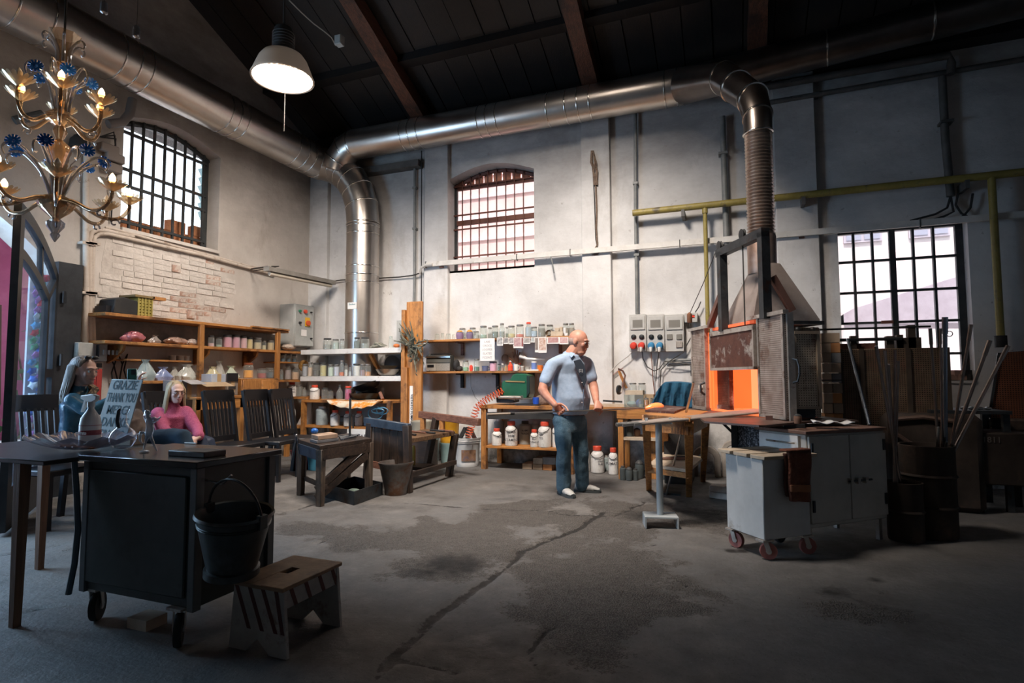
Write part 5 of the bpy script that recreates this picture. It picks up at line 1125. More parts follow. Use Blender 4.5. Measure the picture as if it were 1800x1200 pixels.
def scribble(t,lines,q,w,h,zf,sz,side=0.0):
    # handwriting on the near side of a vessel
    d = (CC-q); d.z = 0; d.normalize(); s = Vector((-d.y,d.x,0)); d = (d+s*side).normalized(); s = Vector((-d.y,d.x,0))
    body = t
    for i, tx in enumerate(lines):
        c = q+d*(w*.5+.003)+Vector((0,0,h*zf-i*sz*1.15)); M_ = frame(c,s,(0,0,1))
        o = text_mesh(tx,sz,M_,ink,'handwriting',None,.0004)
        o.parent = t; o.matrix_parent_inverse = (Matrix.Translation(t.location) @ Matrix.Rotation(t.rotation_euler.z,4,'Z') @ Matrix.Diagonal((*t.scale,1))).inverted()
LJ = []
for a in [(499,692,9,20,7.3,zl,'white jug with a red lid half hidden left of the lettered jug'),(513,697,15,25,7.05,zl,'white lettered jug with a red lid on the short side shelf')]: LJ.append(jug(*a))
t_, q_, w_ = LJ[1]; scribble(t_,['LISTO','ROMA'],q_,t_.scale.x,t_.scale.z,.5,.035)
jug(526,697,9,20,7.1,zl,'small dark jar with orange contents right of the lettered jug',(.45,.10,.04),'zinc','jar')
jug(535,697,7,16,7.1,zl,'thin clear vial beside the small dark jar',(.3,.33,.33),'zinc','tall')
jug(512,747,14,38,7.05,z2l,'tall white jug with a red lid on the lower side shelf')
jug(553,701,17,25,7.0,zt1,'white jug with a red lid and wire handle on the corner table')
jug(571,702,12,20,7.1,zt1,'dark round glass jar right of the jug on the corner table',(.05,.05,.05),'dark','jar')
jug(581,702,10,16,7.15,zt1,'smaller dark glass jar between the round jar and the flask',(.07,.08,.08),'dark','jar')
jug(597,702,11,26,6.98,zt1,'dark thin-necked flask on the corner table',(.05,.06,.06),'dark','bottle')
vessel(Vector((P(612,702,'y',6.95).x,6.95,zt1)),12*.0083,24*.0083,'jar',(.50,.04,.18),.95,'red','jar of bright magenta chips on the corner table')
jug(630,702,14,20,7.1,zt1,'squat black-lidded jar beside the stacked black bowls',(.03,.03,.03),'dark','jar')
xk = P(645,690,'y',7.1).x
bowl(xk,7.05,zt1,.22,.10,black,'black_bowl','black glossy bowl, lower one of the pair on the corner table')
bowl(xk+.03,7.1,zt1+.12,.21,.10,black,'black_bowl','black glossy bowl tilted on top of the other on the corner table',tilt=(.15,-.25))
solo(B().tube([P(668,690,'y',7.0),P(673,702,'y',6.95)],.025,8),'wooden_grip',W_red,'short dark red wooden grip beside the black bowls','handle')
# flowered cloth tray
fc = mat('flowered_cloth',(.60,.54,.42),(.70,.64,.52),rough=.8,sc=9,c3=(.70,.24,.02),sc3=6.5,t3=.50)
c_ = P(620,709,'y',6.74); wv = wat(c_); b = B(); n = 22; vs = []
for i in range(n+1):
    t_ = i/n; x_ = P(576+t_*90,705,'y',6.74).x; dp = .11*(math.sin(PI*t_)**.5)+.008*math.sin(t_*30)
    for yy in (0,.10,.22,.30): vs.append((x_,6.72+yy+(0 if yy else .01*math.sin(t_*25)),zt1+.005-(dp if yy == 0 else (dp*.25 if yy == .1 else 0))))
b.add(vs,[(i*4+j,(i+1)*4+j,(i+1)*4+j+1,i*4+j+1) for i in range(n) for j in range(3)])
o = solo(b,'flowered_cloth',fc,'cream cloth with orange flowers sagging over the corner table edge','cloth'); sm = o.modifiers.new('s','SOLIDIFY'); sm.thickness = .008
jug(566,746,21,32,7.0,zt2,'big grey canister with a flat lid under the corner table',(.26,.30,.31),'white','can')
jug(589,750,17,27,6.93,zt2,'white jug with a red lid under the flowered cloth, left one')
jug(612,750,16,26,6.93,zt2,'white jug with a red lid under the flowered cloth, middle one')
jug(631,750,14,26,7.0,zt2,'white jug with a red lid under the flowered cloth, right one')
jug(601,748,7,14,7.15,zt2,'small dark bottle between the jugs under the flowered cloth',(.1,.12,.14),'dark','jar')
solo(B().extr([P(a,b_,'y',7.2) for a,b_ in ((521,748),(546,748),(548,705),(540,708))],(0,.03,0)),'white_board',white_p,'pale pointed board leaning behind the corner table leg','board')
# blue hose coils
bh = mat('blue_hose',(.07,.22,.34),rough=.4)
hb_ = thing('hose_coil','coil of light blue hose on the right end of the corner table','hose',P(668,722,'y',6.78))
for i, (cx,cy,rr_,tl) in enumerate([(664,722,11,.3),(672,722,10,.8),(660,726,13,-.2)]):
    part(B().tube([P(cx+rr_*math.cos(a),cy+rr_*(.35+.25*i)*math.sin(a),'y',6.78+.02*i+.02*math.sin(a)) for a in [k*PI/10 for k in range(20)]],.008,6,closed=True),'loop',bh,hb_)
# ================================================================ tall wooden post boards
YP = 7.05
pb = thing('wooden_post','tall orange plank post standing between the corner and the back shelves','post',(P(726,700,'y',YP).x,YP,0))
def px_x(px,y): return P(px,600,'y',y).x
zpt = P(725,530,'y',YP).z
part(B().box(px_x(714,YP),YP,0,px_x(741,YP),YP+.05,zpt),'plank',W_oz,pb,bev=.004)
part(B().box(px_x(707,YP-.02),YP-.05,0,px_x(713,YP-.02),YP+.04,P(710,545,'y',YP).z),'batten',W_oz,pb,bev=.003)
part(B().box(px_x(735,YP-.02),YP-.02,1.7,px_x(742,YP-.02),YP+.0,zpt-.01),'batten',W_oz,pb,bev=.003)
part(B().box(px_x(713,YP-.02),YP-.06,0,px_x(718,YP-.02),YP+.0,1.35),'batten',W_oz,pb,bev=.003)
sg = part(B().box(px_x(721,YP-.01),YP-.012,P(723,764,'y',YP).z,px_x(726.5,YP-.01),YP-.004,P(723,678,'y',YP).z),'label_strip',paper,pb)
text_mesh('VIETATO FUMARE',.055,frame(P(723.5,720,'y',YP-.02),(0,0,-1),(1,0,0)),ink,'lettering',sg)
solo(B().box(px_x(697,7.3),7.3,zw1,px_x(706,7.3),7.35,zw1+.42),'small_mirror',mat('mirror_frame',(.4,.4,.38)),'narrow grey-framed mirror left of the wooden post','mirror')
# dried plant hanging on the post
t = thing('dry_branch','grey-green dried branch tied to the wooden post','dried plant',P(728,610,'y',6.95)); rs_ = random.Random(14); spm = mat('dry_branch',(.075,.075,.055),(.17,.17,.13),sc=20,rough=.9)
for i in range(26):
    a0 = P(720+rs_.random()*14,606+rs_.random()*8,'y',6.98); 
    tx, ty = rs_.choice([(700,580),(706,570),(735,590),(745,612),(728,640),(738,648),(716,570),(700,596),(750,598),(725,630),(735,625)])
    a1 = P(tx+rs_.uniform(-8,8),ty+rs_.uniform(-8,8),'y',6.90+rs_.uniform(-.08,.08)); mid = (a0+a1)/2+Vector((rs_.uniform(-.05,.05),rs_.uniform(-.06,.02),rs_.uniform(-.02,.06)))
    part(B().tube([a0,mid,a1],[.009,.013,.005],5),'twig',spm,t)
lfm = B().extr([(0,0,0),(.025,0,.015),(.06,0,0),(.025,0,-.015)],(0,.003,0)).mesh('leaf',spm)
for i in range(60):
    o = link('leaf',lfm,t); q = P(rs_.gauss(727,11),rs_.gauss(612,15),'y',6.88+rs_.random()*.08); o.location = q-t.location; o.rotation_euler = (rs_.random()*6,rs_.random()*6,rs_.random()*6)
# ================================================================ back wall shelves
YB = 7.30
zb1_, zb2_ = P(850,594.5,'y',YB).z, P(850,652,'y',YB).z
xa1, xb1_ = P(738,597,'y',YB).x, P(1016,590,'y',YB).x; xa2, xb2_ = P(716,653,'y',YB).x, P(962,650,'y',YB).x
bs_u = thing('upper_shelf','upper orange board shelf on the back wall crowded with glass jars','shelf',((xa1+xb1_)/2,YB+.15,zb1_-.03)); part(B().box(xa1,YB,zb1_-.03,xb1_,D-.0,zb1_),'shelf_board',W_ox,bs_u,bev=.004)
for px in (813,985): q = P(px,600,'y',D-.02); part(B().box(q.x-.02,D-.22,zb1_-.05,q.x+.02,D,zb1_-.03),'bracket',W_red,bs_u); part(B().box(q.x-.02,D-.04,zb1_-.22,q.x+.02,D,zb1_-.05),'bracket',W_red,bs_u)
bs_l = thing('lower_shelf','lower orange board shelf on the back wall with the radio','shelf',((xa2+xb2_)/2,YB+.15,zb2_-.03)); part(B().box(xa2,YB-.02,zb2_-.03,xb2_,D,zb2_),'shelf_board',W_ox,bs_l,bev=.004)
for px in (813,875,937): q = P(px,660,'y',D-.02); part(B().box(q.x-.02,D-.2,zb2_-.05,q.x+.02,D,zb2_-.03),'bracket',blackm,bs_l); part(B().box(q.x-.02,D-.05,zb2_-.24,q.x+.02,D,zb2_-.05),'bracket',blackm,bs_l)
YU = 7.38
def bx6(x0,x1,t,b): return 700+(x0+x1)/12, (x1-x0)/6, (b-t)/6
def rows6(lst,z,y,base,where,group):
    out = []
    for (x0,x1,t,b_,kind,col,fill,lid,words) in lst:
        c, w, h = bx6(x0,x1,t,b_); out.append((c,w,h,kind,col,fill,lid,words))
    row(out,'y',y,z,where,group,base)
rows6([(640,715,195,320,'jar',Gr,.3,'zinc','cloudy clear jar behind the orange one'),(750,822,190,318,'jar',Gr,.3,'zinc','cloudy jar behind the second orange one'),(945,990,190,315,'jar',Gr,.5,'zinc','narrow grey jar'),(1130,1160,185,308,'jar',(.2,.24,.2),.5,'zinc','thin green-grey jar'),
       (1410,1425,190,300,'jar',Gr,.5,'zinc','thin grey jar'),(1560,1640,165,300,'jar',(.30,.26,.22),.6,'zinc','brown-grey jar'),(1735,1800,150,295,'jar',(.36,.31,.27),.8,'zinc','tan jar'),(1800,1860,150,295,'jar',(.36,.31,.27),.8,'zinc','tan jar')],
      zb1_,7.50,590,'in back row, upper wall shelf','back row of jars on the upper shelf')
rows6([(378,442,265,330,'tumbler',(.4,.35,.3),0,'zinc','upturned smoky glass'),(446,490,255,325,'tumbler',Cl,0,'zinc','upturned narrow glass'),(495,560,262,325,'tumbler',Cl,0,'zinc','upturned cut glass'),(566,600,268,322,'tumbler',(.4,.34,.3),0,'zinc','upturned small glass'),
       (608,690,232,322,'pot',(.20,.13,.22),0,'zinc','purple pot with a bright orange top'),(716,790,230,320,'pot',(.16,.12,.20),0,'zinc','dark pot with a bright orange top'),(792,855,240,320,'jar',(.35,.35,.33),.6,'zinc','squat striped jar'),
       (858,940,182,318,'jar',(.32,.44,.37),.3,'zinc','large clear jar with mint powder'),(985,1060,180,315,'jar',(.17,.21,.19),.6,'zinc','large dark green-grey jar'),(1064,1126,150,308,'tall',(.30,.33,.32),.5,'zinc','tall grey jar'),
       (1155,1235,180,308,'jar',(.58,.50,.26),.35,'zinc','wide jar with yellow powder'),(1240,1328,172,310,'jar',(.62,.17,.12),.25,'zinc','wide jar with red powder'),(1340,1412,140,300,'tall',(.40,.46,.52),.8,'red','tall red-lidded jar of pale blue powder'),
       (1400,1470,190,300,'jar',(.40,.50,.62),.7,'zinc','jar of light blue powder'),(1475,1555,165,300,'jar',(.24,.23,.20),.8,'zinc','large brown-grey jar')],
      zb1_,7.36,594,'in front row, upper wall shelf','front row of jars on the upper shelf')
for cx in (649,753):
    q = P(700+cx/6,590,'y',7.36); solo(B().ell((q.x,7.36,zb1_+.105),(.042,.042,.028),14,7),'orange_ball',mat('orange_ceramic',(.72,.26,.02),rough=.35),'orange ball on the ' + ('left' if cx < 700 else 'right') + ' of the two dark pots on the upper shelf','ball')
woodp = mat('pale_wood',(.42,.33,.24),(.55,.45,.34),rough=.7,sc=12,rnd=.15)
for i, (x0,x1,y0,y1,rd) in enumerate([(1565,1605,230,300,1),(1610,1740,250,300,0),(1655,1700,215,250,0),(1705,1735,205,250,0),(1745,1770,215,275,0),(1755,1790,270,300,0)]):
    a, b_ = P(700+x0/6,540+y1/6,'y',7.33), P(700+x1/6,540+y0/6,'y',7.33); zz = zb1_+(300-y1)/6*.0078; h_ = (y1-y0)/6*.0078
    lbl = ['round pale wooden roller','long pale wooden block','short pale block on the long one','upright pale block on the long one','slim white upright piece','small white cup-shaped piece'][i]
    b = B()
    if rd: b.lathe([(h_/2,0),(h_/2,.05),(h_*.3,.05),(h_*.3,0)],((a.x+b_.x)/2,7.33,zz+h_/2),18,ax=(0,1,0),cap=False)
    else: b.box(a.x,7.31,zz,b_.x,7.31+min(.08,max(.04,(b_.x-a.x))),zz+h_)
    solo(b,'wooden_block',woodp if i < 4 else white_p,lbl+' at right end of upper back-wall shelf','block',bev=0 if rd else .004)
# lower shelf things
q0, q1 = P(748.5,650,'y',7.36), P(792,650,'y',7.36); rz0, rz1 = zb2_, zb2_+(648-619)*.00815
t = thing('portable_radio','old grey portable radio with a silver trim on the lower back-wall shelf','radio',((q0.x+q1.x)/2,7.42,zb2_))
part(B().box(q0.x,7.36,rz0,q1.x,7.48,rz1),'case',mat('radio_black',(.05,.05,.045),rough=.5),t,bev=.01)
hgt = rz1-rz0
part(B().box(q0.x+.01,7.352,rz0+.01,q0.x+(q1.x-q0.x)*.42,7.36,rz0+hgt*.5),'cassette_door',mat('radio_silver',(.42,.40,.36),(.5,.48,.44),rough=.4,metal=.3),t)
part(B().box(q0.x+.03,7.347,rz0+hgt*.26,q0.x+(q1.x-q0.x)*.34,7.352,rz0+hgt*.42),'cassette_window',black,t)
part(B().box(q0.x+(q1.x-q0.x)*.43,7.352,rz0+.01,q1.x-.01,7.36,rz0+hgt*.5),'speaker_grille',mat('radio_grille',(.20,.19,.17),(.30,.28,.25),sc=90,rough=.6),t)
part(B().box(q0.x+.01,7.350,rz0+hgt*.55,q1.x-.01,7.36,rz0+hgt*.76),'tuning_scale',mat('radio_scale',(.09,.09,.08)),t)
part(B().box(q0.x,7.34,rz0+hgt*.84,q1.x,7.36,rz0+hgt*.93),'trim',steel,t); part(B().tube([(q0.x+.02,7.42,rz1),(q0.x+.02,7.42,rz1+.02),(q1.x-.02,7.42,rz1+.02),(q1.x-.02,7.42,rz1)],.008,6),'carry_handle',black,t)
part(B().tube([(q1.x-.08,7.46,rz1),(q0.x+.06,7.5,rz1+.16)],.004,5),'aerial',steel,t)
solo(B().ell((q1.x+.05,7.45,zb2_+.09),(.05,.06,.09),10,6).ell((q1.x+.12,7.42,zb2_+.04),(.05,.05,.04),10,6),'dark_bag',blackm,'black crumpled bag right of the radio','bag')
rows6([(678,745,530,645,'jar',(.25,.48,.30),.4,'zinc','clear jar with green powder'),(750,788,572,640,'pot',(.62,.05,.03),0,'red','small bright red pot'),(797,858,515,645,'jar',(.06,.20,.14),.4,'zinc','clear jar with dark green powder'),(882,952,590,645,'cup',(.09,.11,.20),0,'dark','dark blue patterned mug'),
       (962,1040,545,645,'tub',(.58,.34,.44),0,'dark','pink tub with a dark lid'),(1046,1082,570,642,'jar',(.05,.10,.07),.8,'dark','dark green little jar'),(1085,1116,565,642,'jar',(.40,.20,.12),.5,'white','small brown and white jar'),(1120,1152,570,642,'jar',(.50,.28,.08),.9,'zinc','small amber jar'),
       (1156,1210,532,640,'bottle',(.68,.07,.03),1.0,'white','red bottle with a white cap'),(1218,1268,570,640,'cup',(.72,.70,.66),0,'white','white mug'),(1290,1330,590,640,'tub',(.35,.32,.30),0,'white','small clear tub'),(1335,1390,600,640,'tub',(.32,.30,.26),0,'zinc','low round tin'),
       (1402,1462,540,638,'tub',(.14,.22,.50),0,'white','blue and white tub'),(1466,1525,548,605,'cup',(.66,.16,.02),0,'red','bright orange cup'),(1530,1560,575,640,'tub',(.10,.2,.42),0,'dark','blue tin')],
      zb2_,7.36,651,'right of the radio','cups and jars on the lower shelf')
rows6([(1205,1250,520,640,'bottle',(.15,.24,.40),1.0,'zinc','blue bottle behind the white mug'),(1270,1300,560,640,'jar',(.4,.12,.1),.7,'red','reddish jar under the paper roll')],zb2_,7.5,650,'in back row by radio','back row on the lower shelf')
# gloves, roll of paper, round badge
glv = mat('leather_glove',(.13,.055,.03),(.22,.10,.06),rough=.8,sc=20)
q = P(904,640,'y',7.42); t = thing('leather_glove','brown leather work glove standing fingers up behind the mugs','glove',(q.x,7.48,zb2_))
part(B().ell((q.x,7.5,zb2_+.14),(.045,.02,.09),12,8),'palm',glv,t)
for i in range(4): part(B().tube([(q.x-.035+i*.024,7.5,zb2_+.19),(q.x-.045+i*.032,7.5,zb2_+.24),(q.x-.05+i*.036,7.49,zb2_+[.27,.30,.29,.26][i])],[.013,.012,.009],7),'finger',glv,t)
part(B().tube([(q.x-.04,7.5,zb2_+.13),(q.x-.08,7.48,zb2_+.17),(q.x-.095,7.47,zb2_+.20)],[.014,.013,.009],7),'thumb',glv,t)
solo(B().lathe([(.055,0),(.055,.008),(.045,.012),(.01,.012)],P(888,629,'y',D-.03),20,ax=(0,-1,0)),'round_badge',mat('badge_grey',(.32,.28,.27)),'round grey disc on the wall above the pink tub','disc')
a, b_ = P(914,628,'y',7.4), P(958,632,'y',7.4)
solo(B().tube([a+Vector((0,0,.02)),a.lerp(b_,.3)-Vector((0,0,.01)),b_],[.03,.018,.012],10),'paper_roll',paper,'loose white roll of paper lying over the cups on the lower shelf','paper')
solo(B().box(P(925,640,'y',7.3).x,7.3,zb2_,P(946,640,'y',7.3).x,7.37,zb2_+.016),'white_slab',paper,'thin white slab at the front edge of the lower shelf','slab')
# list and photographs pinned to the shelf edge
ls_ = thing('paper_list','white handwritten sheet pinned to the edge of the upper back-wall shelf','paper',P(857,594,'y',YB-.02))
a, b_ = P(844,634,'y',YB-.02), P(869.5,594,'y',YB-.02)
part(B().box(a.x,YB-.024,a.z,b_.x,YB-.021,b_.z),'sheet',paper,ls_)
for i, tx in enumerate(['LABE','CROCE','LOOPER','ELATES','FCONT']):
    text_mesh(tx,.042,frame(((a.x+b_.x)/2,YB-.026,b_.z-.05-i*.055),(1,0,0),(0,0,1)),mat('pencil',(.40,.38,.40)),'handwriting',ls_)
ph = [(1042,1105,317,405,(.62,.60,.58),(.16,.15,.14),'small white-bordered photo of a dark figure'),(1112,1165,320,385,(.10,.09,.09),(.4,.36,.33),'dark snapshot with pale figures'),(1172,1222,320,390,(.60,.56,.54),(.15,.12,.12),'pale snapshot with two dark figures'),
      (1215,1300,315,430,(.34,.16,.20),(.58,.42,.38),'larger pinkish photo'),(1300,1320,315,432,(.25,.06,.05),(.3,.1,.1),'narrow dark red strip'),(1325,1395,318,385,(.22,.20,.18),(.5,.47,.44),'wide grey snapshot'),(1400,1440,315,370,(.36,.40,.38),(.5,.5,.5),'pale green-grey card'),
      (1445,1478,315,475,(.20,.15,.13),(.3,.25,.22),'long dark strip photo'),(1482,1566,310,480,(.40,.18,.11),(.72,.62,.56),'tall photo of a pale figure on brown'),(1570,1700,312,385,(.42,.20,.20),(.55,.36,.34),'wide reddish photo'),(1702,1795,312,390,(.55,.30,.30),(.66,.5,.48),'pink photo at the right end')]
for i, (x0,x1,y0,y1,c1_,c2_,w_) in enumerate(ph):
    a, b_ = P(700+x0/6,540+y1/6,'y',YB-.02), P(700+x1/6,540+y0/6,'y',YB-.02); yy = YB-.02-.004*(i % 3)
    t = thing('pinned_photo',w_+' pinned under the jars, '+ORD[i]+' from left','photograph',((a.x+b_.x)/2,yy,a.z),group='photographs pinned to the upper shelf')
    part(B().box(a.x,yy-.003,a.z,b_.x,yy,b_.z),'print',paper,t); wv_ = (b_.x-a.x); hv = b_.z-a.z
    part(B().box(a.x+wv_*.08,yy-.005,a.z+hv*.16,b_.x-wv_*.08,yy-.003,b_.z-hv*.05),'image',mat('photo_%d' % i,c1_,c2_,sc=28,rough=.3),t)
# ================================================================ workbench under the shelves
YW1 = 6.92; zw = P(850,712,'y',YW1).z
xg0, xg1 = P(842.5,715,'y',YW1).x, P(1160,716,'y',YW1).x
wb = thing('workbench','long orange wooden workbench along the back wall behind the standing man','workbench',((xg0+xg1)/2,7.2,0))
part(B().box(xg0,YW1,zw-.045,xg1,D-.03,zw),'top',W_ox,wb,bev=.004)
zsh = P(860,783,'y',YW1).z
part(B().box(xg0+.04,YW1+.02,zsh-.035,xg0+1.25,D-.05,zsh),'lower_shelf',W_ox,wb,bev=.004)
for x_ in (xg0+.02,xg0+1.2,xg1-.12):
    for y_ in (YW1+.01,D-.12): part(B().box(x_,y_,0,x_+.07,y_+.07,zw-.045),'leg',W_oz,wb,bev=.003)
part(B().bar((xg0+.1,YW1-.0,P(860,729,'y',YW1).z-.01),(xg0+1.0,YW1+.06,P(940,727,'y',YW1).z-.02),.03,.09),'black_rail',blackm,wb)
def jb_(x0,x1,y0,y1,base,y,z,kind='jug',col=(.6,.6,.6),lid='red',lab='',rz=None):
    return jug(820+(x0+x1)/2/5.453,base,(x1-x0)/5.453,(y1-y0)/5.453,y,z,lab,col,lid,kind,rz)
S = zsh
a = jb_(370,490,540,772,781,7.03,S,lab='white jug with a red lid and three written lines on the bench shelf',rz=.1); scribble(a[0],['RPMA','BBM','STAMPO'],a[1],a[0].scale.x,a[0].scale.z,.58,.045)
a = jb_(242,338,605,765,780,7.0,S,lab='small white jug with a red lid at the left end of the bench shelf',rz=.5); scribble(a[0],['TRA'],a[1],a[0].scale.x,a[0].scale.z,.5,.04,.5)
jb_(262,360,530,765,778,7.28,S,kind='can',col=(.30,.33,.34),lid='white',lab='grey canister behind the small left jug on the bench shelf')
a = jb_(505,620,545,765,780,7.25,S,kind='can',col=(.36,.40,.40),lid='dark',lab='grey canister with hoops in the middle of the bench shelf'); scribble(a[0],['RAME','VERDE'],a[1],a[0].scale.x,a[0].scale.z,.6,.035)
a = jb_(610,690,620,785,783,6.99,S,lab='small white jug with a red lid in front of the grey canister',rz=.3); scribble(a[0],['BLU','OPACO'],a[1],a[0].scale.x,a[0].scale.z,.48,.035)
jb_(620,700,550,765,780,7.33,S,kind='can',col=(.34,.37,.38),lid='white',lab='grey canister at the back right of the bench shelf')
a = jb_(686,816,548,790,784,7.02,S,lab='largest white jug with a red lid and an orange spot on the bench shelf',rz=-.2); scribble(a[0],['SA','TO'],a[1],a[0].scale.x,a[0].scale.z,.5,.04,-.6)
jb_(822,890,560,790,784,7.05,S,lab='pinkish white jug hidden behind the man on the bench shelf',col=(.6,.5,.5))
jb_(1102,1185,775,1025,828,7.25,0,lab='pinkish white jug on the floor close behind the man')
a = jb_(1190,1322,780,1030,829,7.2,0,lab='wide white jug with a red lid in the middle of the floor jugs',rz=.2); scribble(a[0],['ROSA','RUBI'],a[1],a[0].scale.x,a[0].scale.z,.45,.03,.5)
jb_(1318,1372,880,1020,826,7.4,0,kind='can',col=(.36,.42,.42),lid='white',lab='low pale canister behind the floor jugs')
a = jb_(1362,1455,790,1040,831,7.13,0,lab='white jug with a red lid and wire handle by the second bench leg',rz=.1); scribble(a[0],['FUMATO'],a[1],a[0].scale.x,a[0].scale.z,.42,.045)
# blocks under the bench
for i, (x0,x1,y0,y1,m_,w_) in enumerate([(535,628,947,997,'tan','single tan brick'),(635,735,950,1002,'tan','tan brick under another one'),(638,738,900,950,'grey','grey-tan brick on top of the tan one'),(722,818,960,1004,'orange','orange brick under a dark one'),(728,850,900,960,'dark','dark grey block on top of the orange brick')]):
    a, b_ = P(820+x0/5.453,640+y1/5.453,'y',7.12), P(820+x1/5.453,640+y0/5.453,'y',7.12)
    z0 = 0 if y1 > 990 else .077; hh = .075 if i != 4 else .09
    solo(B().box(a.x,7.12,z0,b_.x,7.38,z0+hh),'fire_brick',{'tan':cA,'grey':mat('brick_pale',(.30,.25,.20),(.42,.36,.30),sc=8,rough=.9),'orange':cO,'dark':cG}[m_],w_+' under the workbench','brick',bev=.004)
# green machine cover on the bench
gm = mat('green_enamel',(.012,.085,.045),(.018,.12,.06),rough=.35,coat=.3)
def w6(x,y,Y=7.15): return P(700+x/6,540+y/6,'y',Y)
t = thing('green_machine','dark green motor cover standing on the workbench','machine',w6(1240,1000))
prof = [(1092,945),(1088,800),(1110,775),(1180,760),(1200,715),(1240,698),(1340,700),(1380,715),(1388,760),(1386,900),(1372,955),(1300,975)]
part(B().extr([w6(a,b_,7.12) for a,b_ in prof],(0,.22,0)),'cover',gm,t,bev=.012)
part(B().extr([w6(a,b_,7.10) for a,b_ in ((1352,715),(1385,725),(1390,900),(1352,955))],(0,.22,0)),'side_band',mat('green_black',(.01,.025,.02),rough=.4),t,bev=.008)
part(B().extr([w6(a,b_,7.115) for a,b_ in ((1133,772),(1335,780),(1335,792),(1133,786))],(0,-.006,0)),'brass_strip',mat('old_brass',(.35,.24,.10),rough=.5,metal=.3),t)
part(B().extr([w6(a,b_,7.0) for a,b_ in ((1030,960),(1040,940),(1215,938),(1225,1000),(1180,1010),(1035,1005))],(0,.2,0)),'base_motor',black,t,bev=.008)
part(B().tube([w6(1060,948,6.99),w6(1300,950,6.99)],.022,10),'cylinder',steel_w,t)
part(B().tube([w6(1280,938,6.98),w6(1310,932,6.98),w6(1320,975,6.98)],.007,6),'loop',steel,t)
for a, b_ in ((1050,860),(1075,905)): part(B().lathe([(.035,0),(.035,.03)],w6(a,b_,7.1),12,ax=(1,-.4,0)),'coupling',black,t)
vessel(Vector((w6(1447,0,7.05).x,7.05,zw)),.082,.105,'cup',(.01,.07,.45),0,'dark','bright blue cup on the workbench left of the man',rz=2.6)
solo(B().ell(w6(1520,985,7.25),(.12,.08,.08),12,7),'brown_cloth_heap',mat('brown_cloth',(.16,.10,.08),(.26,.18,.14),sc=14,bump=.8,rough=.9),'brown heap of cloth on the bench behind the man','cloth')
solo(B().box(w6(1230,0,6.98).x,6.97,zw,w6(1465,0,6.98).x,7.1,zw+.02),'tool_tray',steel_d,'flat dark tool tray on the front edge of the workbench','tray')
for i, (a,b_) in enumerate([((1240,990),(1420,985)),((1150,985),(1230,1000))]): solo(B().tube([w6(*a,6.99)+Vector((0,0,.03)),w6(*b_,6.99)+Vector((0,0,.03))],.010,6),'hand_tool',steel,['thin steel tool lying in the tray','short steel tool left of the tray'][i]+' on the workbench','tool')
solo(B().box(P(1040,0,'y',7.0).x,6.98,zw,P(1096,0,'y',7.0).x,7.2,zw+.03),'flat_board',woodp,'flat pale board with tools on the bench right of the man','board')
solo(B().tube([P(1060,704,'y',7.05),P(1094,706,'y',7.05)],.012,6),'long_file',steel_d,'dark file lying on the flat board right of the man','tool')
# red coiled air hose and thin wires
b = []; path = [P(a,c_,'y',y_) for a,c_,y_ in ((884,686,7.0),(868,695,6.96),(852,704,6.9),(838,716,6.85),(832,735,6.84),(828,752,6.84),(822,768,6.82))]
pts = []; n = 22*9
for i in range(n):
    t_ = i/(n-1)*(len(path)-1); k = min(int(t_),len(path)-2); c = path[k].lerp(path[k+1],t_-k); d = (path[k+1]-path[k]).normalized(); x_, y_, z_ = basis(d); a = i*2*PI/9; pts.append(c+x_*.045*math.cos(a)+y_*.045*math.sin(a))
solo(B().tube(pts,.006,5),'air_hose',mat('red_hose',(.62,.10,.03),rough=.4),'orange-red coiled air hose hanging at the left end of the workbench','hose')
solo(B().tube([P(a,c_,'y',7.2) for a,c_ in ((827,655),(828,680),(835,698),(846,710),(850,708))],.003,4),'thin_wire',wire,'thin wire hanging from the lower shelf to the workbench','wire')
solo(B().tube([P(a,c_,'y',D-.05) for a,c_ in ((1042,658),(1060,663),(1075,661),(1088,650),(1095,647))],.005,5),'sagging_cord',mat('pink_cord',(.45,.25,.22)),'thin pink cord sagging on the wall right of the man','cord')
# ================================================================ second bench table at the right with pots
YR = 6.80; zr_ = P(1100,722,'y',YR).z; xr0, xr1 = P(1084,722,'y',YR).x, P(1205,722,'y',YR).x
rt = thing('side_bench','orange wooden side bench with shelves of black pots behind the stool','table',((xr0+xr1)/2,7.1,0))
part(B().box(xr0,YR,zr_-.09,xr1,YR+.03,zr_-.0),'apron',W_ox,rt); part(B().box(xr0,YR+.03,zr_-.05,xr1,YW1-.01,zr_-.0),'top',W_ox,rt)
za, zc = P(1100,769,'y',YR).z, P(1100,811,'y',YR).z
for x_ in (xr0+.01,xr1-.07): part(B().box(x_,YR+.01,0,x_+.06,YR+.07,zr_-.09),'leg',W_oz,rt); part(B().box(x_,YR+.45,0,x_+.06,YR+.51,zr_-.05),'leg',W_oz,rt)
part(B().box(xr0+.07,YR+.02,za-.03,xr1-.07,YR+.5,za),'shelf_board',woodp,rt)
dkp = (.05,.055,.06)
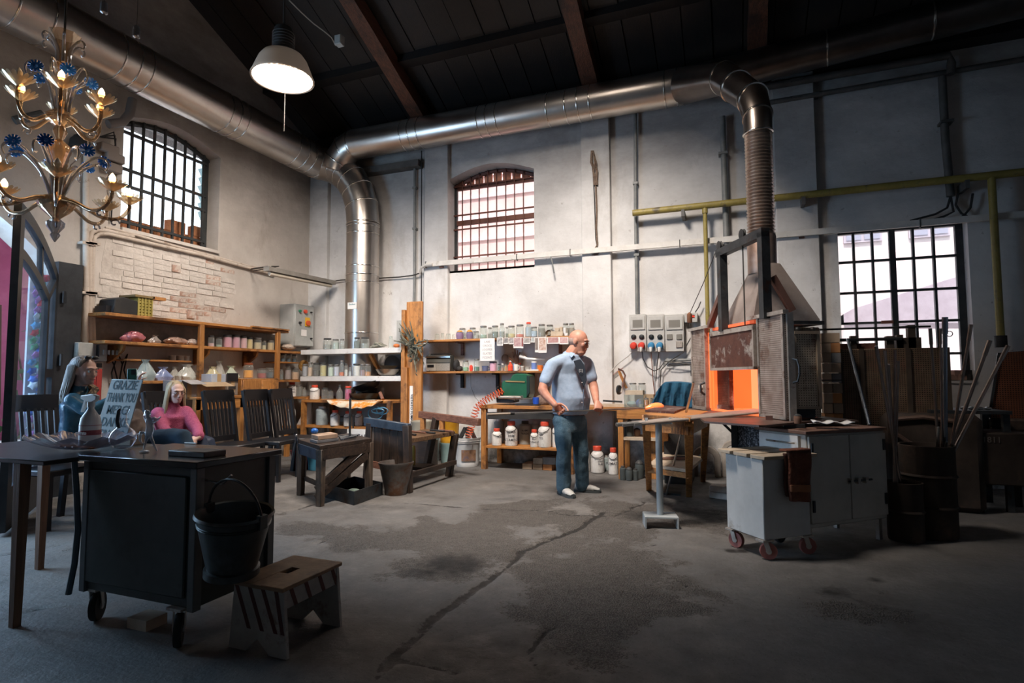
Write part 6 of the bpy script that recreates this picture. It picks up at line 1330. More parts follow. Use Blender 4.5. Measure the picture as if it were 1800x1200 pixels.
for i, (px,pw,ph_,z_,base,y_,w_) in enumerate([(1098,8,20,za,768,7.0,'small black pot at the left end of the pot shelf'),(1107,13,28,za,768,6.97,'taller dark grey pot on the pot shelf'),(1120,12,15,za,768,7.0,'brown dish pot on the pot shelf'),(1143,10,20,za,768,7.0,'bluish pot beside the stool on the pot shelf'),(1170,22,22,za,768,7.05,'wide black pot seen through the stool'),
     (1095,11,24,0,836,6.78,'first black pot on the floor by the bench leg'),(1106,13,24,0,837,6.76,'second black pot on the floor by the bench leg'),(1117,10,20,0,838,6.8,'small black pot on the floor left of the stool'),(1124,16,32,0,836,6.95,'tall round black pot on the floor left of the stool'),(1145,12,28,0,838,7.0,'dark grey pot on the floor behind the stool leg'),(1175,26,24,0,838,7.0,'wide black pot on the floor behind the stool')]):
    q = P(px,base,'y',y_); q.z = z_; w = wat(q); vessel(q,pw*w/1000,ph_*w/1000,'can' if i % 2 else 'pot',dkp if 'brown' not in w_ else (.2,.12,.08),0,'dark',w_,rz=i)
# glass tanks and jars on the bench
t = thing('glass_tank','square glass tank with blue and white pieces on the bench','tank',(P(1115,708,'y',6.95).x,7.0,zw))
a, b_ = P(1097,708,'y',6.92), P(1131,686,'y',6.92); hz = b_.z-a.z
for f in ((a.x,6.92,a.x+.006,7.12),(b_.x-.006,6.92,b_.x,7.12),(a.x,6.92,b_.x,6.926),(a.x,7.114,b_.x,7.12)): part(B().box(f[0],f[1],zw,f[2],f[3],zw+hz),'glass_wall',jarg,t)
part(B().ell((a.x+.08,7.0,zw+.04),(.06,.05,.035),12,6),'pale_powder',cmat((.45,.58,.62)),t); part(B().ell((a.x+.17,7.0,zw+.05),(.045,.05,.045),12,6),'blue_powder',cmat((.08,.14,.45)),t)
part(B().box(a.x+.01,6.95,zw+hz+.0,a.x+.22,7.1,zw+hz+.05),'wooden_block',woodp,t)
for i, (px,pw,ph_,kind,col,fill,lid,y_,zz,w_) in enumerate([(1113,14,20,'jar',Gr,.1,'zinc',7.2,zw+.15,'empty clear jar, left one of the pair above the glass tank'),(1129,14,20,'jar',(.25,.36,.55),.3,'zinc',7.2,zw+.15,'clear jar with blue powder, right one of the pair above the tank'),(1127,9,16,'jar',(.3,.32,.3),.4,'zinc',6.95,zw,'small square jar beside the glass tank'),
     (1136.5,9,17,'jar',(.52,.20,.04),.95,'zinc',6.95,zw,'amber jar beside the hot glass'),(1149,12,16,'jar',(.45,.40,.38),.5,'zinc',7.1,zw,'dull jar behind the hot glass'),(1157,14,22,'jug',(.6,.6,.6),.5,'red',7.25,zw,'white jug with a red lid between the bench and the blue cloth')]):
    q = P(px,708,'y',y_); w = wat(q); q.z = zz; vessel(q,pw*w/1000,ph_*w/1000,kind,col,fill,lid,w_)
solo(B().box(P(1106,0,'y',7.25).x,7.13,zw,P(1137,0,'y',7.25).x,7.3,zw+.15),'jar_box',cardm,'low box under the pair of clear jars on the bench','box')
solo(B().tube([P(1086,690,'y',7.3),P(1092,690,'y',7.28),P(1099,660,'y',7.4),P(1095,652,'y',7.45),P(1087,648,'y',7.5)],.012,7),'bent_rod',rust,'bent dark rod hooked on the wall right of the sagging cord','rod')
solo(B().bar(P(1088,652,'y',7.45),P(1101,682,'y',7.4),.035,.02),'wooden_lath',W_oz,'orange lath leaning behind the bent rod','lath')
solo(B().lathe([(.06,-.012),(.06,.012)],P(1088,685,'y',7.3),16,ax=(1,-.3,0)),'black_disc',black,'black disc standing left of the glass tank','disc')
# ================================================================ socket panels
t = thing('socket_panel','grey wall panel of three switch boxes with red and blue plugs','electrical box',P(1150,617,'y',D-.06))
lg = mat('panel_grey',(.40,.39,.37),(.48,.47,.45),rough=.5); lgd = mat('panel_window',(.20,.19,.17),rough=.3)
def pn(px,py,y=D-.10): return P(px,py,'y',y)
for i, (x0,x1) in enumerate(((1106,1136),(1137,1168),(1169,1202))):
    a, b_ = pn(x0,618), pn(x1,551.5); m_ = part(B().box(a.x+.004,D-.10,a.z,b_.x-.004,D,b_.z),'module',lg,t,bev=.006)
    a2, b2 = pn(x0+2.5,580), pn(x1-2.5,555); part(B().box(a2.x,D-.115,a2.z,b2.x,D-.10,b2.z),'hatch',lg,m_,bev=.004); part(B().box(a2.x+.03,D-.118,a2.z+.03,b2.x-.03,D-.115,b2.z-.05),'window',lgd,m_)
    for s_, px in enumerate((x0+8,x1-8)):
        q = pn(px,592,D-.1)
        if i < 2: part(B().lathe([(.034,0),(.034,.012),(.026,.016),(.01,.03)],q,14,ax=(0,-1,0)),'rotary_switch',steel_d,m_)
        else: part(B().box(q.x-.035,D-.115,q.z-.035,q.x+.035,D-.10,q.z+.035),'switch',lgd,m_,bev=.004)
        if i < 2:
            q = pn(px,606.5,D-.1); cm_ = mat('plug_red',(.65,.05,.03)) if i == 0 else mat('plug_blue',(.04,.22,.42)); pl_ = part(B().lathe([(.042,0),(.044,.05),(.034,.075),(.02,.08)],q,16,ax=(0,-1,-.25)),'plug',cm_,t)
            if not (i == 0 and s_ == 0): part(B().lathe([(.022,0),(.018,.05),(.01,.06)],q+Vector((0,-.07,-.03)),10,ax=(0,-.2,-1)),'strain_relief',plast,pl_)
        elif s_: q = pn(px,605,D-.1); part(B().box(q.x-.04,D-.12,q.z-.04,q.x+.04,D-.10,q.z+.04),'socket',steel_w,t,bev=.004)
t = thing('temperature_display','small grey box with a red digit window right of the socket panel','display',pn(1212,567))
a, b_ = pn(1203,567), pn(1226,549); part(B().box(a.x,D-.10,a.z,b_.x,D,b_.z),'case',lg,t,bev=.008); a2, b2 = pn(1209,559), pn(1221,553); sc_ = part(B().box(a2.x,D-.104,a2.z,b2.x,D-.10,b2.z),'screen',mat('screen_dark',(.02,.01,.01),rough=.2),t)
text_mesh('1106',.042,frame(((a2.x+b2.x)/2,D-.106,(a2.z+b2.z)/2),(1,0,0),(0,0,1)),mat('digit_red',(.8,.05,.02),emit=.8),'digits',sc_)
for i, pts in enumerate([[(1128,612),(1130,630),(1138,645),(1150,652),(1160,647),(1168,635),(1215,640)],[(1144,612),(1146,640),(1148,670),(1152,700)],[(1159,612),(1155,640),(1153,670)],[(1117,611),(1105,625),(1085,640),(1072,655)],[(1119,598),(1140,597),(1165,600),(1185,611)],[(1212,567),(1216,590),(1200,620),(1175,636),(1162,650),(1160,680),(1166,692)],[(1222,549),(1228,540),(1232,530)],[(1216,640),(1190,642),(1175,641)]]):
    solo(B().tube([P(a,c_,'y',D-.09) for a,c_ in pts],.007 if i != 4 else .004,5),'plug_cable',[wire,W_red,wire,mat('pale_cable',(.5,.48,.45)),mat('pale_cable',(.5,.48,.45)),wire,wire,wire][i],
         ['dark cable looping right from the second red plug to the furnace','brown cable hanging straight down from the left blue plug','thin cable hanging from the right blue plug','pale cable running down left from the first red plug','pale cord stretched across the socket panel','long cable from the display box curling down behind the blue cloth','short cable rising from the display box','grey cable just under the dark conduit right of the panel'][i],'cable')
solo(B().tube([P(1170,634,'y',D-.05),P(1216,632,'y',D-.05)],.018,8),'short_conduit',pipe_g,'short dark horizontal conduit right of the plug cables','pipe')
# ================================================================ wooden stool with the hot glass on it
zk = P(1165,716,'y',6.35).z
t0, t1, t2_, t3_ = P(1131,728,'z',zk), P(1213,734,'z',zk), P(1245,722,'z',zk), P(1168,716,'z',zk)
st = thing('wooden_stand','old orange wooden stand with four legs holding the marver plate','stand',((t0+t1+t2_+t3_)/4).xy.to_3d())
part(B().prism([(p.x,p.y) for p in (t0,t1,t2_,t3_)],zk-.035,zk),'top',W_ox,st,bev=.004)
f0, f1 = P(1141,861,'z',0), P(1211,872,'z',0); f2, f3 = f1+(t2_-t1)*.9, f0+(t3_-t0)*.9
cen = (t0+t1+t2_+t3_)/4
tops = [p.lerp(Vector((cen.x,cen.y,p.z)),.08) for p in (t0,t1,t2_,t3_)]
for a, b_ in zip(tops,(f0,f1,f2,f3)): part(B().bar(Vector((a.x,a.y,zk-.035)),Vector((b_.x,b_.y,0)),.075,.075,w2=.055,h2=.055),'leg',W_oz,st,bev=.004)
for a, b_ in zip(tops,tops[1:]+tops[:1]): part(B().bar(Vector((a.x,a.y,zk-.09)),Vector((b_.x,b_.y,zk-.09)),.025,.11),'apron',W_ox,st)
zs_ = .30; mids = [a.lerp(Vector((b_.x,b_.y,0)),1-zs_/zk) for a,b_ in zip(tops,(f0,f1,f2,f3))]
part(B().prism([(p.x,p.y) for p in mids],zs_,zs_+.03),'lower_board',woodp,st)
part(B().bar(Vector((mids[0].x,mids[0].y,zs_-.03)),Vector((mids[1].x,mids[1].y,zs_-.03)),.02,.05),'stretcher',W_ox,st)
mv = P(1165,722,'z',zk); solo(B().prism([(p.x,p.y) for p in (P(1134,724,'z',zk),P(1185,727,'z',zk),P(1208,718,'z',zk),P(1165,715,'z',zk))],zk,zk+.02),'marver_plate',rust,'thin dark steel plate under the glowing glass on the wooden stand','plate')
q = mids[0].lerp(mids[2],.5)
for i in range(3): solo(B().tube([(q.x-.18+.03*i,q.y-.03+.04*i,zs_+.045),(q.x+.12,q.y+.02+.02*i,zs_+.045+.01*i)],.012,6),'wooden_paddle' if i < 2 else 'dark_shears',W_red if i < 2 else blackm,['charred wooden paddle in front on the low board of the stand','charred wooden paddle behind the front one on the low board','dark shears at the back of the low board of the stand'][i],'tool')
# blue cloth over a chair back / box
bc_ = P(1188,718,'y',6.62); cloth = mat('blue_jacket_cloth',(.010,.065,.13),(.016,.11,.20),rough=.85,sc=10,bump=.5)
b = B(); n, m_ = 44, 14; vs = []; x0, x1 = P(1157,700,'y',6.62).x, P(1219,700,'y',6.62).x; zt = P(1185,670,'y',6.62).z
for j in range(m_+1):
    for i in range(n+1):
        u = i/n; v = j/m_; top = zt-.02*(2*u-1)**2-(.10*(max(0,.25-u)/.25)**1.5)
        zz = top-(top-.86)*max(0,(v-.18)/.82); yy = 6.66-.10*min(1,v/.22)-.02*v
        f = .030*math.sin(u*24+v*2)*min(1,v*2)+.014*math.sin(u*47+3)*v
        vs.append((x0+(x1-x0)*u+(-.10*(1-u)*v*.6),yy-f-.02,zz))
b.add(vs,[(j*(n+1)+i,j*(n+1)+i+1,(j+1)*(n+1)+i+1,(j+1)*(n+1)+i) for j in range(m_) for i in range(n)])
o = solo(b,'blue_cloth',cloth,'dark blue cloth draped in folds left of the furnace','cloth'); s_ = o.modifiers.new('s','SOLIDIFY'); s_.thickness = .012
t = thing('draped_crate','dark box hidden under the blue cloth','box',(bc_.x,6.9,0)); part(B().box(x0+.04,6.70,.0,x1-.04,7.15,zt-.05),'box_body',blackm,t,bev=.01)
# arched firebrick door leaning on the wall
def arch(pxc,half,top,base,y,m,name,label,th=.09,inn=.56):
    c = P(pxc,base,'y',y); w = wat(c); R_ = half*w/1000; H = (base-top)*w/1000; b = B(); o = []; i_ = []
    for k in range(13):
        a = PI*k/12; o.append((c.x+R_*math.cos(a),y,H-R_+R_*math.sin(a))); i_.append((c.x+R_*inn*math.cos(a),y,H-R_+R_*inn*math.sin(a)))
    poly_o = [(c.x+R_,y,0)]+o+[(c.x-R_,y,0)]; poly_i = [(c.x+R_*inn,y,0)]+i_+[(c.x-R_*inn,y,0)]
    vs = poly_o+poly_i; n = len(poly_o); v2 = [(p[0],y+th,p[2]) for p in vs]; fs = []
    for k in range(n-1):
        fs += [(k,k+1,n+k+1,n+k),(2*n+k,3*n+k,3*n+k+1,2*n+k+1),(k,2*n+k,2*n+k+1,k+1),(n+k,n+k+1,3*n+k+1,3*n+k)]
    fs += [(0,n,3*n,2*n),(n-1,3*n-1,4*n-1,2*n-1)]
    b.add(vs+v2,fs); return solo(b,name,m,label,'arch',bev=.008)
arch(1242,24,781,835,7.30,mat('refractory_grey',(.28,.25,.22),(.42,.38,.34),rough=.9,sc=6),'refractory_arch','grey horseshoe-shaped refractory arch leaning on the wall')
arch(1290,20,770,835,7.35,MATS['refractory_grey'],'refractory_arch','partly hidden refractory arch behind the furnace table legs')
# white bricks on the floor left of the cart
wbm = mat('white_brick',(.52,.47,.42),(.66,.61,.56),rough=.9,sc=8,bump=.4)
for i, (a,b_,z0) in enumerate([((1252,876),(1290,888),0),((1254,860),(1288,866),.065)]):
    p, q = P(a[0],a[1],'z',0), P(b_[0],b_[1],'z',0); d = (q-p).normalized(); p = P(1254+i*2,878,'z',0)
    R_ = Matrix.Rotation(-.45+i*.25,3,'Z'); c = P(1272,878,'z',0)+Vector((.0,.06,z0+.032)); solo(B().obox(c,(.24,.13,.062),R_),'white_brick',wbm,['lower white brick on the floor left of the cart','upper white brick lying askew on the other one'][i],'brick',bev=.006)
c = P(1286,892,'z',0); solo(B().extr([c,c+Vector((.06,-.04,0)),c+Vector((.07,-.03,.12))],(.03,.04,0)),'pale_shard',wbm,'pale pointed brick shard leaning on the cart','brick')
# ================================================================ rod rest stand with bundle of irons
gp_ = mat('galvanised_paint',(.36,.40,.42),(.48,.51,.52),rough=.5,sc=5)
c = P(1160,921,'z',0); p = P(1128,922,'z',0); q = P(1196,932,'z',0)
rs = thing('rod_rest','pale grey steel stand with a thick round post holding the bundle of irons','stand',c)
ctr = P(1161,924,'z',0)
b = B(); R_ = Matrix.Rotation(math.radians(14),3,'Z')
b.obox(ctr+Vector((0,0,.085)),(.26,.19,.012),R_).obox(ctr+R_ @ Vector((-.125,0,.042)),(.012,.19,.085),R_).obox(ctr+R_ @ Vector((.125,0,.042)),(.012,.19,.085),R_)
part(b,'channel_base',gp_,rs)
wr = wat(ctr); zrr = P(1158,745,'x',ctr.x).z; ztp = CAMH-(746-664)*wr/1000
part(B().tube([ctr+Vector((0,0,.09)),ctr+Vector((0,0,ztp))],.027,16),'post',gp_,rs)
e0 = Vector((ctr.x,ctr.y,ztp)); end = FP(.55,.10,.895); stt = P(1104,746,'z',ztp-.0)
dv = (end-e0); dv.normalize()
part(B().bar(e0-Vector((.10,.04,0)),e0+Vector((.10,.04,0)),.04,.012),'saddle',gp_,rs)
part(B().bar(e0+Vector((-.09,-.04,0)),e0+Vector((-.09,-.04,.045)),.02,.02),'stop',gp_,rs); part(B().bar(e0+Vector((.09,.04,0)),e0+Vector((.09,.04,.045)),.02,.02),'stop',gp_,rs)
irm = mat('hot_iron',(.40,.33,.29),(.54,.46,.41),rough=.45,metal=.5)
sv = Vector((dv.y,-dv.x,0)).normalized()
for i in range(7):
    o_ = (i-3)*.024; ln_ = [.34,.30,.26,.36,.28,.33,.24][i]
    a = e0-dv*ln_+sv*o_+Vector((0,0,.018)); b_ = end+sv*o_*1.6+Vector((0,0,.018))
    t = thing('blowing_iron','thin steel blowing iron, %s of seven from the camera side on the rod rest' % ORD[6-i],'rod',a,group='irons laid from the rod rest into the furnace')
    part(B().tube([a,b_],.0105,8),'rod',irm,t); part(B().tube([a,a+dv*.10],.0125,8),'mouthpiece',steel,t)
# slanting dark rod leaning beside the furnace
solo(B().tube([P(1171,870,'z',0),P(1181,840,'y',5.6).lerp(P(1181,840,'y',5.6),0),P(1219,672,'y',5.35)][::2],.010,8),'leaning_iron',steel,'long steel rod leaning from the floor against the far furnace door','rod')
solo(B().box(P(1172,868,'z',0).x-.1,P(1172,868,'z',0).y-.05,0,P(1172,868,'z',0).x+.14,P(1172,868,'z',0).y+.05,.02),'floor_plate',steel_d,'flat dark plate on the floor behind the grey post','plate')
# small things on the furnace table
t = thing('newspaper','folded pale newspaper on the cabinet top by the side screen','newspaper',P(1455,745,'z',.87)); q = P(1455,744,'z',.862)
b = B(); n = 12; vs = []
for i in range(n+1):
    for j in (0,1): vs.append(q+Vector((-.10+.26*i/n,-.05+.14*j-.02*i/n,.012+.010*math.sin(i*1.2+j))))
b.add(vs,[(2*i,2*i+2,2*i+3,2*i+1) for i in range(n)]); o = part(b,'sheet',paper,t); s_ = o.modifiers.new('s','SOLIDIFY'); s_.thickness = .006
vessel(P(1405,746,'z',zf)+Vector((0,.08,0)),.055,.07,'pot',(.20,.10,.06),0,'dark','dark and orange pot under the side screen on the furnace table')
# ================================================================ small wheeled cart with brown towel
F0, F1, F2 = P(1344,950,'z',.13), P(1426,940,'z',.13), P(1291,925,'z',.13)
ca = (F1-F0).normalized(); cw_ = (F1-F0).length; cb_ = Vector((-ca.y,ca.x,0)); cd_ = min((F2-F0).dot(cb_),.36)
cart = thing('wheeled_cart','small white metal cart on castors with a brown towel hanging in front','cart',(F0.x,F0.y,0),math.atan2(ca.y,ca.x))
wct = wat(F0); zct = CAMH-(806-664)*wct/1000
cart_m = mat('cart_white',(.46,.47,.47),(.56,.57,.57),rough=.5,sc=4,c3=(.30,.27,.24),sc3=5,t3=.64)
part(B().box(0,0,.13,cw_,cd_,zct-.02),'body',cart_m,cart,local=True,bev=.005)
for i, (y0,y1) in enumerate(((-.03,.10),(.11,.24),(.25,cd_+.02))): part(B().box(-.01-.02*i,y0,zct-.018+.004*i,cw_+.05-.03*i,y1,zct+.006+.004*i),'top_board',woodp,cart,local=True,bev=.003)
def castor(x,y,rz,wm,par,R0=.055,zt=.13):
    p_ = part(B().box(x-.045,y-.035,zt-.012,x+.045,y+.035,zt),'castor_plate',steel_w,par,local=True)
    Rr = Matrix.Rotation(rz,3,'Z'); c = Vector((x,y,R0))+Rr @ Vector((.02,0,0))
    ax = Rr @ Vector((0,1,0))
    part(B().lathe([(R0*.55,-.016),(R0*.96,-.016),(R0,-.01),(R0,.01),(R0*.96,.016),(R0*.55,.016)],c,20,ax=ax),'wheel',wm,par,local=True)
    part(B().lathe([(.018,-.024),(.018,.024)],c,10,ax=ax),'hub',steel_w,p_,local=True)
    for s_ in (-1,1): part(B().bar(c+ax*.024*s_,Vector((x,y,zt-.01))+ax*.024*s_,.03,.005,up=ax),'fork',steel_w,p_,local=True)
rw = mat('red_wheel',(.28,.09,.075),(.36,.13,.11),rough=.6)
castor(.03,.03,-.6,rw,cart); castor(cw_-.03,.03,-.4,rw,cart); castor(.03,cd_-.03,-1.3,rw,cart); castor(cw_-.0,cd_-.06,.2,rubber,cart)
tw = mat('brown_towel',(.12,.038,.022),(.19,.068,.04),rough=.95,sc=14,bump=.9); tw2 = mat('towel_band',(.30,.12,.06),rough=.95)
def towel(u0,u1,zt_,zb_,v0=0,v1=1):
    b = B(); n, m_ = 14, 16; vs = []
    for j in range(m_+1):
        for i in range(n+1):
            u = i/n; v = v0+(v1-v0)*j/m_; vs.append((u0+(u1-u0)*u+.006*math.sin(v*7),-.05-.010*math.sin(u*9+v)-.012*v*math.sin(u*4),zt_+(zb_-zt_)*v-.02*u*v))
    b.add(vs,[(j*(n+1)+i,j*(n+1)+i+1,(j+1)*(n+1)+i+1,(j+1)*(n+1)+i) for j in range(m_) for i in range(n)]); return b
tx0, tx1 = cw_*.42, cw_*.92
t = thing('brown_towel','dark brown towel with a lighter band hanging on the front of the cart','towel',cart.location,cart.rotation_euler.z)
ztop_, zbot_ = zct+.03, CAMH-(884-664)*wct/1000
o = part(towel(tx0,tx1,ztop_,zbot_),'towel_fold',tw,t,local=True); o.modifiers.new('s','SOLIDIFY').thickness = .02
o = part(towel(tx0+.002,tx1-.002,ztop_,zbot_,.66,.80),'band',tw2,t,local=True); o.location = (0,-.009,0); o.modifiers.new('s','SOLIDIFY').thickness = .004
o = part(towel(tx0-.02,tx1-.06,ztop_-.01,zbot_+.03),'towel_fold',mat('towel_dark',(.07,.024,.016),rough=.95),t,local=True); o.location = (0,.018,0); o.modifiers.new('s','SOLIDIFY').thickness = .012
part(B().box(tx0-.01,-.06,ztop_-.0,tx1,.02,ztop_+.015),'folded_top',tw,t,local=True,bev=.006)
# ================================================================ barrels, irons and clutter on the right
bdk = mat('sooty_barrel',(.028,.020,.016),(.055,.040,.032),rough=.7,metal=.4,sc=5,c3=(.09,.055,.04),sc3=3)
def barrel(pxl,pxr,pyt,base,name,label,m,ribs=2):
    c0 = P((pxl+pxr)/2,base,'z',0); w = wat(c0); r = (pxr-pxl)*w/2000*.93; c0 = c0+Vector((c0.x,c0.y,0)).normalized()*r; w = wat(c0); H = CAMH-(pyt-664)*w/1000
    t = thing(name,label,'barrel',(c0.x,c0.y,0))
    part(B().lathe([(r*.97,0),(r,.02),(r,H-.02),(r*1.03,H-.01),(r*1.03,H),(r*.95,H),(r*.94,.06),(.01,.05)],c0,32,cap=False),'drum',m,t)
    for k in range(ribs): z_ = H*(k+1)/(ribs+1); part(B().lathe([(r,z_-.015),(r+.012,z_),(r,z_+.015)],c0,32,cap=False),'hoop',m,t)
    return c0, r, H
cb1, rb1, hb1 = barrel(1590,1682,785,950,'iron_barrel','large dark barrel with long irons standing in it at the right',bdk)
cb2, rb2, hb2 = barrel(1563,1624,850,955,'small_drum','smaller dark drum with thin irons left of the large barrel',bdk,1)
irn = mat('dull_iron',(.26,.20,.17),(.36,.29,.26),rough=.3,metal=1); irb = mat('blue_steel',(.30,.34,.40),rough=.25,metal=1)
def rods(lst,c,r,H,where,grp):
    for i, (tx,ty,bx_,by_,rad,m_,w_) in enumerate(lst):
        f = (bx_-0)
        base = c+Vector((_r.x,_r.y,0))*((bx_-(900+1000*((c-CC).dot(RT)/wat(c))))*wat(c)/1000*.8); base = Vector((base.x,base.y,.08))
        wt = wat(c)+random.uniform(-.1,.1); top = PW(tx,ty,wt)
        a = PW(bx_,by_,wat(c)); d = (a-top).normalized(); L_ = (top.z-.08)/max(.2,-d.z); foot = top+d*L_
        rr_ = Vector((foot.x-c.x,foot.y-c.y,0));
        if rr_.length > r*.8: foot = Vector((c.x,c.y,.08))+rr_.normalized()*r*.8
        t = thing('standing_iron',w_,'rod',foot,group=grp); part(B().tube([foot,top],rad,8),'rod',m_,t); part(B().tube([top,top.lerp(foot,.08)],rad*1.25,8),'collar',m_,t)
rods([(1635,577,1654,790,.010,irn,'iron leaning left, leftmost in the large barrel'),(1653,577,1656,790,.008,irn,'thin upright iron beside the thick one in the large barrel'),(1661,557,1668,785,.016,irb,'thickest upright bluish iron in the large barrel'),(1707,570,1671,790,.011,irn,'tall iron leaning right from the large barrel, steepest of the three'),
      (1740,598,1676,775,.013,irn,'thick iron leaning far right, middle of the three'),(1772,608,1678,778,.013,irn,'lowest iron leaning furthest right from the large barrel'),(1649,750,1648,790,.007,steel,'short pale rod just above the rim of the large barrel'),(1664,776,1660,790,.007,steel,'shortest pale rod at the rim of the large barrel')],cb1,rb1,hb1,'','irons in the large barrel')
rods([(1540,608,1583,848,.010,irn,'iron with a red collar leaning left in the small drum'),(1555,616,1577,848,.009,irn,'pale iron second from the left in the small drum'),(1562,640,1575,845,.007,irn,'short thin iron in the middle of the small drum'),(1573,615,1571,840,.008,irn,'upright thin iron in the small drum'),(1579,634,1572,840,.008,irn,'thin iron leaning slightly right in the small drum')],cb2,rb2,hb2,'','irons in the small drum')
solo(B().tube([P(1528,747,'z',.828),PW(1490,596,5.0)],.013,8),'bright_iron',irb,'bright blue-lit iron leaning from the cabinet top against the dark kiln','rod')
# kiln chests behind the barrels
kp_ = lat(1612,5.2); t = thing('dark_furnace','rounded black furnace box behind the barrels','furnace',(kp_.x,kp_.y,0)); Rk = math.radians(-8)
t.rotation_euler.z = Rk
part(B().box(-.30,.0,.0,.45,.5,.86),'body',bdk,t,local=True,bev=.05); part(B().tube([(-.22,-.02,.80),(.02,-.02,.83),(.24,-.02,.80)],.02,8),'rim',mat('rim_brown',(.10,.06,.045),rough=.5),t,local=True)
part(B().tube([(-.22,-.03,.80),(-.22,-.03,.70),(-.10,-.04,.60),(.02,-.04,.55)],.02,8),'hood_edge',mat('rim_brown',(.10,.06,.045)),t,local=True)
a = P(1640,724,'z',.90); t = thing('steel_table','dark steel table with a thin top right of the barrel','table',lat(1700,5.3))
c = lat(1705,5.2); part(B().box(c.x-.35,c.y-.1,.86,c.x+.25,c.y+.45,.89),'top',steel_d,t)
for x_, y_ in ((-.3,-.05),(.2,-.05),(-.3,.4),(.2,.4)): part(B().box(c.x+x_,c.y+y_,0,c.x+x_+.05,c.y+y_+.05,.86),'leg',steel_d,t)
for i in range(4): solo(B().ell((c.x-.05+i*.06,c.y+.05,.905),(.03,.02,.015),8,5),'metal_scrap',steel,'small metal scrap on the dark steel table, %s from the left' % ORD[i],'scrap','scraps on the dark steel table')
c = lat(1752,5.0); t = thing('dark_stand','black box stand with legs at the right edge of the photo','stand',(c.x,c.y,0)); part(B().box(c.x-.22,c.y,.25,c.x+.3,c.y+.5,.70),'body',bdk,t,bev=.01)
for x_, y_ in ((-.2,.02),(.22,.02),(-.2,.42),(.22,.42)): part(B().box(c.x+x_,c.y+y_,0,c.x+x_+.06,c.y+y_+.06,.25),'leg',bdk,t)
text_mesh('1811',.07,frame((c.x-.07,c.y-.006,.64),(1,0,0),(0,0,1)),mat('stencil',(.12,.10,.09)),'stencil',t)
c = lat(1780,5.4); t = thing('red_kiln_door','reddish perforated kiln door panel at the right edge above the black stand','panel',(c.x,c.y,.8),math.radians(-12))
rp_ = perf('red_brown_perforated',((.20,.07,.035),(.30,.11,.06)),52)
part(B().extr([(-.20,0,0),(.45,0,0),(.45,0,.66),(-.10,0,.62)],(0,.05,0)),'sheet',rp_,t,local=True); part(B().bar((-.20,-.01,0),(-.10,-.01,.62),.02,.03),'edge',steel_d,t,local=True); part(B().box(.22,-.04,.0,.45,-.0,.12),'slot',bdk,t,local=True); part(B().box(.28,.0,.66,.36,.05,.70),'clip',bdk,t,local=True)
part(B().box(-.2,-.1,-.12,.5,.3,-.0),'ledge',bdk,t,local=True,bev=.02)
for i in range(7):
    q = P(1672+i*5,640,'y',D+.1); solo(B().obox((q.x,D+.10,z3a+.035+.05*(i % 2)),(.07,.09,.06),Matrix.Rotation(i*.4,3,'Z')),'brick_fragment',blackm if i > 4 else mat('fragment_pink',(.30,.16,.12),(.4,.25,.2),rough=.9),'small brick fragment on the right window sill, %s from the left' % ORD[i],'brick','fragments on the window sill')
# ================================================================ people
FWf = Vector((FW.x,FW.y,0)).normalized(); Zu = Vector((0,0,1))
def loft(b,rings,n=20):
    vs = []
    for c, ax, ay in rings:
        for k in range(n): a = 2*PI*k/n; vs.append(Vector(c)+ax*math.cos(a)+ay*math.sin(a))
    m = len(rings); b.add(vs,[(i*n+k,i*n+(k+1) % n,(i+1)*n+(k+1) % n,(i+1)*n+k) for i in range(m-1) for k in range(n)]+[list(range(n))[::-1],[(m-1)*n+k for k in range(n)]])
def limb(b,pts,rad,n=12,sub=5):
    P_, R_ = [], []; pts = [Vector(p) for p in pts]
    for i in range(len(pts)-1):
        p0 = pts[max(i-1,0)]; p1, p2 = pts[i], pts[i+1]; p3 = pts[min(i+2,len(pts)-1)]
        for k in range(sub):
            t = k/sub; P_.append(.5*((2*p1)+(p2-p0)*t+(2*p0-5*p1+4*p2-p3)*t*t+(3*p1-p0-3*p2+p3)*t**3)*.6+(p1.lerp(p2,t))*.4); R_.append(rad[i]+(rad[i+1]-rad[i])*t)
    P_.append(pts[-1]); R_.append(rad[-1]); b.tube(P_,R_,n); b.ell(pts[0],rad[0],10,8); b.ell(pts[-1],rad[-1],10,8)
def remesh(b,name,m,parent,vox=.008,it=4,fac=.5,disp=0,label=None):
    o = part(b,name,m,parent,label=label); r = o.modifiers.new('r','REMESH'); r.mode = 'VOXEL'; r.voxel_size = vox; r.use_smooth_shade = True
    if it: s = o.modifiers.new('s','SMOOTH'); s.iterations = it; s.factor = fac
    if disp:
        tx = bpy.data.textures.get('folds') or bpy.data.textures.new('folds','CLOUDS'); tx.noise_scale = .17; tx.noise_depth = 2
        d = o.modifiers.new('d','DISPLACE'); d.texture = tx; d.strength = disp; d.mid_level = .5; d.texture_coords = 'LOCAL'
    return o
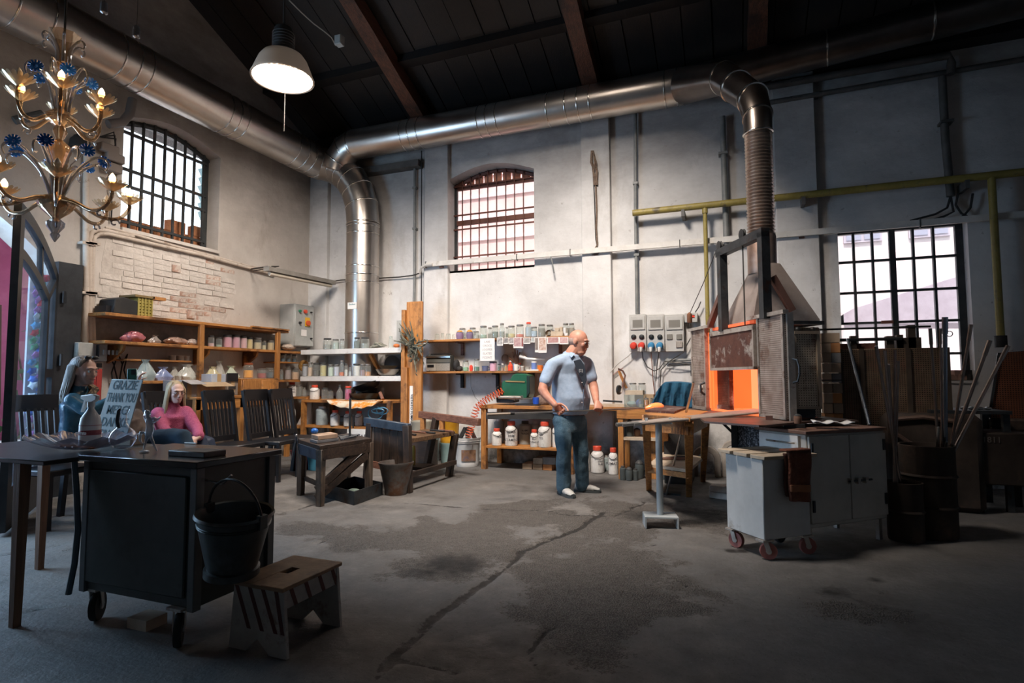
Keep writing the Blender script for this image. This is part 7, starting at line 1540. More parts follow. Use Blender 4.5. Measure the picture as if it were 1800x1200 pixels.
def hand(b,w,d,nrm,side,curl=1.0,s=1.0):
    """wrist w, direction d of the palm, normal nrm the fingers close towards, side = thumb side"""
    d = d.normalized(); side = (side-d*side.dot(d)).normalized(); nrm = (nrm-d*nrm.dot(d)-side*nrm.dot(side)).normalized()
    pc = w+d*.045*s; loft(b,[(w,side*.026*s,nrm*.020*s),(w+d*.03*s,side*.036*s,nrm*.017*s),(w+d*.075*s,side*.041*s,nrm*.015*s),(w+d*.092*s,side*.036*s,nrm*.011*s)],12)
    for i, ln in enumerate((.070,.078,.072,.058)):
        p = w+d*.085*s+side*(.030-.021*i)*s; a = 0; pts = [p]; 
        for k, f in enumerate((.42,.32,.26)):
            a += curl*[.75,.95,.7][k]; p = p+(d*math.cos(a)+nrm*math.sin(a))*ln*f*s; pts.append(p)
        b.tube(pts,[.0098*s,.0092*s,.0086*s,.0070*s],8)
    p = w+d*.025*s+side*.03*s; b.tube([p,p+(side*.6+d*.7+nrm*.35)*.032*s,p+(side*.45+d*.95+nrm*(.5+.3*curl))*.055*s,p+(side*.15+d*1.0+nrm*(.7+.5*curl))*.070*s],[.013*s,.011*s,.0095*s,.0075*s],8)
def head(b,c,f,up,s=1.0,male=True):
    """head with brow, nose, lips, chin and ears; c the centre, f the facing direction"""
    f = f.normalized(); up = (up-f*up.dot(f)).normalized(); r = f.cross(up)
    V = lambda x, y, z: c+r*x*s+f*y*s+up*z*s
    R3 = Matrix((r,f,up)).transposed()
    b.ell(V(0,-.012,.030),(.075*s,.095*s,.088*s),20,14,R3)
    loft(b,[(V(0,.004,.03),r*.066*s,f*.083*s),(V(0,.012,-.03),r*.062*s,f*.078*s),(V(0,.022,-.075),r*.050*s,f*.062*s),(V(0,.040,-.108),r*.030*s,f*.036*s)],18)
    b.ell(V(0,.078,.028),(.052*s,.020*s,.014*s),12,8,R3)
    b.ell(V(0,.072,-.085),(.024*s,.022*s,.020*s),10,8,R3)
    loft(b,[(V(0,.085,.018),r*.008*s,up*.006*s+f*.006*s),(V(0,.104,-.018),r*.013*s,up*.010*s),(V(0,.108,-.030),r*.018*s,up*.010*s),(V(0,.086,-.036),r*.017*s,up*.006*s)],10)
    b.ell(V(0,.086,-.053),(.024*s,.012*s,.006*s),10,6,R3); b.ell(V(0,.084,-.064),(.021*s,.012*s,.007*s),10,6,R3)
    for x in (-1,1):
        b.ell(V(x*.036,.062,-.020),(.022*s,.022*s,.024*s),10,8,R3)
        b.ell(V(x*.074,-.010,-.002),(.009*s,.020*s,.032*s),10,8,R3)
    return V, R3
def face_bits(V,R3,par,hairm,s=1.0,lips=(.42,.16,.13)):
    for x in (-1,1):
        e = part(B().ell(V(x*.031,.0795,.003),(.0125*s,.011*s,.0095*s),12,8),'eye',mat('eye_white',(.7,.68,.66),rough=.2),par)
        part(B().ell(V(x*.031,.0878,.003),.0055*s,8,6),'iris',mat('iris',(.04,.03,.025),rough=.1),e)
        part(B().tube([V(x*.012,.096,.026),V(x*.032,.094,.031),V(x*.052,.078,.024)],.0038*s,6),'eyebrow',hairm,par)
    part(B().tube([V(-.024,.088,-.058),V(0,.100,-.057),V(.024,.088,-.058)],.0042*s,6),'mouth',mat('lips_%d' % int(lips[0]*99),lips,rough=.5),par)
skin = mat('skin_ruddy',(.50,.22,.15),(.60,.30,.21),sc=18,rough=.5,c3=(.62,.24,.17),sc3=9,t3=.6); skinf = mat('skin_fair',(.55,.33,.26),(.66,.42,.34),sc=14,rough=.5)
sht = mat('pale_blue_shirt',(.30,.40,.55),(.36,.46,.61),sc=26,rough=.85,bump=.06); jean = mat('blue_denim',(.05,.11,.165),(.10,.18,.24),sc=9,rough=.9,bump=.4,bsc=120,c3=(.13,.20,.25),sc3=5,t3=.60)
# ---- the glass blower
wm = 5.88; th = math.radians(38); Fd = _r*math.sin(th)-FWf*math.cos(th); Sd = -_r*math.cos(th)-FWf*math.sin(th)
pelv = PW(1001,733,wm); mfoot = PW(1000,860,wm)
man = thing('person','bald man in a light blue short-sleeved shirt and jeans holding a long iron','person',(mfoot.x,mfoot.y,0))
hc_ = PW(1017,601,wm); hf = (_r*.86-FWf*.42-Zu*.22).normalized()
nk = PW(1005,625,wm); rsh, lsh = PW(969,643,wm-.13), PW(1033,641,wm+.13)
rel, rwr = PW(954,685,wm-.22), PW(976,712,wm-.33); lel, lwr = PW(1044,682,wm+.06), PW(1048,706,wm-.12)
rhp, lhp = PW(988,738,wm-.07), PW(1014,738,wm+.07); rkn, lkn = PW(992,792,wm-.12), PW(1021,790,wm+.02); ran, lan = PW(990,853,wm-.06), PW(1023,843,wm+.10)
ran.z = .09; lan.z = .09
rodA, rodB = PW(856,728.5,wm-.52), PW(1136,717,wm-.03); rodd = (rodB-rodA).normalized()
def onrod(px): 
    return min((rodA.lerp(rodB,i/200) for i in range(201)),key=lambda p:abs((p-CC).dot(RT)/(p-CC).dot(FW)*1000+900-px))
rh, lh = onrod(986), onrod(1050)
b = B(); V, R3 = head(b,hc_,hf,Zu,1.06)
limb(b,[nk-Zu*.06,nk+Zu*.02,hc_-Zu*.05-hf*.02],[.085,.068,.064])
b.ell(hc_+hf*.02-Zu*.105,(.05,.05,.035),10,8)
def torso(b,k=0):
    loft(b,[(pelv-Zu*.09+Fd*.0,Sd*(.16+k),Fd*(.11+k)),(pelv,Sd*(.18+k),Fd*(.135+k)),(pelv+Zu*.10+Fd*.025,Sd*(.185+k),Fd*(.16+k)),(pelv+Zu*.22+Fd*.03,Sd*(.185+k),Fd*(.165+k)),(pelv+Zu*.34+Fd*.01,Sd*(.185+k),Fd*(.145+k)),(pelv+Zu*.46,Sd*(.19+k),Fd*(.12+k)),(nk-Zu*.07,Sd*(.15+k),Fd*(.085+k)),(nk-Zu*.02,Sd*(.08+k*.5),Fd*(.07+k*.5))],22)
torso(b,-.012)
limb(b,[rsh,rel,rwr],[.046,.050,.031]); limb(b,[lsh,lel,lwr],[.046,.048,.031])
limb(b,[rhp,rkn,ran],[.085,.058,.042]); limb(b,[lhp,lkn,lan],[.085,.058,.042])
def grip(b,w,h,rodd,s=1.0,up=True):
    # palm above the rod, fingers wrap round it
    d = (h-w); d.normalize(); t_ = rodd; nrm = t_.cross(d); 
    if (nrm.z > 0) == up: nrm = -nrm
    hand(b,h-d*.088*s-nrm*.024*s,d,nrm,t_,1.35,s)
rwr2 = rh+(rwr-rh).normalized()*.10; lwr2 = lh+(lwr-lh).normalized()*.10
limb(b,[rwr,rwr2],[.031,.029]); limb(b,[lwr,lwr2],[.031,.028]); grip(b,rwr2,rh,rodd,1.12); grip(b,lwr2,lh,rodd,1.05)
remesh(b,'body',skin,man,.0062,3)
face_bits(V,R3,man,mat('grey_brow',(.16,.11,.09),rough=.9),1.06)
stb = mat('grey_stubble',(.36,.24,.20),(.46,.33,.28),sc=60,rough=.8)
b = B(); b.ell(V(0,-.022,.004),(.0775*1.06,.085*1.06,.062*1.06),18,10,R3); part(b,'shaved_hair',stb,man)
gl_ = mat('spectacle_wire',(.1,.08,.07),rough=.3,metal=.8)
for x in (-1,1): part(B().tube([V(x*.033+.020*math.cos(a),.094,.002+.014*math.sin(a)) for a in [i*PI/6 for i in range(12)]],.0014,4,closed=True),'spectacle_rim',gl_,man); part(B().tube([V(x*.053,.102,.004),V(x*.079,.0,.008)],.0014,4),'spectacle_arm',gl_,man)
# shirt
b = B(); loft(b,[(pelv+Zu*.035+Fd*.01,Sd*.20,Fd*.155),(pelv+Zu*.08+Fd*.02,Sd*.205,Fd*.175),(pelv+Zu*.20+Fd*.03,Sd*.205,Fd*.185),(pelv+Zu*.32+Fd*.01,Sd*.205,Fd*.165),(pelv+Zu*.44,Sd*.212,Fd*.14),(nk-Zu*.085,Sd*.185,Fd*.105),(nk-Zu*.03,Sd*.125,Fd*.092),(nk+Zu*.015,Sd*.082,Fd*.080)],24); limb(b,[rsh+Zu*.01,nk-Zu*.04,lsh+Zu*.01],[.062,.085,.062])
rse, lse = rsh.lerp(rel,.62), lsh.lerp(lel,.55)
limb(b,[rsh,rsh.lerp(rse,.4),rse],[.068,.068,.070]); limb(b,[lsh,lse],[.066,.068])
remesh(b,'shirt',sht,man,.011,5,disp=.022)
nv = mat('navy_tshirt',(.012,.018,.030),rough=.9)
def onfront(px,py,o): return PW(px,py,wm-.17-o)
# open front with dark T-shirt and collar
ft = part(B().extr([onfront(*p) for p in ((1008,634,-.035),(1020,631,-.06),(1026,640,.0),(1030,655,.01),(1031,668,.01),(1026,682,.012),(1021,668,.012),(1013,648,.01))],-FWf*.02),'tshirt_front',nv,man,bev=.004)
text_mesh('[2]',.035,frame(onfront(1021,651,.035),_r,Zu),mat('print_grey',(.45,.45,.45)),'chest_print',ft)
nkt = nk+Zu*.030; part(B().tube([nkt+Sd*.078*math.cos(a)-Fd*.078*math.sin(a)+Zu*(.012*math.sin(a)-.012*abs(math.cos(a))) for a in [-.55+i*(PI+1.1)/16 for i in range(17)]],.020,8,sy=.55),'collar',sht,man)
for sg_, x, y in ((1,1008,634),(-1,1026,632)): q_ = nkt-Sd*sg_*-.066+Fd*.045; part(B().extr([q_,q_+Fd*.045+Zu*-.012-Sd*sg_*.02,q_+Fd*.040-Zu*.055+Sd*sg_*.022,q_-Zu*.03+Sd*sg_*.02],Fd*.006+Zu*.004),'collar_point',sht,man)
for py in (672,690,707): part(B().lathe([(.006,0),(.006,.004)],onfront(1023,py,.035),8,ax=-FWf),'button',white_p,man)
part(B().tube([onfront(1026,684,.03),onfront(1025,700,.032),onfront(1026,722,.01)],.004,5),'placket',mat('shirt_fold',(.16,.24,.36)),man)
# jeans and shoes
b = B(); loft(b,[(pelv-Zu*.14,Sd*.165,Fd*.125),(pelv-Zu*.06,Sd*.18,Fd*.14),(pelv+Zu*.03,Sd*.178,Fd*.138)],20)
for h_, k_, a_ in ((rhp,rkn,ran),(lhp,lkn,lan)): limb(b,[h_,k_,k_.lerp(a_,.6),a_-Zu*.015],[.102,.080,.074,.072])
remesh(b,'jeans',jean,man,.010,4,disp=.030)
shw = mat('shoe_grey_white',(.42,.42,.40),(.55,.54,.52),sc=30,rough=.7); shk = mat('shoe_dark',(.05,.06,.065),rough=.7); lace = mat('lace',(.62,.60,.56))
def shoe(a,d,par,up=shw,lo=shk,s=1.0,laces=True):
    d = Vector((d.x,d.y,0)).normalized(); sd = Vector((d.y,-d.x,0)); g = Vector((a.x,a.y,0)); b = B()
    loft(b,[(g-d*.075*s+Zu*.05,sd*.032*s,Zu*.030),(g-d*.03*s+Zu*.062,sd*.040*s,Zu*.048),(g+d*.05*s+Zu*.052,sd*.044*s,Zu*.040),(g+d*.13*s+Zu*.040,sd*.046*s,Zu*.028),(g+d*.185*s+Zu*.030,sd*.030*s,Zu*.014)],14)
    o = part(b,'shoe',up,par); b = B()
    pts = [(-.085,.026),(-.03,.036),(.05,.042),(.13,.048),(.18,.036),(.20,.012),(.20,-.012),(.18,-.036),(.13,-.048),(.05,-.042),(-.03,-.036),(-.085,-.026)]
    b.prism([((g+d*x*s+sd*y*s).x,(g+d*x*s+sd*y*s).y) for x,y in pts],0,.026); part(b,'sole',lo,o)
    b = B(); loft(b,[(g+d*.125*s+Zu*.036,sd*.049*s,Zu*.024),(g+d*.19*s+Zu*.028,sd*.030*s,Zu*.014)],12); part(b,'toe_cap',lo,o)
    if laces:
        for k in range(4): q = g+d*(.03+.022*k)*s+Zu*(.094-.008*k); part(B().bar(q-sd*.024+d*.008,q+sd*.024-d*.008,.007,.004),'lace',lace,o)
shoe(ran,_r*.45-FWf*.9,man); shoe(lan,_r*.97-FWf*.25,man)
# the long iron with hot glass
t = thing('gathering_iron','long steel iron held by the man with orange-hot glass on its tip','rod',rodA)
part(B().tube([rodA.lerp(rodB,.13),rodB],.0075,10),'rod',steel,t); part(B().tube([rodA,rodA.lerp(rodB,.14)],.012,10),'wooden_grip',mat('grip_wood',(.30,.24,.19),rough=.7),t); part(B().tube([rodA.lerp(rodB,.135),rodA.lerp(rodB,.16)],.014,10),'black_band',black,t)
hot = bpy.data.materials.new('hot_glass'); hot.use_nodes = True; b_ = hot.node_tree.nodes['Principled BSDF']; b_.inputs['Base Color'].default_value = (1,.3,.1,1); b_.inputs['Emission Color'].default_value = (1,.13,.03,1); b_.inputs['Emission Strength'].default_value = 1.15; b_.inputs['Roughness'].default_value = .15
g0 = rodB-rodd*.01; ge = PW(1166,713,wm+.0); gd = (ge-g0); n = 10; part(B().tube([g0+gd*(i/n) for i in range(n+1)],[.010,.018,.026,.033,.038,.041,.043,.042,.037,.028,.010],16),'hot_gather',hot,t)
# ---- seated people: generic clothed sitter
def sitter(nm,label,hpx,w,neck,sh,el,wr,hips,knees,ankles,mt,hf,hs=1.0,kt=.0,tw=.17,handd=None,hcurl=.5):
    g = (ankles[0]+ankles[1])/2; t = thing('person',label,'person',(g.x,g.y,0)); hc = PW(hpx[0],hpx[1],w); b = B(); V, R3 = head(b,hc,hf,Zu,hs)
    limb(b,[neck-Zu*.04,neck+Zu*.02,hc-Zu*.05*hs-hf*.02],[.06,.048*hs,.050*hs]); pc = (hips[0]+hips[1])/2; sd = (sh[0]-sh[1]).normalized(); fd = Vector((-sd.y,sd.x,0)).normalized()
    if fd.dot(hf) < 0: fd = -fd
    def tr(b,k): loft(b,[(pc-Zu*.08,sd*(tw+k),fd*(.12+k)),(pc+Zu*.06,sd*(tw-.01+k),fd*(.115+k)),(pc.lerp(neck,.45),sd*(tw-.02+k),fd*(.11+k)),(pc.lerp(neck,.78),sd*(tw+k),fd*(.115+k)),(neck-Zu*.07,sd*(tw*.72+k),fd*(.075+k)),(neck-Zu*.0,sd*(.05+k),fd*(.05+k))],20)
    tr(b,-.015); 
    for i in (0,1):
        limb(b,[sh[i],el[i],wr[i]],[.045,.036,.024]); limb(b,[hips[i],knees[i],ankles[i]],[.07,.05,.035])
        d = (handd[i] if handd else (wr[i]-el[i])).normalized(); hand(b,wr[i],d,(-Zu+hf*.3),sd*(-1 if i else 1)*-1,hcurl,.92*hs)
    remesh(b,'body',mt['skin'],t,.0075,3); face_bits(V,R3,t,mt['brow'],hs,mt['lips'])
    b = B(); tr(b,.018+kt)
    for i in (0,1): limb(b,[sh[i],el[i],el[i].lerp(wr[i],.9)],[.064+kt,.054+kt,.042+kt])
    limb(b,[neck-Zu*.05,neck+Zu*.02],[.085,.062]); remesh(b,'jacket',mt['top'],t,.011,4,disp=.024)
    b = B(); loft(b,[(pc-Zu*.10,sd*.17,fd*.13),(pc+Zu*.02,sd*.17,fd*.13)],16)
    for i in (0,1): limb(b,[hips[i],knees[i],ankles[i]],[.092,.070,.052])
    remesh(b,'trousers',mt['legs'],t,.012,3,disp=.015)
    for i in (0,1): shoe(Vector((ankles[i].x,ankles[i].y,0)),hf,t,blackm,black,.85,False)
    return t, V, R3, hc
def hair(V,R3,t,m,hs,down,n=44,seed=1,front=.02):
    b = B(); b.ell(V(0,-.030,.045),(.083*hs,.098*hs,.085*hs),20,14,R3)
    rr = random.Random(seed)
    for i in range(n):
        a = -PI*.08+PI*1.16*i/(n-1); x, y = math.cos(a)*.074, front-math.sin(a)*.095; ln = down*(.85+.25*rr.random())
        b.tube([V(x*.55,y*.5,.112),V(x*1.04,y,.03),V(x*1.16,y-.012,-.08),V(x*(1.3+.2*rr.random()),y-.02+rr.uniform(-.01,.03),-.08-ln*.6),V(x*(1.2+.3*rr.random()),y-.02+rr.uniform(-.02,.04),-.08-ln)],[.010,.015,.014,.012,.004],6)
    return part(b,'hair',m,t)
wW = 4.78; q = lambda x, y, w: PW(x,y,w)
mtw = dict(skin=skinf,brow=mat('brown_brow',(.06,.04,.03)),lips=(.45,.16,.14),top=mat('blue_satin_jacket',(.03,.09,.14),(.06,.16,.23),sc=5,rough=.22,bump=.5,bsc=7),legs=mat('black_trousers',(.012,.013,.016)))
def flo(v): return Vector((v.x,v.y,.09))
hfw = (_r*.97-FWf*.18-Zu*.10)
a0, a1 = q(200,790,wW+.0), q(205,790,wW+.25)
t, V, R3, hc = sitter('woman','woman with long fair hair in a shiny blue jacket raising a phone',(149,652),wW,q(141,688,wW),[q(128,703,wW-.16),q(146,700,wW+.16)],[q(162,722,wW-.16),q(178,716,wW+.22)],[q(203,700,wW-.05),q(241,677,wW+.24)],
    [q(132,782,wW-.10),q(140,782,wW+.10)],[q(210,778,wW-.05),q(214,778,wW+.16)],[flo(a0),flo(a1)],mtw,hfw,1.0,handd=[_r+Zu*.5,_r*.25+Zu*1.0])
hrm = mat('fair_hair',(.07,.05,.035),(.34,.29,.24),sc=4,stretch=(8,8,1),rough=.4,bump=.4)
hair(V,R3,t,hrm,1.0,.22,seed=2,front=-.035)
for x in (-1,1): part(B().ell(V(x*.034,.052,.118),(.028,.022,.018),10,6,R3),'sunglasses_lens',black,t)
scf = mat('leopard_scarf',(.32,.22,.13),(.07,.045,.03),sc=40,rough=.8,lo=.45,hi=.5)
part(B().tube([V(-.07,.0,-.13),V(-.05,.07,-.15),V(0,.09,-.19),V(.02,.11,-.30)],[.028,.032,.03,.02],8),'scarf',scf,t)
part(B().tube([V(-.075,-.01,-.035),V(-.077,-.012,-.05)],.006,6),'earring',steel,t)
pc_ = q(232,663,wW+.24); pd = (_r*.25+FWf*.97).normalized(); t = thing('phone','dark green smartphone held up by the woman in the blue jacket','phone',pc_)
Rp = Matrix((FWf*.30+_r*.95,-_r*.30+FWf*.95,Zu)).transposed()
o = part(B().obox(pc_,(.075,.009,.152),Rp),'case',mat('phone_case',(.02,.10,.085),rough=.35),t,bev=.006); part(B().obox(pc_+Rp @ Vector((.012,-.006,.045)),(.036,.006,.044),Rp),'camera_bump',black,o)
# girl
wG = 5.75; mtg = dict(skin=skinf,brow=mat('brow_fair',(.22,.15,.09)),lips=(.5,.18,.18),top=mat('pink_fleece',(.40,.07,.15),(.52,.12,.21),sc=60,rough=.95,bump=.8),legs=mat('navy_trousers',(.01,.02,.045)))
hfg = (_r*.80-FWf*.60-Zu*.08); sx_ = (_r*.5+FWf*.85)
gk = [q(352,776,wG-.18),q(366,778,wG+.06)]
t, V, R3, hc = sitter('girl','girl with long fair hair and glasses in a pink fleece',(309,690),wG,q(302,715,wG),[q(279,727,wG-.05),q(327,725,wG+.05)],[q(290,757,wG-.22),q(345,752,wG-.06)],[q(325,771,wG-.34),q(350,768,wG-.28)],
    [q(292,790,wG-.05),q(318,790,wG+.1)],gk,[flo(gk[0]+_r*.05),flo(gk[1]+_r*.05)],mtg,hfg,.95,tw=.15,kt=.004,handd=[_r-Zu*.2,-_r*.6-FWf*.6-Zu*.2],hcurl=.8)
hair(V,R3,t,mat('blond_hair',(.26,.18,.10),(.46,.35,.21),sc=4,stretch=(8,8,1),rough=.45,bump=.4),.95,.27,seed=5,front=.0)
for x in (-1,1): part(B().tube([V(x*.032+.023*math.cos(a),.104,.0+.015*math.sin(a)) for a in [i*PI/6 for i in range(12)]],.0022,4,closed=True),'glasses_rim',mat('red_brown_frame',(.12,.04,.03)),t); part(B().tube([V(x*.055,.102,.004),V(x*.076,.0,.006)],.002,4),'glasses_arm',mat('red_brown_frame',(.12,.04,.03)),t)
# person hidden behind the placard
wH = 5.35; mth = dict(skin=skinf,brow=mtg['brow'],lips=(.4,.2,.17),top=mat('brown_coat',(.06,.042,.035),(.09,.066,.055),rough=.9),legs=mat('navy_jeans',(.012,.035,.065),(.02,.05,.09),sc=8,rough=.85))
hk = [q(322,768,wH-.45),q(300,775,wH-.1)]
sitter('hidden','person in a dark brown coat and navy jeans mostly hidden behind the placard',(212,697),wH,q(214,722,wH),[q(205,738,wH-.16),q(240,730,wH+.16)],[q(222,762,wH-.22),q(252,752,wH+.1)],[q(240,770,wH-.34),q(262,768,wH-.1)],
    [q(215,786,wH-.12),q(225,786,wH+.1)],hk,[flo(hk[0]+_r*.1),flo(hk[1]+_r*.05)],mth,(_r-FWf*.1),.93)
# ================================================================ black slat-back chairs
def chair_proto():
    t = thing('dining_chair',None,'chair')
    def bp(*a): return B().box(*a)
    part(bp(-.21,-.20,.42,.21,.22,.47),'seat',black,t,local=True,bev=.01)
    for x in (-1,1):
        part(B().bar((x*.19,-.18,0),(x*.19,-.18,.43),.04,.04),'leg',black,t,local=True)
        part(B().bar((x*.19,.24,0),(x*.19,.20,.43),.04,.045),'leg',black,t,local=True)
        part(B().bar((x*.195,.20,.43),(x*.205,.31,1.06),.04,.035),'back_post',black,t,local=True)
    part(B().bar((-.205,.295,1.0),(.205,.295,1.0),.03,.14),'top_rail',black,t,local=True); part(B().bar((-.19,.215,.52),(.19,.215,.52),.025,.06),'lower_rail',black,t,local=True)
    for k in range(6): x = -.135+.054*k; part(B().bar((x,.22,.54),(x*.98,.25,.74),.026,.014).bar((x*.98,.25,.74),(x,.285,.95),.026,.014),'slat',black,t,local=True)
    return t
ch0 = chair_proto(); used = False
for px, py, w, ang, lb in [(384,683,6.6,1.0,'black slat-back chair directly right of the girl in pink'),(449,681,6.95,1.1,'black slat-back chair in the middle of the empty row'),(494,681,7.3,1.2,'black slat-back chair nearest the corner, right end of the row'),(66,697,4.9,.95,'black slat-back chair at the far left by the door glass'),(284,690,6.15,1.0,'black chair behind the girl in pink')]:
    p = PW(px,py,w); a = ang-PI/2+.0; d_ = Vector((math.sin(0),0,0)); rz = 1.62 if ang < 1.05 else 1.70; bk = Matrix.Rotation(rz,3,'Z') @ Vector((0,.30,0)); loc = Vector((p.x,p.y,0))-bk
    if used: o = dup(ch0,loc,rz,lb)
    else: ch0.location = loc; ch0.rotation_euler.z = rz; ch0['label'] = lb; used = True
for o in [o for o in bpy.data.objects if o.get('category') == 'chair']: o['group'] = 'black slat-back chairs for visitors'
# ================================================================ glass blower's bench
A1, A2 = PW(738,728,7.4), PW(843,742,6.65); C1, C2 = PW(646,741,6.36), PW(719,752,6.0)
gb = thing('glassblower_bench',"dark worn glassblower's bench with two arm rails and a plank shield",'bench',((A1+C2)/2).xy.to_3d())
part(B().bar(A1,A2,.06,.085),'arm_rail',W_red,gb,bev=.006)
blr = mat('blue_black_paint',(.025,.04,.065),(.05,.075,.11),rough=.4,sc=9); part(B().bar(C1-(C2-C1)*.05,C2,.06,.09),'arm_rail',blr,gb,bev=.006)
dd = (C2-C1).normalized(); 
for i in range(5):
    a, b_ = C1+(C2-C1)*(i*.19), C1+(C2-C1)*(i*.19+.185)
    part(B().bar((a+b_)/2-Zu*.05,(a+b_)/2-Zu*.44,(b_-a).length,.025,up=dd.cross(Zu)),'plank',W_dz if i else wood('scuffed_plank',(.06,.04,.03),(.18,.13,.10),st=wz,dark=(.04,.03,.025)),gb,bev=.003)
part(B().bar(C1-Zu*.45,C2-Zu*.46,.05,.07),'low_rail',W_red,gb)
sA, sB = C2.lerp(C1,.1), A1.lerp(A2,.62); sC, sD = C1.lerp(C2,.35), A1.lerp(A2,.12)
part(B().extr([(p.x,p.y,.50) for p in (sA,sB,sD,sC)],(0,0,.05)),'seat',wood('bench_seat',(.07,.038,.02),(.20,.11,.055),st=wx,dark=(.05,.03,.02)),gb,bev=.004)
for p, f in ((sB,P(789,837,'z',0)),(A1.lerp(A2,.30),P(748,829,'z',0)),(C2-dd*.03,C2*1),(C1+dd*.05,C1*1)):
    f = Vector((f.x,f.y,0)); part(B().bar(Vector((p.x,p.y,.70)) if p is not sB else Vector((p.x,p.y,.52)),f,.075,.075),'leg',W_dz,gb,bev=.004)
for tt in (.06,.40): p = A1.lerp(A2,tt); part(B().bar(p-Zu*.04,p-Zu*.24,.055,.055),'rail_post',W_oz,gb)
part(B().bar(Vector((sB.x,sB.y,.18)),Vector((C2.x,C2.y,.18)),.04,.05),'stretcher',W_dx,gb)
# tools on the seat
m_ = sB.lerp(sA,.35); 
for i in range(5): p = sB.lerp(sC,.12+.13*i); solo(B().tube([(p.x-.14,p.y+.06,.562+.012*(i % 2)),(p.x+.10,p.y-.04,.562+.012*(i % 2))],.013,6),'hand_tool',[W_red,steel_d,blackm,W_red,steel_d][i],ORD[i]+' tool from the right on the seat of the blower bench','tool',"tools on the glassblower's bench")
# side table
T0, T1, T2 = P(525,772,'z',.57), P(562,783,'z',.57), P(654,770,'z',.57); T3 = T0+(T2-T1)
sd_ = thing('tool_table','low dark charred work table with worn legs left of the plank shield','table',((T0+T2)/2).xy.to_3d())
part(B().prism([(p.x,p.y) for p in (T0,T1,T2,T3)],.53,.57),'top',W_dx,sd_,bev=.004)
for a, b_ in ((T0,T1),(T1,T2)): part(B().bar(a.lerp(b_,.05)-Zu*.09,a.lerp(b_,.95)-Zu*.09,.025,.10),'apron',blr if a is T0 else W_dx,sd_)
ctm = (T0+T2)/2; lw_ = wood('worn_leg',(.045,.03,.022),(.16,.12,.09),st=wz,dark=(.02,.018,.016))
for p in (T0,T1,T2,T3): q_ = p.lerp(Vector((ctm.x,ctm.y,p.z)),.08); part(B().bar((q_.x,q_.y,.53),(q_.x,q_.y,0),.07,.07,w2=.06,h2=.06),'leg',lw_,sd_,bev=.005)
part(B().bar(T1.lerp(T0,.1)-Zu*.42,T2.lerp(T1,.15)-Zu*.06,.035,.07),'brace',W_dx,sd_); part(B().bar(T1.lerp(T0,.1)-Zu*.50,T2.lerp(T1,.1)-Zu*.16,.035,.07),'brace',W_dx,sd_); part(B().bar(T0.lerp(T2,.1)-Zu*.40,T1.lerp(T2,.12)-Zu*.40,.03,.04),'stretcher',W_dx,sd_)
sv_ = (T2-T1).normalized(); up_ = (T0-T1).normalized()
for i, (h0,h1,m_,lb) in enumerate([(.572,.60,mat('grey_slab',(.10,.10,.11),(.16,.16,.17)),'grey book-sized block at the bottom of the pile on the charred table'),(.602,.645,mat('tan_slab',(.26,.17,.12),(.40,.28,.20),sc=8),'tan wooden block on top of the pile on the charred table')]):
    c = T1+up_*.26+sv_*.17; solo(B().obox(c+Zu*((h0+h1)/2-.57),(.26+.03*(1-i),.22,h1-h0),Matrix((sv_,up_,Zu)).transposed()),'wooden_block',m_,lb,'block',bev=.004)
solo(B().ell(T1+up_*.36+sv_*.08+Zu*.105,(.04,.03,.028),12,8),'blue_ball',mat('blue_gloss',(.02,.12,.42),rough=.25),'shiny blue lump on top of the tan block','lump')
for i in range(5): c = T1+up_*(.12+.05*i)+sv_*(.42+.03*i)+Zu*.02; solo(B().tube([c-sv_*.12+up_*.03*(i-2),c+sv_*.14-up_*.02*(i-2)],.008,6),'hand_tool',steel if i % 2 else irb,ORD[i]+' steel tool from the front on the charred table','tool','tools on the charred table')
c = T1+up_*.25+sv_*.52; solo(B().tube([c+Zu*.0,c+Zu*.42],.012,6).tube([c+Zu*.22,c+Zu*.24+sv_*.05,c+Zu*.10+sv_*.05],.008,5),'upright_rod',steel_d,'thin dark upright rod standing on the charred table','rod')
cl0 = P(521,765,'z',.62); t = thing('steel_compass','pale blue steel compass leaning at the left of the charred table','compass',cl0)
for s_ in (-1,1): part(B().tube([cl0,cl0+_r*.05*s_-Zu*.26],[.009,.004],6),'leg',irb,t)
part(B().ell(cl0,.014,8,6),'hinge',steel,t)
# metal tray and buckets
K3 = [P(572,874,'z',0),P(622,888,'z',0),P(672,870,'z',0)]; K3.append(K3[0]+(K3[2]-K3[1])); t = thing('floor_tray','black steel tray with rags on the floor in front of the charred table','tray',sum(K3,Vector())/4)
part(B().prism([(p.x,p.y) for p in K3],.004,.012),'tray_floor',blackm,t)
for a, b_ in zip(K3,K3[1:]+K3[:1]): part(B().bar(a+Zu*.065,b_+Zu*.065,.008,.13),'tray_side',steel_d,t)
c = K3[1].lerp(K3[3],.3); solo(B().ell(c+Zu*.06,(.09,.07,.05),12,7),'green_rag',mat('green_rag',(.12,.17,.14),(.2,.26,.22),sc=16,bump=1,rough=.9),'grey-green crumpled rag in the black tray','cloth'); solo(B().ell(c+Vector((.06,-.06,.035)),(.08,.05,.025),12,6),'white_rag',mat('white_rag',(.45,.44,.4),(.6,.58,.55),sc=16,bump=1,rough=.9),'white crumpled paper in the black tray','paper')
def bucket(c,r0,r1,h,m,label,name='bucket',full=None,hang=False,extra=None):
    t = thing(name,label,'bucket',c); part(B().lathe([(r0*.96,0),(r0,.01),(r0*1.02,.05),(r1*.98,h-.03),(r1*1.04,h-.015),(r1*1.04,h),(r1*.97,h),(r0*.93,.03),(.01,.025)],c,32,cap=False),'pail',m,t)
    if full: part(B().lathe([(r1*.93,h-.05),(.01,h-.045)],c,20,cap=False),'contents',full,t)
    return t
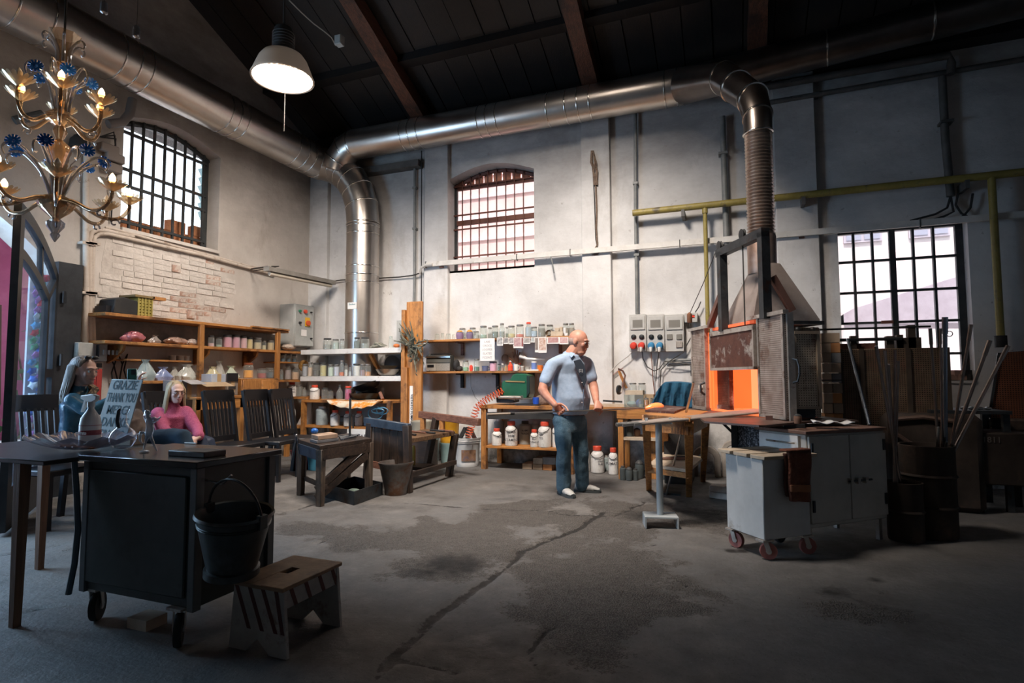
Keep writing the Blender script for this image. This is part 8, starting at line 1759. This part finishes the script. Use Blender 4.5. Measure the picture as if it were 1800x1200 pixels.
cb = P(691,873,'z',0)+FWf*.14; zin = mat('rusty_zinc',(.10,.09,.085),(.20,.18,.17),sc=5,rough=.5,metal=.6,c3=(.14,.07,.04),sc3=4,t3=.52)
t = bucket(Vector((cb.x,cb.y,0)),.115,.175,.33,zin,'old rusty zinc bucket on the floor in front of the bench',full=mat('ash',(.22,.17,.14),(.35,.28,.24),sc=30,rough=.95))
part(B().tube([cb+Vector((.17*math.cos(a),.17*math.sin(a),.33+.0)) for a in [i*PI/10-.9 for i in range(11)]],.006,5),'bail',wire,t)
def px_b(px,base,w_,h_,top_,m,lb,z=0,lid=None,**k):
    p = P(px,base,'z',z); w = wat(p); p = p+FWf*(w_*w/2000); r = w_*w/2000; return bucket(Vector((p.x,p.y,z)),r*.88,r,h_*w/1000,m,lb,**k), p, r, h_*w/1000
wb_ = mat('white_bucket',(.62,.63,.63),(.72,.72,.71),rough=.4,sc=6)
t, p, r, h = px_b(820,822,46,51,0,wb_,'white plastic bucket with a brown picture label at the end of the workbench',full=blackm)
for z_ in (.84,.90): part(B().lathe([(r*1.0,h*z_-.004),(r*1.06,h*z_),(r*1.0,h*z_+.004)],p,28,cap=False),'rib',wb_,t)
d = (CC-p); d.z = 0; d.normalize(); s_ = Vector((-d.y,d.x,0)); b = B(); vs = []
for i in range(9):
    a = .1+(i-4)*.15
    for z_ in (h*.22,h*.60): vs.append(p+(d*math.cos(a)+s_*math.sin(a))*(r*.985)+Zu*z_)
b.add(vs,[(2*i,2*i+2,2*i+3,2*i+1) for i in range(8)]); part(b,'picture_label',mat('label_brown',(.14,.07,.04),(.30,.17,.10),sc=14,c3=(.03,.06,.14),sc3=7,t3=.6),t)
for i in range(3): solo(B().obox(p+Vector((-.08+.08*i,0,h+.04)),(.05,.03,.20),Matrix.Rotation(.5-i*.5,3,'Y')),'scrap_block',blackm if i < 2 else rust,['dark block leaning left in the white bucket','dark block upright in the white bucket','rusty block leaning right in the white bucket'][i],'block')
teal = mat('teal_bucket',(.22,.34,.34),(.30,.42,.42),rough=.45,sc=6)
px_b(788,816,32,37,0,teal,'pale teal bucket under the yellow one',full=blackm); px_b(757,812,26,42,0,teal,'pale teal bucket behind the bench leg',full=blackm)
p = P(788,816,'z',0)+FWf*.12; w = wat(p); bucket(Vector((p.x,p.y,.285)),.125,.145,.32,mat('yellow_bucket',(.55,.26,.015),(.66,.34,.03),rough=.4),'yellow-orange bucket stacked on the teal one')
p = P(745,818,'y',6.9); p.z = 0; bucket(Vector((p.x,6.85,.36)),.13,.15,.26,mat('cream_bucket',(.42,.38,.30),rough=.6),'cream bucket behind the bench arm'); solo(B().box(p.x-.16,6.7,0,p.x+.16,7.0,.355),'low_crate',W_dx,'dark wooden crate carrying the cream bucket','crate')
p = P(727,800,'y',6.0); p.z = .20; solo(B().lathe([(.022,0),(.024,.01),(.024,.20),(.012,.23)],(p.x,6.0,.165),14),'yellow_tube',mat('tube_yellow',(.45,.33,.06)),'yellow cartridge tube standing under the bench seat','tube'); solo(B().box(p.x-.25,5.85,.13,p.x+.2,6.15,.165),'low_board',W_dx,'dark low board under the bench seat','board')
p = P(587,815,'z',.1); solo(B().box(p.x-.18,p.y+.5,0,p.x+.22,p.y+.53,.50),'written_board',white_p,'pale board with faint handwriting behind the charred table','board'); text_mesh('TARI',.08,frame((p.x+.08,p.y+.495,.40),(1,0,0),(0,0,1)),ink,'handwriting',bpy.data.objects['written_board'])
for px, c_, lb in ((528,(.25,.02,.02),'dark red bucket behind the compass'),(556,(.06,.25,.38),'blue bucket behind the charred table')):
    p = P(px,825,'z',0); bucket(Vector((p.x,p.y,0)),.10,.125,.26,mat('pail_%s' % lb[:4].strip(),c_,rough=.45),lb)
# ================================================================ grey cabinet on wheels in the left foreground
gcm = mat('grey_green_steel',(.030,.038,.036),(.052,.062,.058),rough=.48,sc=3,c3=(.025,.027,.026),sc3=5,t3=.60)
gx0, gx1, gy0, gy1 = -3.02, -2.26, 1.925, 2.40; gz = .825
gc = thing('steel_cabinet','large dark grey-green steel cabinet on castors in the left foreground','cabinet',((gx0+gx1)/2,(gy0+gy1)/2,0))
part(B().box(gx0+.01,gy0+.01,.17,gx1-.01,gy1-.01,gz-.03),'body',gcm,gc,bev=.004); part(B().box(gx0-.02,gy0-.02,gz-.03,gx1+.02,gy1+.03,gz),'top',mat('dark_glossy_top',(.035,.032,.032),(.065,.058,.054),rough=.22,sc=4),gc,bev=.004)
part(B().box(gx0+.03,gy0-.002,.21,gx1-.06,gy0+.012,gz-.07),'front_panel',gcm,gc,bev=.006)
for x_, y_ in ((gx1-.035,gy0),(gx1-.035,gy1-.04),(gx0,gy0),(gx0,gy1-.04)): part(B().box(x_,y_-.004,.16,x_+.04,y_+.04,gz-.03),'corner_post',mat('post_grey',(.09,.10,.10),(.13,.14,.14),rough=.5),gc,bev=.003)
class Shim: pass
for x_, y_, rz in ((gx0+.05,gy0+.05,2.2),(gx1-.10,gy0+.02,-.8),(gx0+.05,gy1-.05,2.5),(gx1-.05,gy1-.05,-.6)): castor(x_-gc.location.x,y_-gc.location.y,rz,rubber,gc,.072,.17)
part(B().tube([(gx1+.0,gy0+.05,gz-.09),(gx1+.10,gy0+.05,gz-.10),(gx1+.15,gy0+.055,gz-.06)],.006,6),'hook',steel,gc)
c = Vector((gx1+.165,gy0+.055,.335)); zin2 = mat('dull_zinc',(.045,.05,.05),(.09,.10,.10),sc=5,rough=.42,metal=.6,c3=(.05,.05,.045),sc3=4)
b = thing('hanging_bucket','dull zinc bucket hanging on a hook at the side of the grey-green cabinet','bucket',c); Tm = Matrix.Translation(c) @ Matrix.Rotation(.10,4,'Y') @ Matrix.Rotation(.06,4,'X')
part(B(Tm).lathe([(.105,0),(.115,.0),(.115,.03),(.105,.035),(.155,.26),(.165,.268),(.160,.28),(.150,.275),(.10,.04),(.01,.035)],(0,0,0),36,cap=False),'pail',zin2,b)
for z_ in (.235,.225): part(B(Tm).lathe([(.1485+(z_-.235)*.2,z_-.004),(.1535+(z_-.235)*.2,z_),(.1485+(z_-.235)*.2,z_+.004)],(0,0,0),36,cap=False),'ridge',zin2,b)
part(B(Tm).tube([(.155*math.cos(a),.155*math.sin(a)*.0+.0-.02*math.sin(a),.265+.16*math.sin(a)) for a in [i*PI/14 for i in range(15)]],.006,6),'bail',wire,b)
for x in (-1,1): part(B(Tm).box(x*.155-.012,-.02,.23,x*.155+.012,.02,.29),'lug',zin2,b)
solo(B().box(-2.75,1.98,0,-2.62,2.09,.05),'wood_wedge',woodp,'small pale wooden block on the floor under the grey-green cabinet','block')
# striped step stool
s0, s1, s2 = P(404,1019,'z',.30), P(497,1035,'z',.30), P(602,987,'z',.30); u_ = (s1-s0); v_ = (s2-s1); lu, lv = u_.length, v_.length; u_.normalize(); v_.normalize()
wst = mat('worn_white_wood',(.30,.29,.27),(.42,.41,.38),sc=7,rough=.8,c3=(.18,.13,.09),sc3=6,t3=.6); stp = mat('maroon_stripe',(.085,.025,.02),rough=.7); tps = wood('stool_top_wood',(.17,.10,.055),(.32,.20,.11),st=(3,3,3),dark=(.08,.05,.035))
t = thing('step_stool','wooden step stool with maroon stripes and a hand slot beside the hanging bucket','stool',((s0+s2)/2).xy.to_3d())
def sp(a,b_,z): p = s0+u_*a+v_*b_; return Vector((p.x,p.y,z))
hs0, hs1 = lv*.42, lv*.62; wk = lu
for a0, a1 in ((0,lu*.5-.025),(lu*.5+.025,lu)): part(B().prism([(sp(a0,0,0).x,sp(a0,0,0).y),(sp(a1,0,0).x,sp(a1,0,0).y),(sp(a1,lv,0).x,sp(a1,lv,0).y),(sp(a0,lv,0).x,sp(a0,lv,0).y)],.282,.30),'top_board',tps,t,bev=.003)
for b0, b1 in ((0,hs0),(hs1,lv)): part(B().prism([(sp(lu*.5-.027,b0,0).x,sp(lu*.5-.027,b0,0).y),(sp(lu*.5+.027,b0,0).x,sp(lu*.5+.027,b0,0).y),(sp(lu*.5+.027,b1,0).x,sp(lu*.5+.027,b1,0).y),(sp(lu*.5-.027,b1,0).x,sp(lu*.5-.027,b1,0).y)],.282,.2985),'top_board',tps,t)
for e_, k_ in ((.015,0),(lv-.03,1)):
    pl_ = [(.01,.28),(lu-.01,.28),(lu+.015,0),(lu*.72,0),(lu*.5,.06),(lu*.28,0),(-.015,0)]
    pn_ = part(B().extr([sp(a,e_,z) for a,z in pl_],v_*.018),'end_board',wst,t,bev=.002)
    if not k_:
        for i in range(4): a = .015+i*lu*.25; part(B().extr([sp(a,e_-.0015,.28),sp(a+.022,e_-.0015,.28),sp(min(a+.10,lu),e_-.0015,.10),sp(min(a+.078,lu-.02),e_-.0015,.10)],v_*.0012),'stripe',stp,pn_)
for a_ in (.012,lu-.028):
    rl = part(B().extr([sp(a_,.02,.28),sp(a_,lv-.02,.28),sp(a_,lv-.02,.20),sp(a_,.02,.20)],u_*.016),'side_rail',wst,t,bev=.002)
    for i in range(4): bb_ = .05+i*lv*.23; part(B().extr([sp(a_+.0165,bb_,.28),sp(a_+.0165,bb_+.022,.28),sp(a_+.0165,bb_+.055,.20),sp(a_+.0165,bb_+.033,.20)],u_*.001),'stripe',stp,rl)
# left table with glass
lt = thing('side_table','thin dark table top on a wooden leg at the left edge of the photo','table',(-3.6,2.0,0))
part(B().box(-4.2,1.76,.79,-3.05,2.45,.812),'top',mat('table_dark',(.035,.03,.03),(.06,.05,.045),rough=.35),lt,bev=.004)
for x_, y_ in ((-3.28,1.80),(-4.12,1.80),(-3.28,2.38),(-4.12,2.38)): part(B().bar((x_,y_,.79),(x_+.0,y_,0),.05,.05,w2=.035,h2=.035),'leg',wood('table_leg_wood',(.13,.06,.03),(.22,.11,.055),st=wz),lt)
solo(B().tube([P(131,812,'y',1.9),P(135,870,'y',1.89),P(137,930,'y',1.88),P(131,990,'y',1.87),P(120,1044,'y',1.86)],.014,8),'grey_hose',mat('hose_grey',(.06,.10,.13),rough=.4),'grey-blue hose hanging down beside the grey-green cabinet','hose')
iris = glass('iridescent_glass',(.62,.60,.70),.5,.08); cg = glass('clear_glass2',(.93,.96,1.0),.10,.02,bl=.34)
c = Vector((-3.17,2.0,gz+.004)); b = B(); n, mm = 48, 10; vs = []
for i in range(mm+1):
    r_ = .29*i/mm+.004; z_ = .008+.07*(i/mm)**2.2
    for k in range(n): a = 2*PI*k/n; vs.append(c+Vector((r_*1.05*math.cos(a),r_*.72*math.sin(a),z_+(i/mm)**2*.010*math.sin(a*12)+.004*math.sin(a*24))))
b.add(vs,[(i*n+k,i*n+(k+1) % n,(i+1)*n+(k+1) % n,(i+1)*n+k) for i in range(mm) for k in range(n)]); o = solo(b,'glass_platter',iris,'large shallow rippled glass platter in front of the spray bottle','plate')
t = thing('amber_pieces','amber glass flakes lying in the rippled platter','glass'); t.location = c
for i in range(7): part(B().ell(c+Vector((-.12+.04*i,-.02+.02*math.sin(i*2),.022)),(.035,.02,.006),8,4),'flake',mat('amber',(.45,.14,.06),rough=.15),t)
p = PW(157,790,3.08); p.z = gz; t = thing('spray_bottle','white trigger spray bottle with a red lettered band behind the platter','bottle',p)
wz_ = mat('spray_white',(.62,.62,.60),rough=.4); part(B().lathe([(.047,0),(.05,.01),(.05,.13),(.045,.165),(.024,.20),(.015,.215),(.015,.235)],p,24),'bottle_body',wz_,t)
part(B().lathe([(.018,.225),(.018,.25)],p,14),'collar',wz_,t); part(B().extr([p+Vector((x,-.012,z)) for x,z in ((-.075,.268),(-.075,.285),(.02,.295),(.055,.285),(.05,.262),(.018,.25),(-.018,.25))],(0,.024,0)),'spray_head',wz_,t,bev=.004)
part(B().extr([p+Vector((x,-.008,z)) for x,z in ((-.045,.268),(-.030,.268),(-.045,.225),(-.068,.195),(-.072,.20))],(0,.016,0)),'trigger',wz_,t)
bd = part(B().lathe([(.0505,.075),(.051,.076),(.051,.100),(.0505,.101)],p,24,cap=False),'label_band',mat('label_red',(.30,.06,.07),rough=.5),t); text_mesh('smerato',.026,frame(p+Vector((.010,-.0535,.0885)),(1,0,0),(0,0,1)),white_p,'lettering',bd)
part(B().lathe([(.0506,.125),(.0506,.128)],p,24,cap=False),'label_line',mat('label_red',(.3,.06,.07)),t)
# placard
YQ = 2.33; pl = [P(x,y,'y',YQ) for x,y in ((196,666),(251,667),(221,772),(163,772))]
t = thing('placard','white placard lettered with thank-you in five languages leaning on the cabinet','sign',pl[2])
pcm = mat('placard_white',(.56,.60,.60),(.66,.70,.69),rough=.6,sc=3); part(B().extr(pl,(0,.006,0)),'board',pcm,t,bev=.002)
t['label'] = 'white placard hand-lettered in blue-grey capitals behind the glass flask'
lx = (pl[1]-pl[0]).normalized(); lyv = (pl[0]-pl[3]); sh_ = lyv.copy(); inkb = mat('marker_blue',(.17,.25,.29),rough=.8)
for i, tx in enumerate(['GRAZIE','THANK YOU','MERCI','DANKE','GRACIAS']):
    f = 1-(.105+i*.205); ce = pl[3].lerp(pl[0],f)*.5+pl[2].lerp(pl[1],f)*.5; ce.y = YQ-.0012
    wd = .125; cw = {6:.80,9:.55,5:.88,7:.68}[len(tx)]
    M_ = Matrix(((lx.x*cw,lyv.x/lyv.z*1.0,0,ce.x),(0,0,1,ce.y),(lx.z*cw,1,0,ce.z),(0,0,0,1))); o = text_mesh(tx,.076,M_,inkb,'lettering',t,.0002)
bx = P(205,782,'y',2.36); solo(B().box(bx.x-.12,YQ+.012,.813,bx.x+.14,YQ+.10,.87),'wooden_block',woodp,'pale wooden block behind the glass flask propping the placard','block')
# glass flask with black handle, horse figurine, slab
p = P(209,790,'z',gz); p = Vector((p.x,2.13,gz)); t = thing('glass_flask','round clear glass flask with a black handle on the cabinet','flask',p)
part(B().lathe([(.02,.003),(.045,.012),(.064,.045),(.066,.065),(.055,.095),(.03,.118),(.019,.14),(.018,.185),(.028,.21)],p,32,cap=False),'bulb',cg,t); part(B().tube([p+Vector((.0,-.022,.115)),p+Vector((.0,-.032,.15)),p+Vector((-.002,-.026,.205)),p+Vector((.004,-.02,.215))],[.008,.009,.009,.007],8),'handle',black,t)
p = P(262,795,'z',gz); gh = glass('crystal',(.86,.90,.95),.38,.03,bl=.45); t = thing('glass_horse','clear glass rearing horse figurine on the cabinet top','figurine',p)
def hp(px,py): return PW(px,py,wat(p))
b = B(); limb(b,[hp(262,762),hp(264,750),hp(262,738)],[.018,.020,.016],10); limb(b,[hp(263,742),hp(259,730),hp(260,724)],[.014,.012,.010],8); limb(b,[hp(258,723),hp(264,727)],[.010,.006],8)
for x0, y0, x1, y1, x2, y2 in ((266,744,274,739,282,733),(264,741,270,734,278,738),(262,763,256,776,252,793),(264,764,270,780,276,792)): limb(b,[hp(x0,y0),hp(x1,y1),hp(x2,y2)],[.009,.007,.005],6)
limb(b,[hp(258,762),hp(248,760),hp(246,772),hp(250,780)],[.007,.009,.008,.004],6); remesh(b,'horse_body',gh,t,.004,1)
part(B().ell(hp(254,793),(.03,.02,.006),10,5),'base',gh,t); part(B().tube([hp(256,722),hp(255,732),hp(258,744)],[.004,.008,.004],6),'mane',gh,t)
a, b_ = P(303,800,'z',gz), P(378,803,'z',gz); solo(B().extr([Vector((x,y,gz)) for x,y in ((a.x,2.02),(a.x+.24,2.02),(a.x+.25,2.14),(a.x+.01,2.14))],(0,0,.028)),'stone_slab',mat('dark_slab',(.05,.045,.045),(.12,.10,.09),sc=14,rough=.5),'dark stone slab lying on the cabinet top near its front corner','slab',bev=.004)
solo(B().tube([P(325,778,'z',gz+.006),P(345,779,'z',gz+.006)],.004,5),'small_tool',steel,'small bright metal tool at the back edge of the cabinet top','tool')
# ================================================================ open arched door leaf, jamb
drk = mat('dark_door_steel',(.012,.015,.019),(.03,.034,.04),rough=.45); dgl = glass('door_glass',(.90,.93,.97),.04,.03,bl=.04)
hg = Vector((-6.45,3.72,0)); dl = (Vector((-5.23,2.72,0))-hg).normalized(); dn = Vector((-dl.y,dl.x,0)); LW = 1.58
door = bpy.data.objects.new('door_1',None); COL.objects.link(door); door['kind'] = 'structure'; door.location = (0,0,0)
def dp(s,z,o=0): p = hg+dl*s+dn*o; return Vector((p.x,p.y,z))
def ztp_(s): t = min(1,max(0,s/LW)); return 2.26+.34*math.sin(t*PI/2)**.8
N_ = 12
def rail(s0,s1,zf0,zf1,wd=.05,nm='stile'):
    pts0 = [dp(s0+(s1-s0)*i/N_,zf0(s0+(s1-s0)*i/N_)) for i in range(N_+1)]; pts1 = [dp(s0+(s1-s0)*i/N_,zf1(s0+(s1-s0)*i/N_)) for i in range(N_+1)]
    return part(B().extr(pts0+pts1[::-1],dn*wd),nm,drk,door,local=True)
ca_ = lambda v: (lambda s:v)
rail(0,.10,ca_(.03),lambda s:ztp_(s)); rail(LW-.12,LW,ca_(.03),lambda s:ztp_(s)); rail(.0,LW,lambda s:ztp_(s)-.10,ztp_,nm='arch_rail'); rail(.1,LW-.12,ca_(.03),ca_(.36),nm='kick_panel')
rail(.36,.44,ca_(.36),lambda s:ztp_(s)-.42,nm='mullion'); rail(.36,LW-.12,lambda s:ztp_(s)-.50+.05*s,lambda s:ztp_(s)-.42+.05*s,nm='inner_arch'); rail(.1,.4,ca_(1.22),ca_(1.30),nm='crossbar'); rail(.04,.42,lambda s:2.20-.62*s,lambda s:2.27-.62*s,nm='crossbar')
part(B().extr([dp(.62,2.02),dp(.68,2.02),dp(.76,2.50),dp(.70,2.50)],dn*.04),'mullion',drk,door,local=True)
part(B().extr([dp(.44,.36,.02),dp(LW-.12,.36,.02),dp(LW-.12,2.5,.02),dp(.8,2.45,.02),dp(.44,2.38,.02)],dn*.006),'pane',dgl,door,local=True); part(B().extr([dp(.10,.36,.02),dp(.36,.36,.02),dp(.36,2.34,.02),dp(.10,2.25,.02)],dn*.006),'pane',dgl,door,local=True)
part(B().box(L-.0,3.78,0,L+.07,4.02,2.42),'jamb',drk,door,local=True)
for z_ in (.5,1.4,2.05): part(B().lathe([(.02,-.06),(.02,.06)],(L+.10,3.83,z_),8),'hinge',drk,door,local=True)
part(B().box(L-.05,.5,0,L+.02,3.7,.03),'threshold',drk,door,local=True)
# display of coloured glass flowers beyond the jamb, climbing plant, planter
fd_ = thing('glass_flower_display','strip of blue, red and green glass flowers hanging beyond the door pane','display',(L-.12,3.76,0)); rf = random.Random(8); fcs = [(.05,.15,.5),(.5,.06,.08),(.08,.35,.2),(.5,.6,.7),(.4,.2,.5),(.12,.35,.6)]
fms = [B().lathe([(.006,-.02),(.03,-.012),(.040,.0),(.028,.012),(.008,.016)],(0,0,0),15,ax=(1,-.6,0),wave=(5,.22)).mesh('flower',mat('murano_%d' % i,c_,rough=.15)) for i,c_ in enumerate(fcs)]
part(B().box(L-.20,3.66,.3,L-.17,3.855,2.35),'rack',mat('rack_white',(.5,.55,.6)),fd_)
for i in range(24):
    for j in range(3): o = link('flower',rf.choice(fms),fd_); o.location = (-.0,-.06+.06*j+rf.uniform(-.015,.015),.40+.08*i+rf.uniform(-.02,.02)); o.rotation_euler = (rf.random()*3,0,0)
pv = thing('climbing_plant','leafy climbing plant on the magenta wall outside the street door','plant',(L-2.0,4.5,-.1)); lm = [B().extr([(0,0,0),(.06,0,.05),(.14,0,0),(.06,0,-.05)],(0,.004,0)).mesh('leaf',mat('leaf_%d' % i,c_,rough=.5)) for i,c_ in enumerate([(.05,.14,.06),(.10,.24,.10),(.25,.40,.22)])]
for i in range(230):
    y = rf.uniform(-1.2,1.6); z = abs(rf.gauss(0,.75)); o = link('leaf',rf.choice(lm),pv); o.location = (rf.uniform(-.3,.2),y,.25+min(z,2.0)); o.rotation_euler = (rf.random()*6,rf.random()*6,rf.random()*6)
for i in range(9): y = -1.1+i*.3; part(B().tube([(L-2.1,4.5+y,0),(L-2.2,4.5+y+.2,.9),(L-2.1,4.5+y-.1+.3*rf.random(),1.7+rf.random()*.6)],.012,5),'stem',mat('stem',(.10,.06,.04)),pv)
t = thing('planter','pale ribbed planter under the climbing plant outside the door','planter',(L-1.7,4.4,-.15)); pt = mat('planter_grey',(.35,.42,.48)); part(B().box(L-1.9,2.8,-.12,L-1.55,6.1,.45),'trough',pt,t)
for i in range(34): part(B().box(L-1.55,2.82+i*.097,-.1,L-1.535,2.86+i*.097,.43),'rib',pt,t)
# ================================================================ chandelier
cw_ = 4.2; ax = PW(105,240,cw_); gold = glass('smoky_gold_glass',(.55,.45,.35),.20,.05,(.75,.60,.45),bl=.4); silv = glass('smoky_glass',(.50,.50,.52),.22,.05,(.75,.75,.8)); fbl = mat('blue_glass_flower',(.01,.06,.30),(.02,.12,.45),sc=30,rough=.2); pet = glass('petal_glass',(.75,.60,.42),.35,.08,(1,.85,.6))
ch = thing('chandelier','ornate two-tier glass chandelier with blue flowers and lit candle bulbs','chandelier',ax)
def zpx(py): return PW(105,py,cw_).z
def vz(py): return (ax.x,ax.y,zpx(py))
def lathe_px(lst,m,nm,wave=None):
    return part(B().lathe([(r_,zpx(py)-zpx(240)) for r_,py in lst][::-1],vz(240),28,cap=False,wave=wave),nm,m,ch)
lathe_px([(.10,54),(.07,64),(.035,82),(.025,105),(.055,112),(.06,120),(.03,128),(.022,150),(.03,190),(.07,200),(.10,206),(.09,212),(.03,222),(.045,232),(.02,248)],gold,'upper_stem',(8,.06))
lathe_px([(.02,246),(.06,256),(.075,268),(.045,286),(.035,300),(.05,318),(.04,345),(.10,352),(.115,360),(.09,372),(.045,382),(.02,388)],gold,'lower_stem',(8,.06)); lathe_px([(.02,386),(.055,394),(.05,402),(.03,409),(.022,412),(.03,416),(.02,421),(.004,428)],silv,'finial',(8,.08))
def ring_pt(a,r_,z): return Vector((ax.x+r_*math.cos(a),ax.y+r_*math.sin(a),z))
bulbl = mat('lit_bulb',(1,.70,.36),emit=30); bulbu = mat('unlit_bulb',(.75,.68,.58),rough=.15); ivory = mat('ivory_candle',(.5,.42,.3))
petm = B(); 
for k in range(16): a = 2*PI*k/16; c_, s_ = math.cos(a), math.sin(a); petm.add([(c_*.070-s_*.014,s_*.070+c_*.014,.012),(c_*.070+s_*.014,s_*.070-c_*.014,.012),(c_*.092+s_*.013,s_*.092-c_*.013,.034),(c_*.100,s_*.100,.042),(c_*.092-s_*.013,s_*.092+c_*.013,.034)],[(0,1,2,3,4)])
cupb = B().lathe([(.008,-.035),(.03,-.02),(.055,.0),(.075,.02),(.07,.022),(.02,.0)],(0,0,0),24,cap=False); cupb.add(petm.v,petm.f); cupme = cupb.mesh('cup',pet)
blme = B().lathe([(.013,.03),(.022,.052),(.020,.072),(.010,.092),(.002,.102)],(0,0,0),14).mesh('bulb',bulbl); bume = B().lathe([(.013,.03),(.022,.052),(.020,.072),(.010,.092),(.002,.102)],(0,0,0),14).mesh('bulb',bulbu); cnme = B().lathe([(.012,.0),(.012,.034)],(0,0,0),10).mesh('candle_socket',ivory)
def sm(pts,k=4):
    o = []; pts = [pts[0]]+list(pts)+[pts[-1]]
    for i in range(1,len(pts)-2):
        p0, p1, p2, p3 = pts[i-1:i+3]
        for j in range(k): t = j/k; o.append(.5*((2*p1)+(p2-p0)*t+(2*p0-5*p1+4*p2-p3)*t*t+(3*p1-p0-3*p2+p3)*t**3))
    return o+[pts[-1]]
def tier(n,R0,z0,zc,ph,lit):
    for k in range(n):
        a = ph+2*PI*k/n; pts = [ring_pt(a,.05,z0),ring_pt(a,R0*.35,z0-.03),ring_pt(a,R0*.62,z0-.09),ring_pt(a,R0*.86,z0-.08),ring_pt(a,R0,z0-.0),ring_pt(a,R0,zc-.03)]
        m = part(B().tube(sm(pts),.0135,10),'arm',gold,ch)
        q_ = ring_pt(a,R0*.80,z0-.12); part(B().tube([q_+(ring_pt(a,R0*.8+.035,0)-ring_pt(a,R0*.8,0))*math.cos(j*.7)*(1-j*.09)+Zu*.035*math.sin(j*.7)*(1-j*.09) for j in range(9)],[.007]*8+[.004],6),'curl',silv,m)
        for me, nm in ((cupme,'cup'),(cnme,'candle_socket'),(blme if k in lit else bume,'bulb')): o = link(nm,me,m); o.location = ring_pt(a,R0,zc)-ax
def curls(n,R0,z0,H,m,ph):
    for k in range(n):
        a = ph+2*PI*k/n; part(B().tube(sm([ring_pt(a,.04,z0),ring_pt(a,R0*.35,z0+H*.55),ring_pt(a,R0*.7,z0+H*.95),ring_pt(a,R0*.95,z0+H),ring_pt(a,R0*1.08,z0+H*.85),ring_pt(a,R0*1.02,z0+H*.68),ring_pt(a,R0*.9,z0+H*.74)]),[.013-.008*j/24 for j in range(25)],8),'curl_leaf',m,ch)
def flowers(n,R0,z0,z1,ph):
    for k in range(n):
        a = ph+2*PI*k/n; q_ = ring_pt(a,R0,z1); s_ = part(B().tube([ring_pt(a,.04,z0),ring_pt(a,R0*.45,(z0+z1)/2+.05),q_],.004,5),'flower_stem',silv,ch); b = B(); out = ((q_-Vector((ax.x,ax.y,z0))).normalized()*.5+(CC-q_).normalized()*.7).normalized(); x_, y_, z_ = basis(out)
        for j in range(12): an = 2*PI*j/12; d_ = x_*math.cos(an)+y_*math.sin(an); b.bar(q_,q_+d_*.048+out*.008,.014,.007,up=out)
        b.ell(q_,.016,8,6); part(b,'blue_flower',fbl,s_)
tier(8,.44,zpx(352),zpx(335),.25,(0,1,3,4,5,6)); tier(6,.27,zpx(205),zpx(172),.5,(0,1,2,3,5))
curls(8,.30,zpx(345),.30,silv,.6); curls(6,.20,zpx(198),.32,silv,.2); curls(6,.13,zpx(108),.18,silv,.5)
flowers(7,.27,zpx(340),zpx(272),.1); flowers(5,.17,zpx(195),zpx(133),.9)
part(B().tube([(ax.x,ax.y,zpx(54)),(ax.x,ax.y,5.9)],.008,6),'chain',wire,ch)
light('POINT','candle_light_low',ax+Vector((0,0,-.1)),7,(1,.62,.32),shadow_soft_size=.25); light('POINT','candle_light_high',ax+Vector((0,0,.55)),4,(1,.62,.32),shadow_soft_size=.2)
for px, py, lb in ((183,14,'small clear glass drop hanging highest above the chandelier'),(240,57,'small clear glass drop hanging right of the chandelier top')):
    p = PW(px,py,4.4); t = thing('glass_drop',lb,'glass drop',p); part(B().lathe([(.010,-.05),(.026,-.04),(.026,.03),(.018,.05)],p,12,cap=False),'drop',silv,t); part(B().tube([p+Zu*.05,(p.x,p.y,6.2)],.002,4),'string',wire,t)
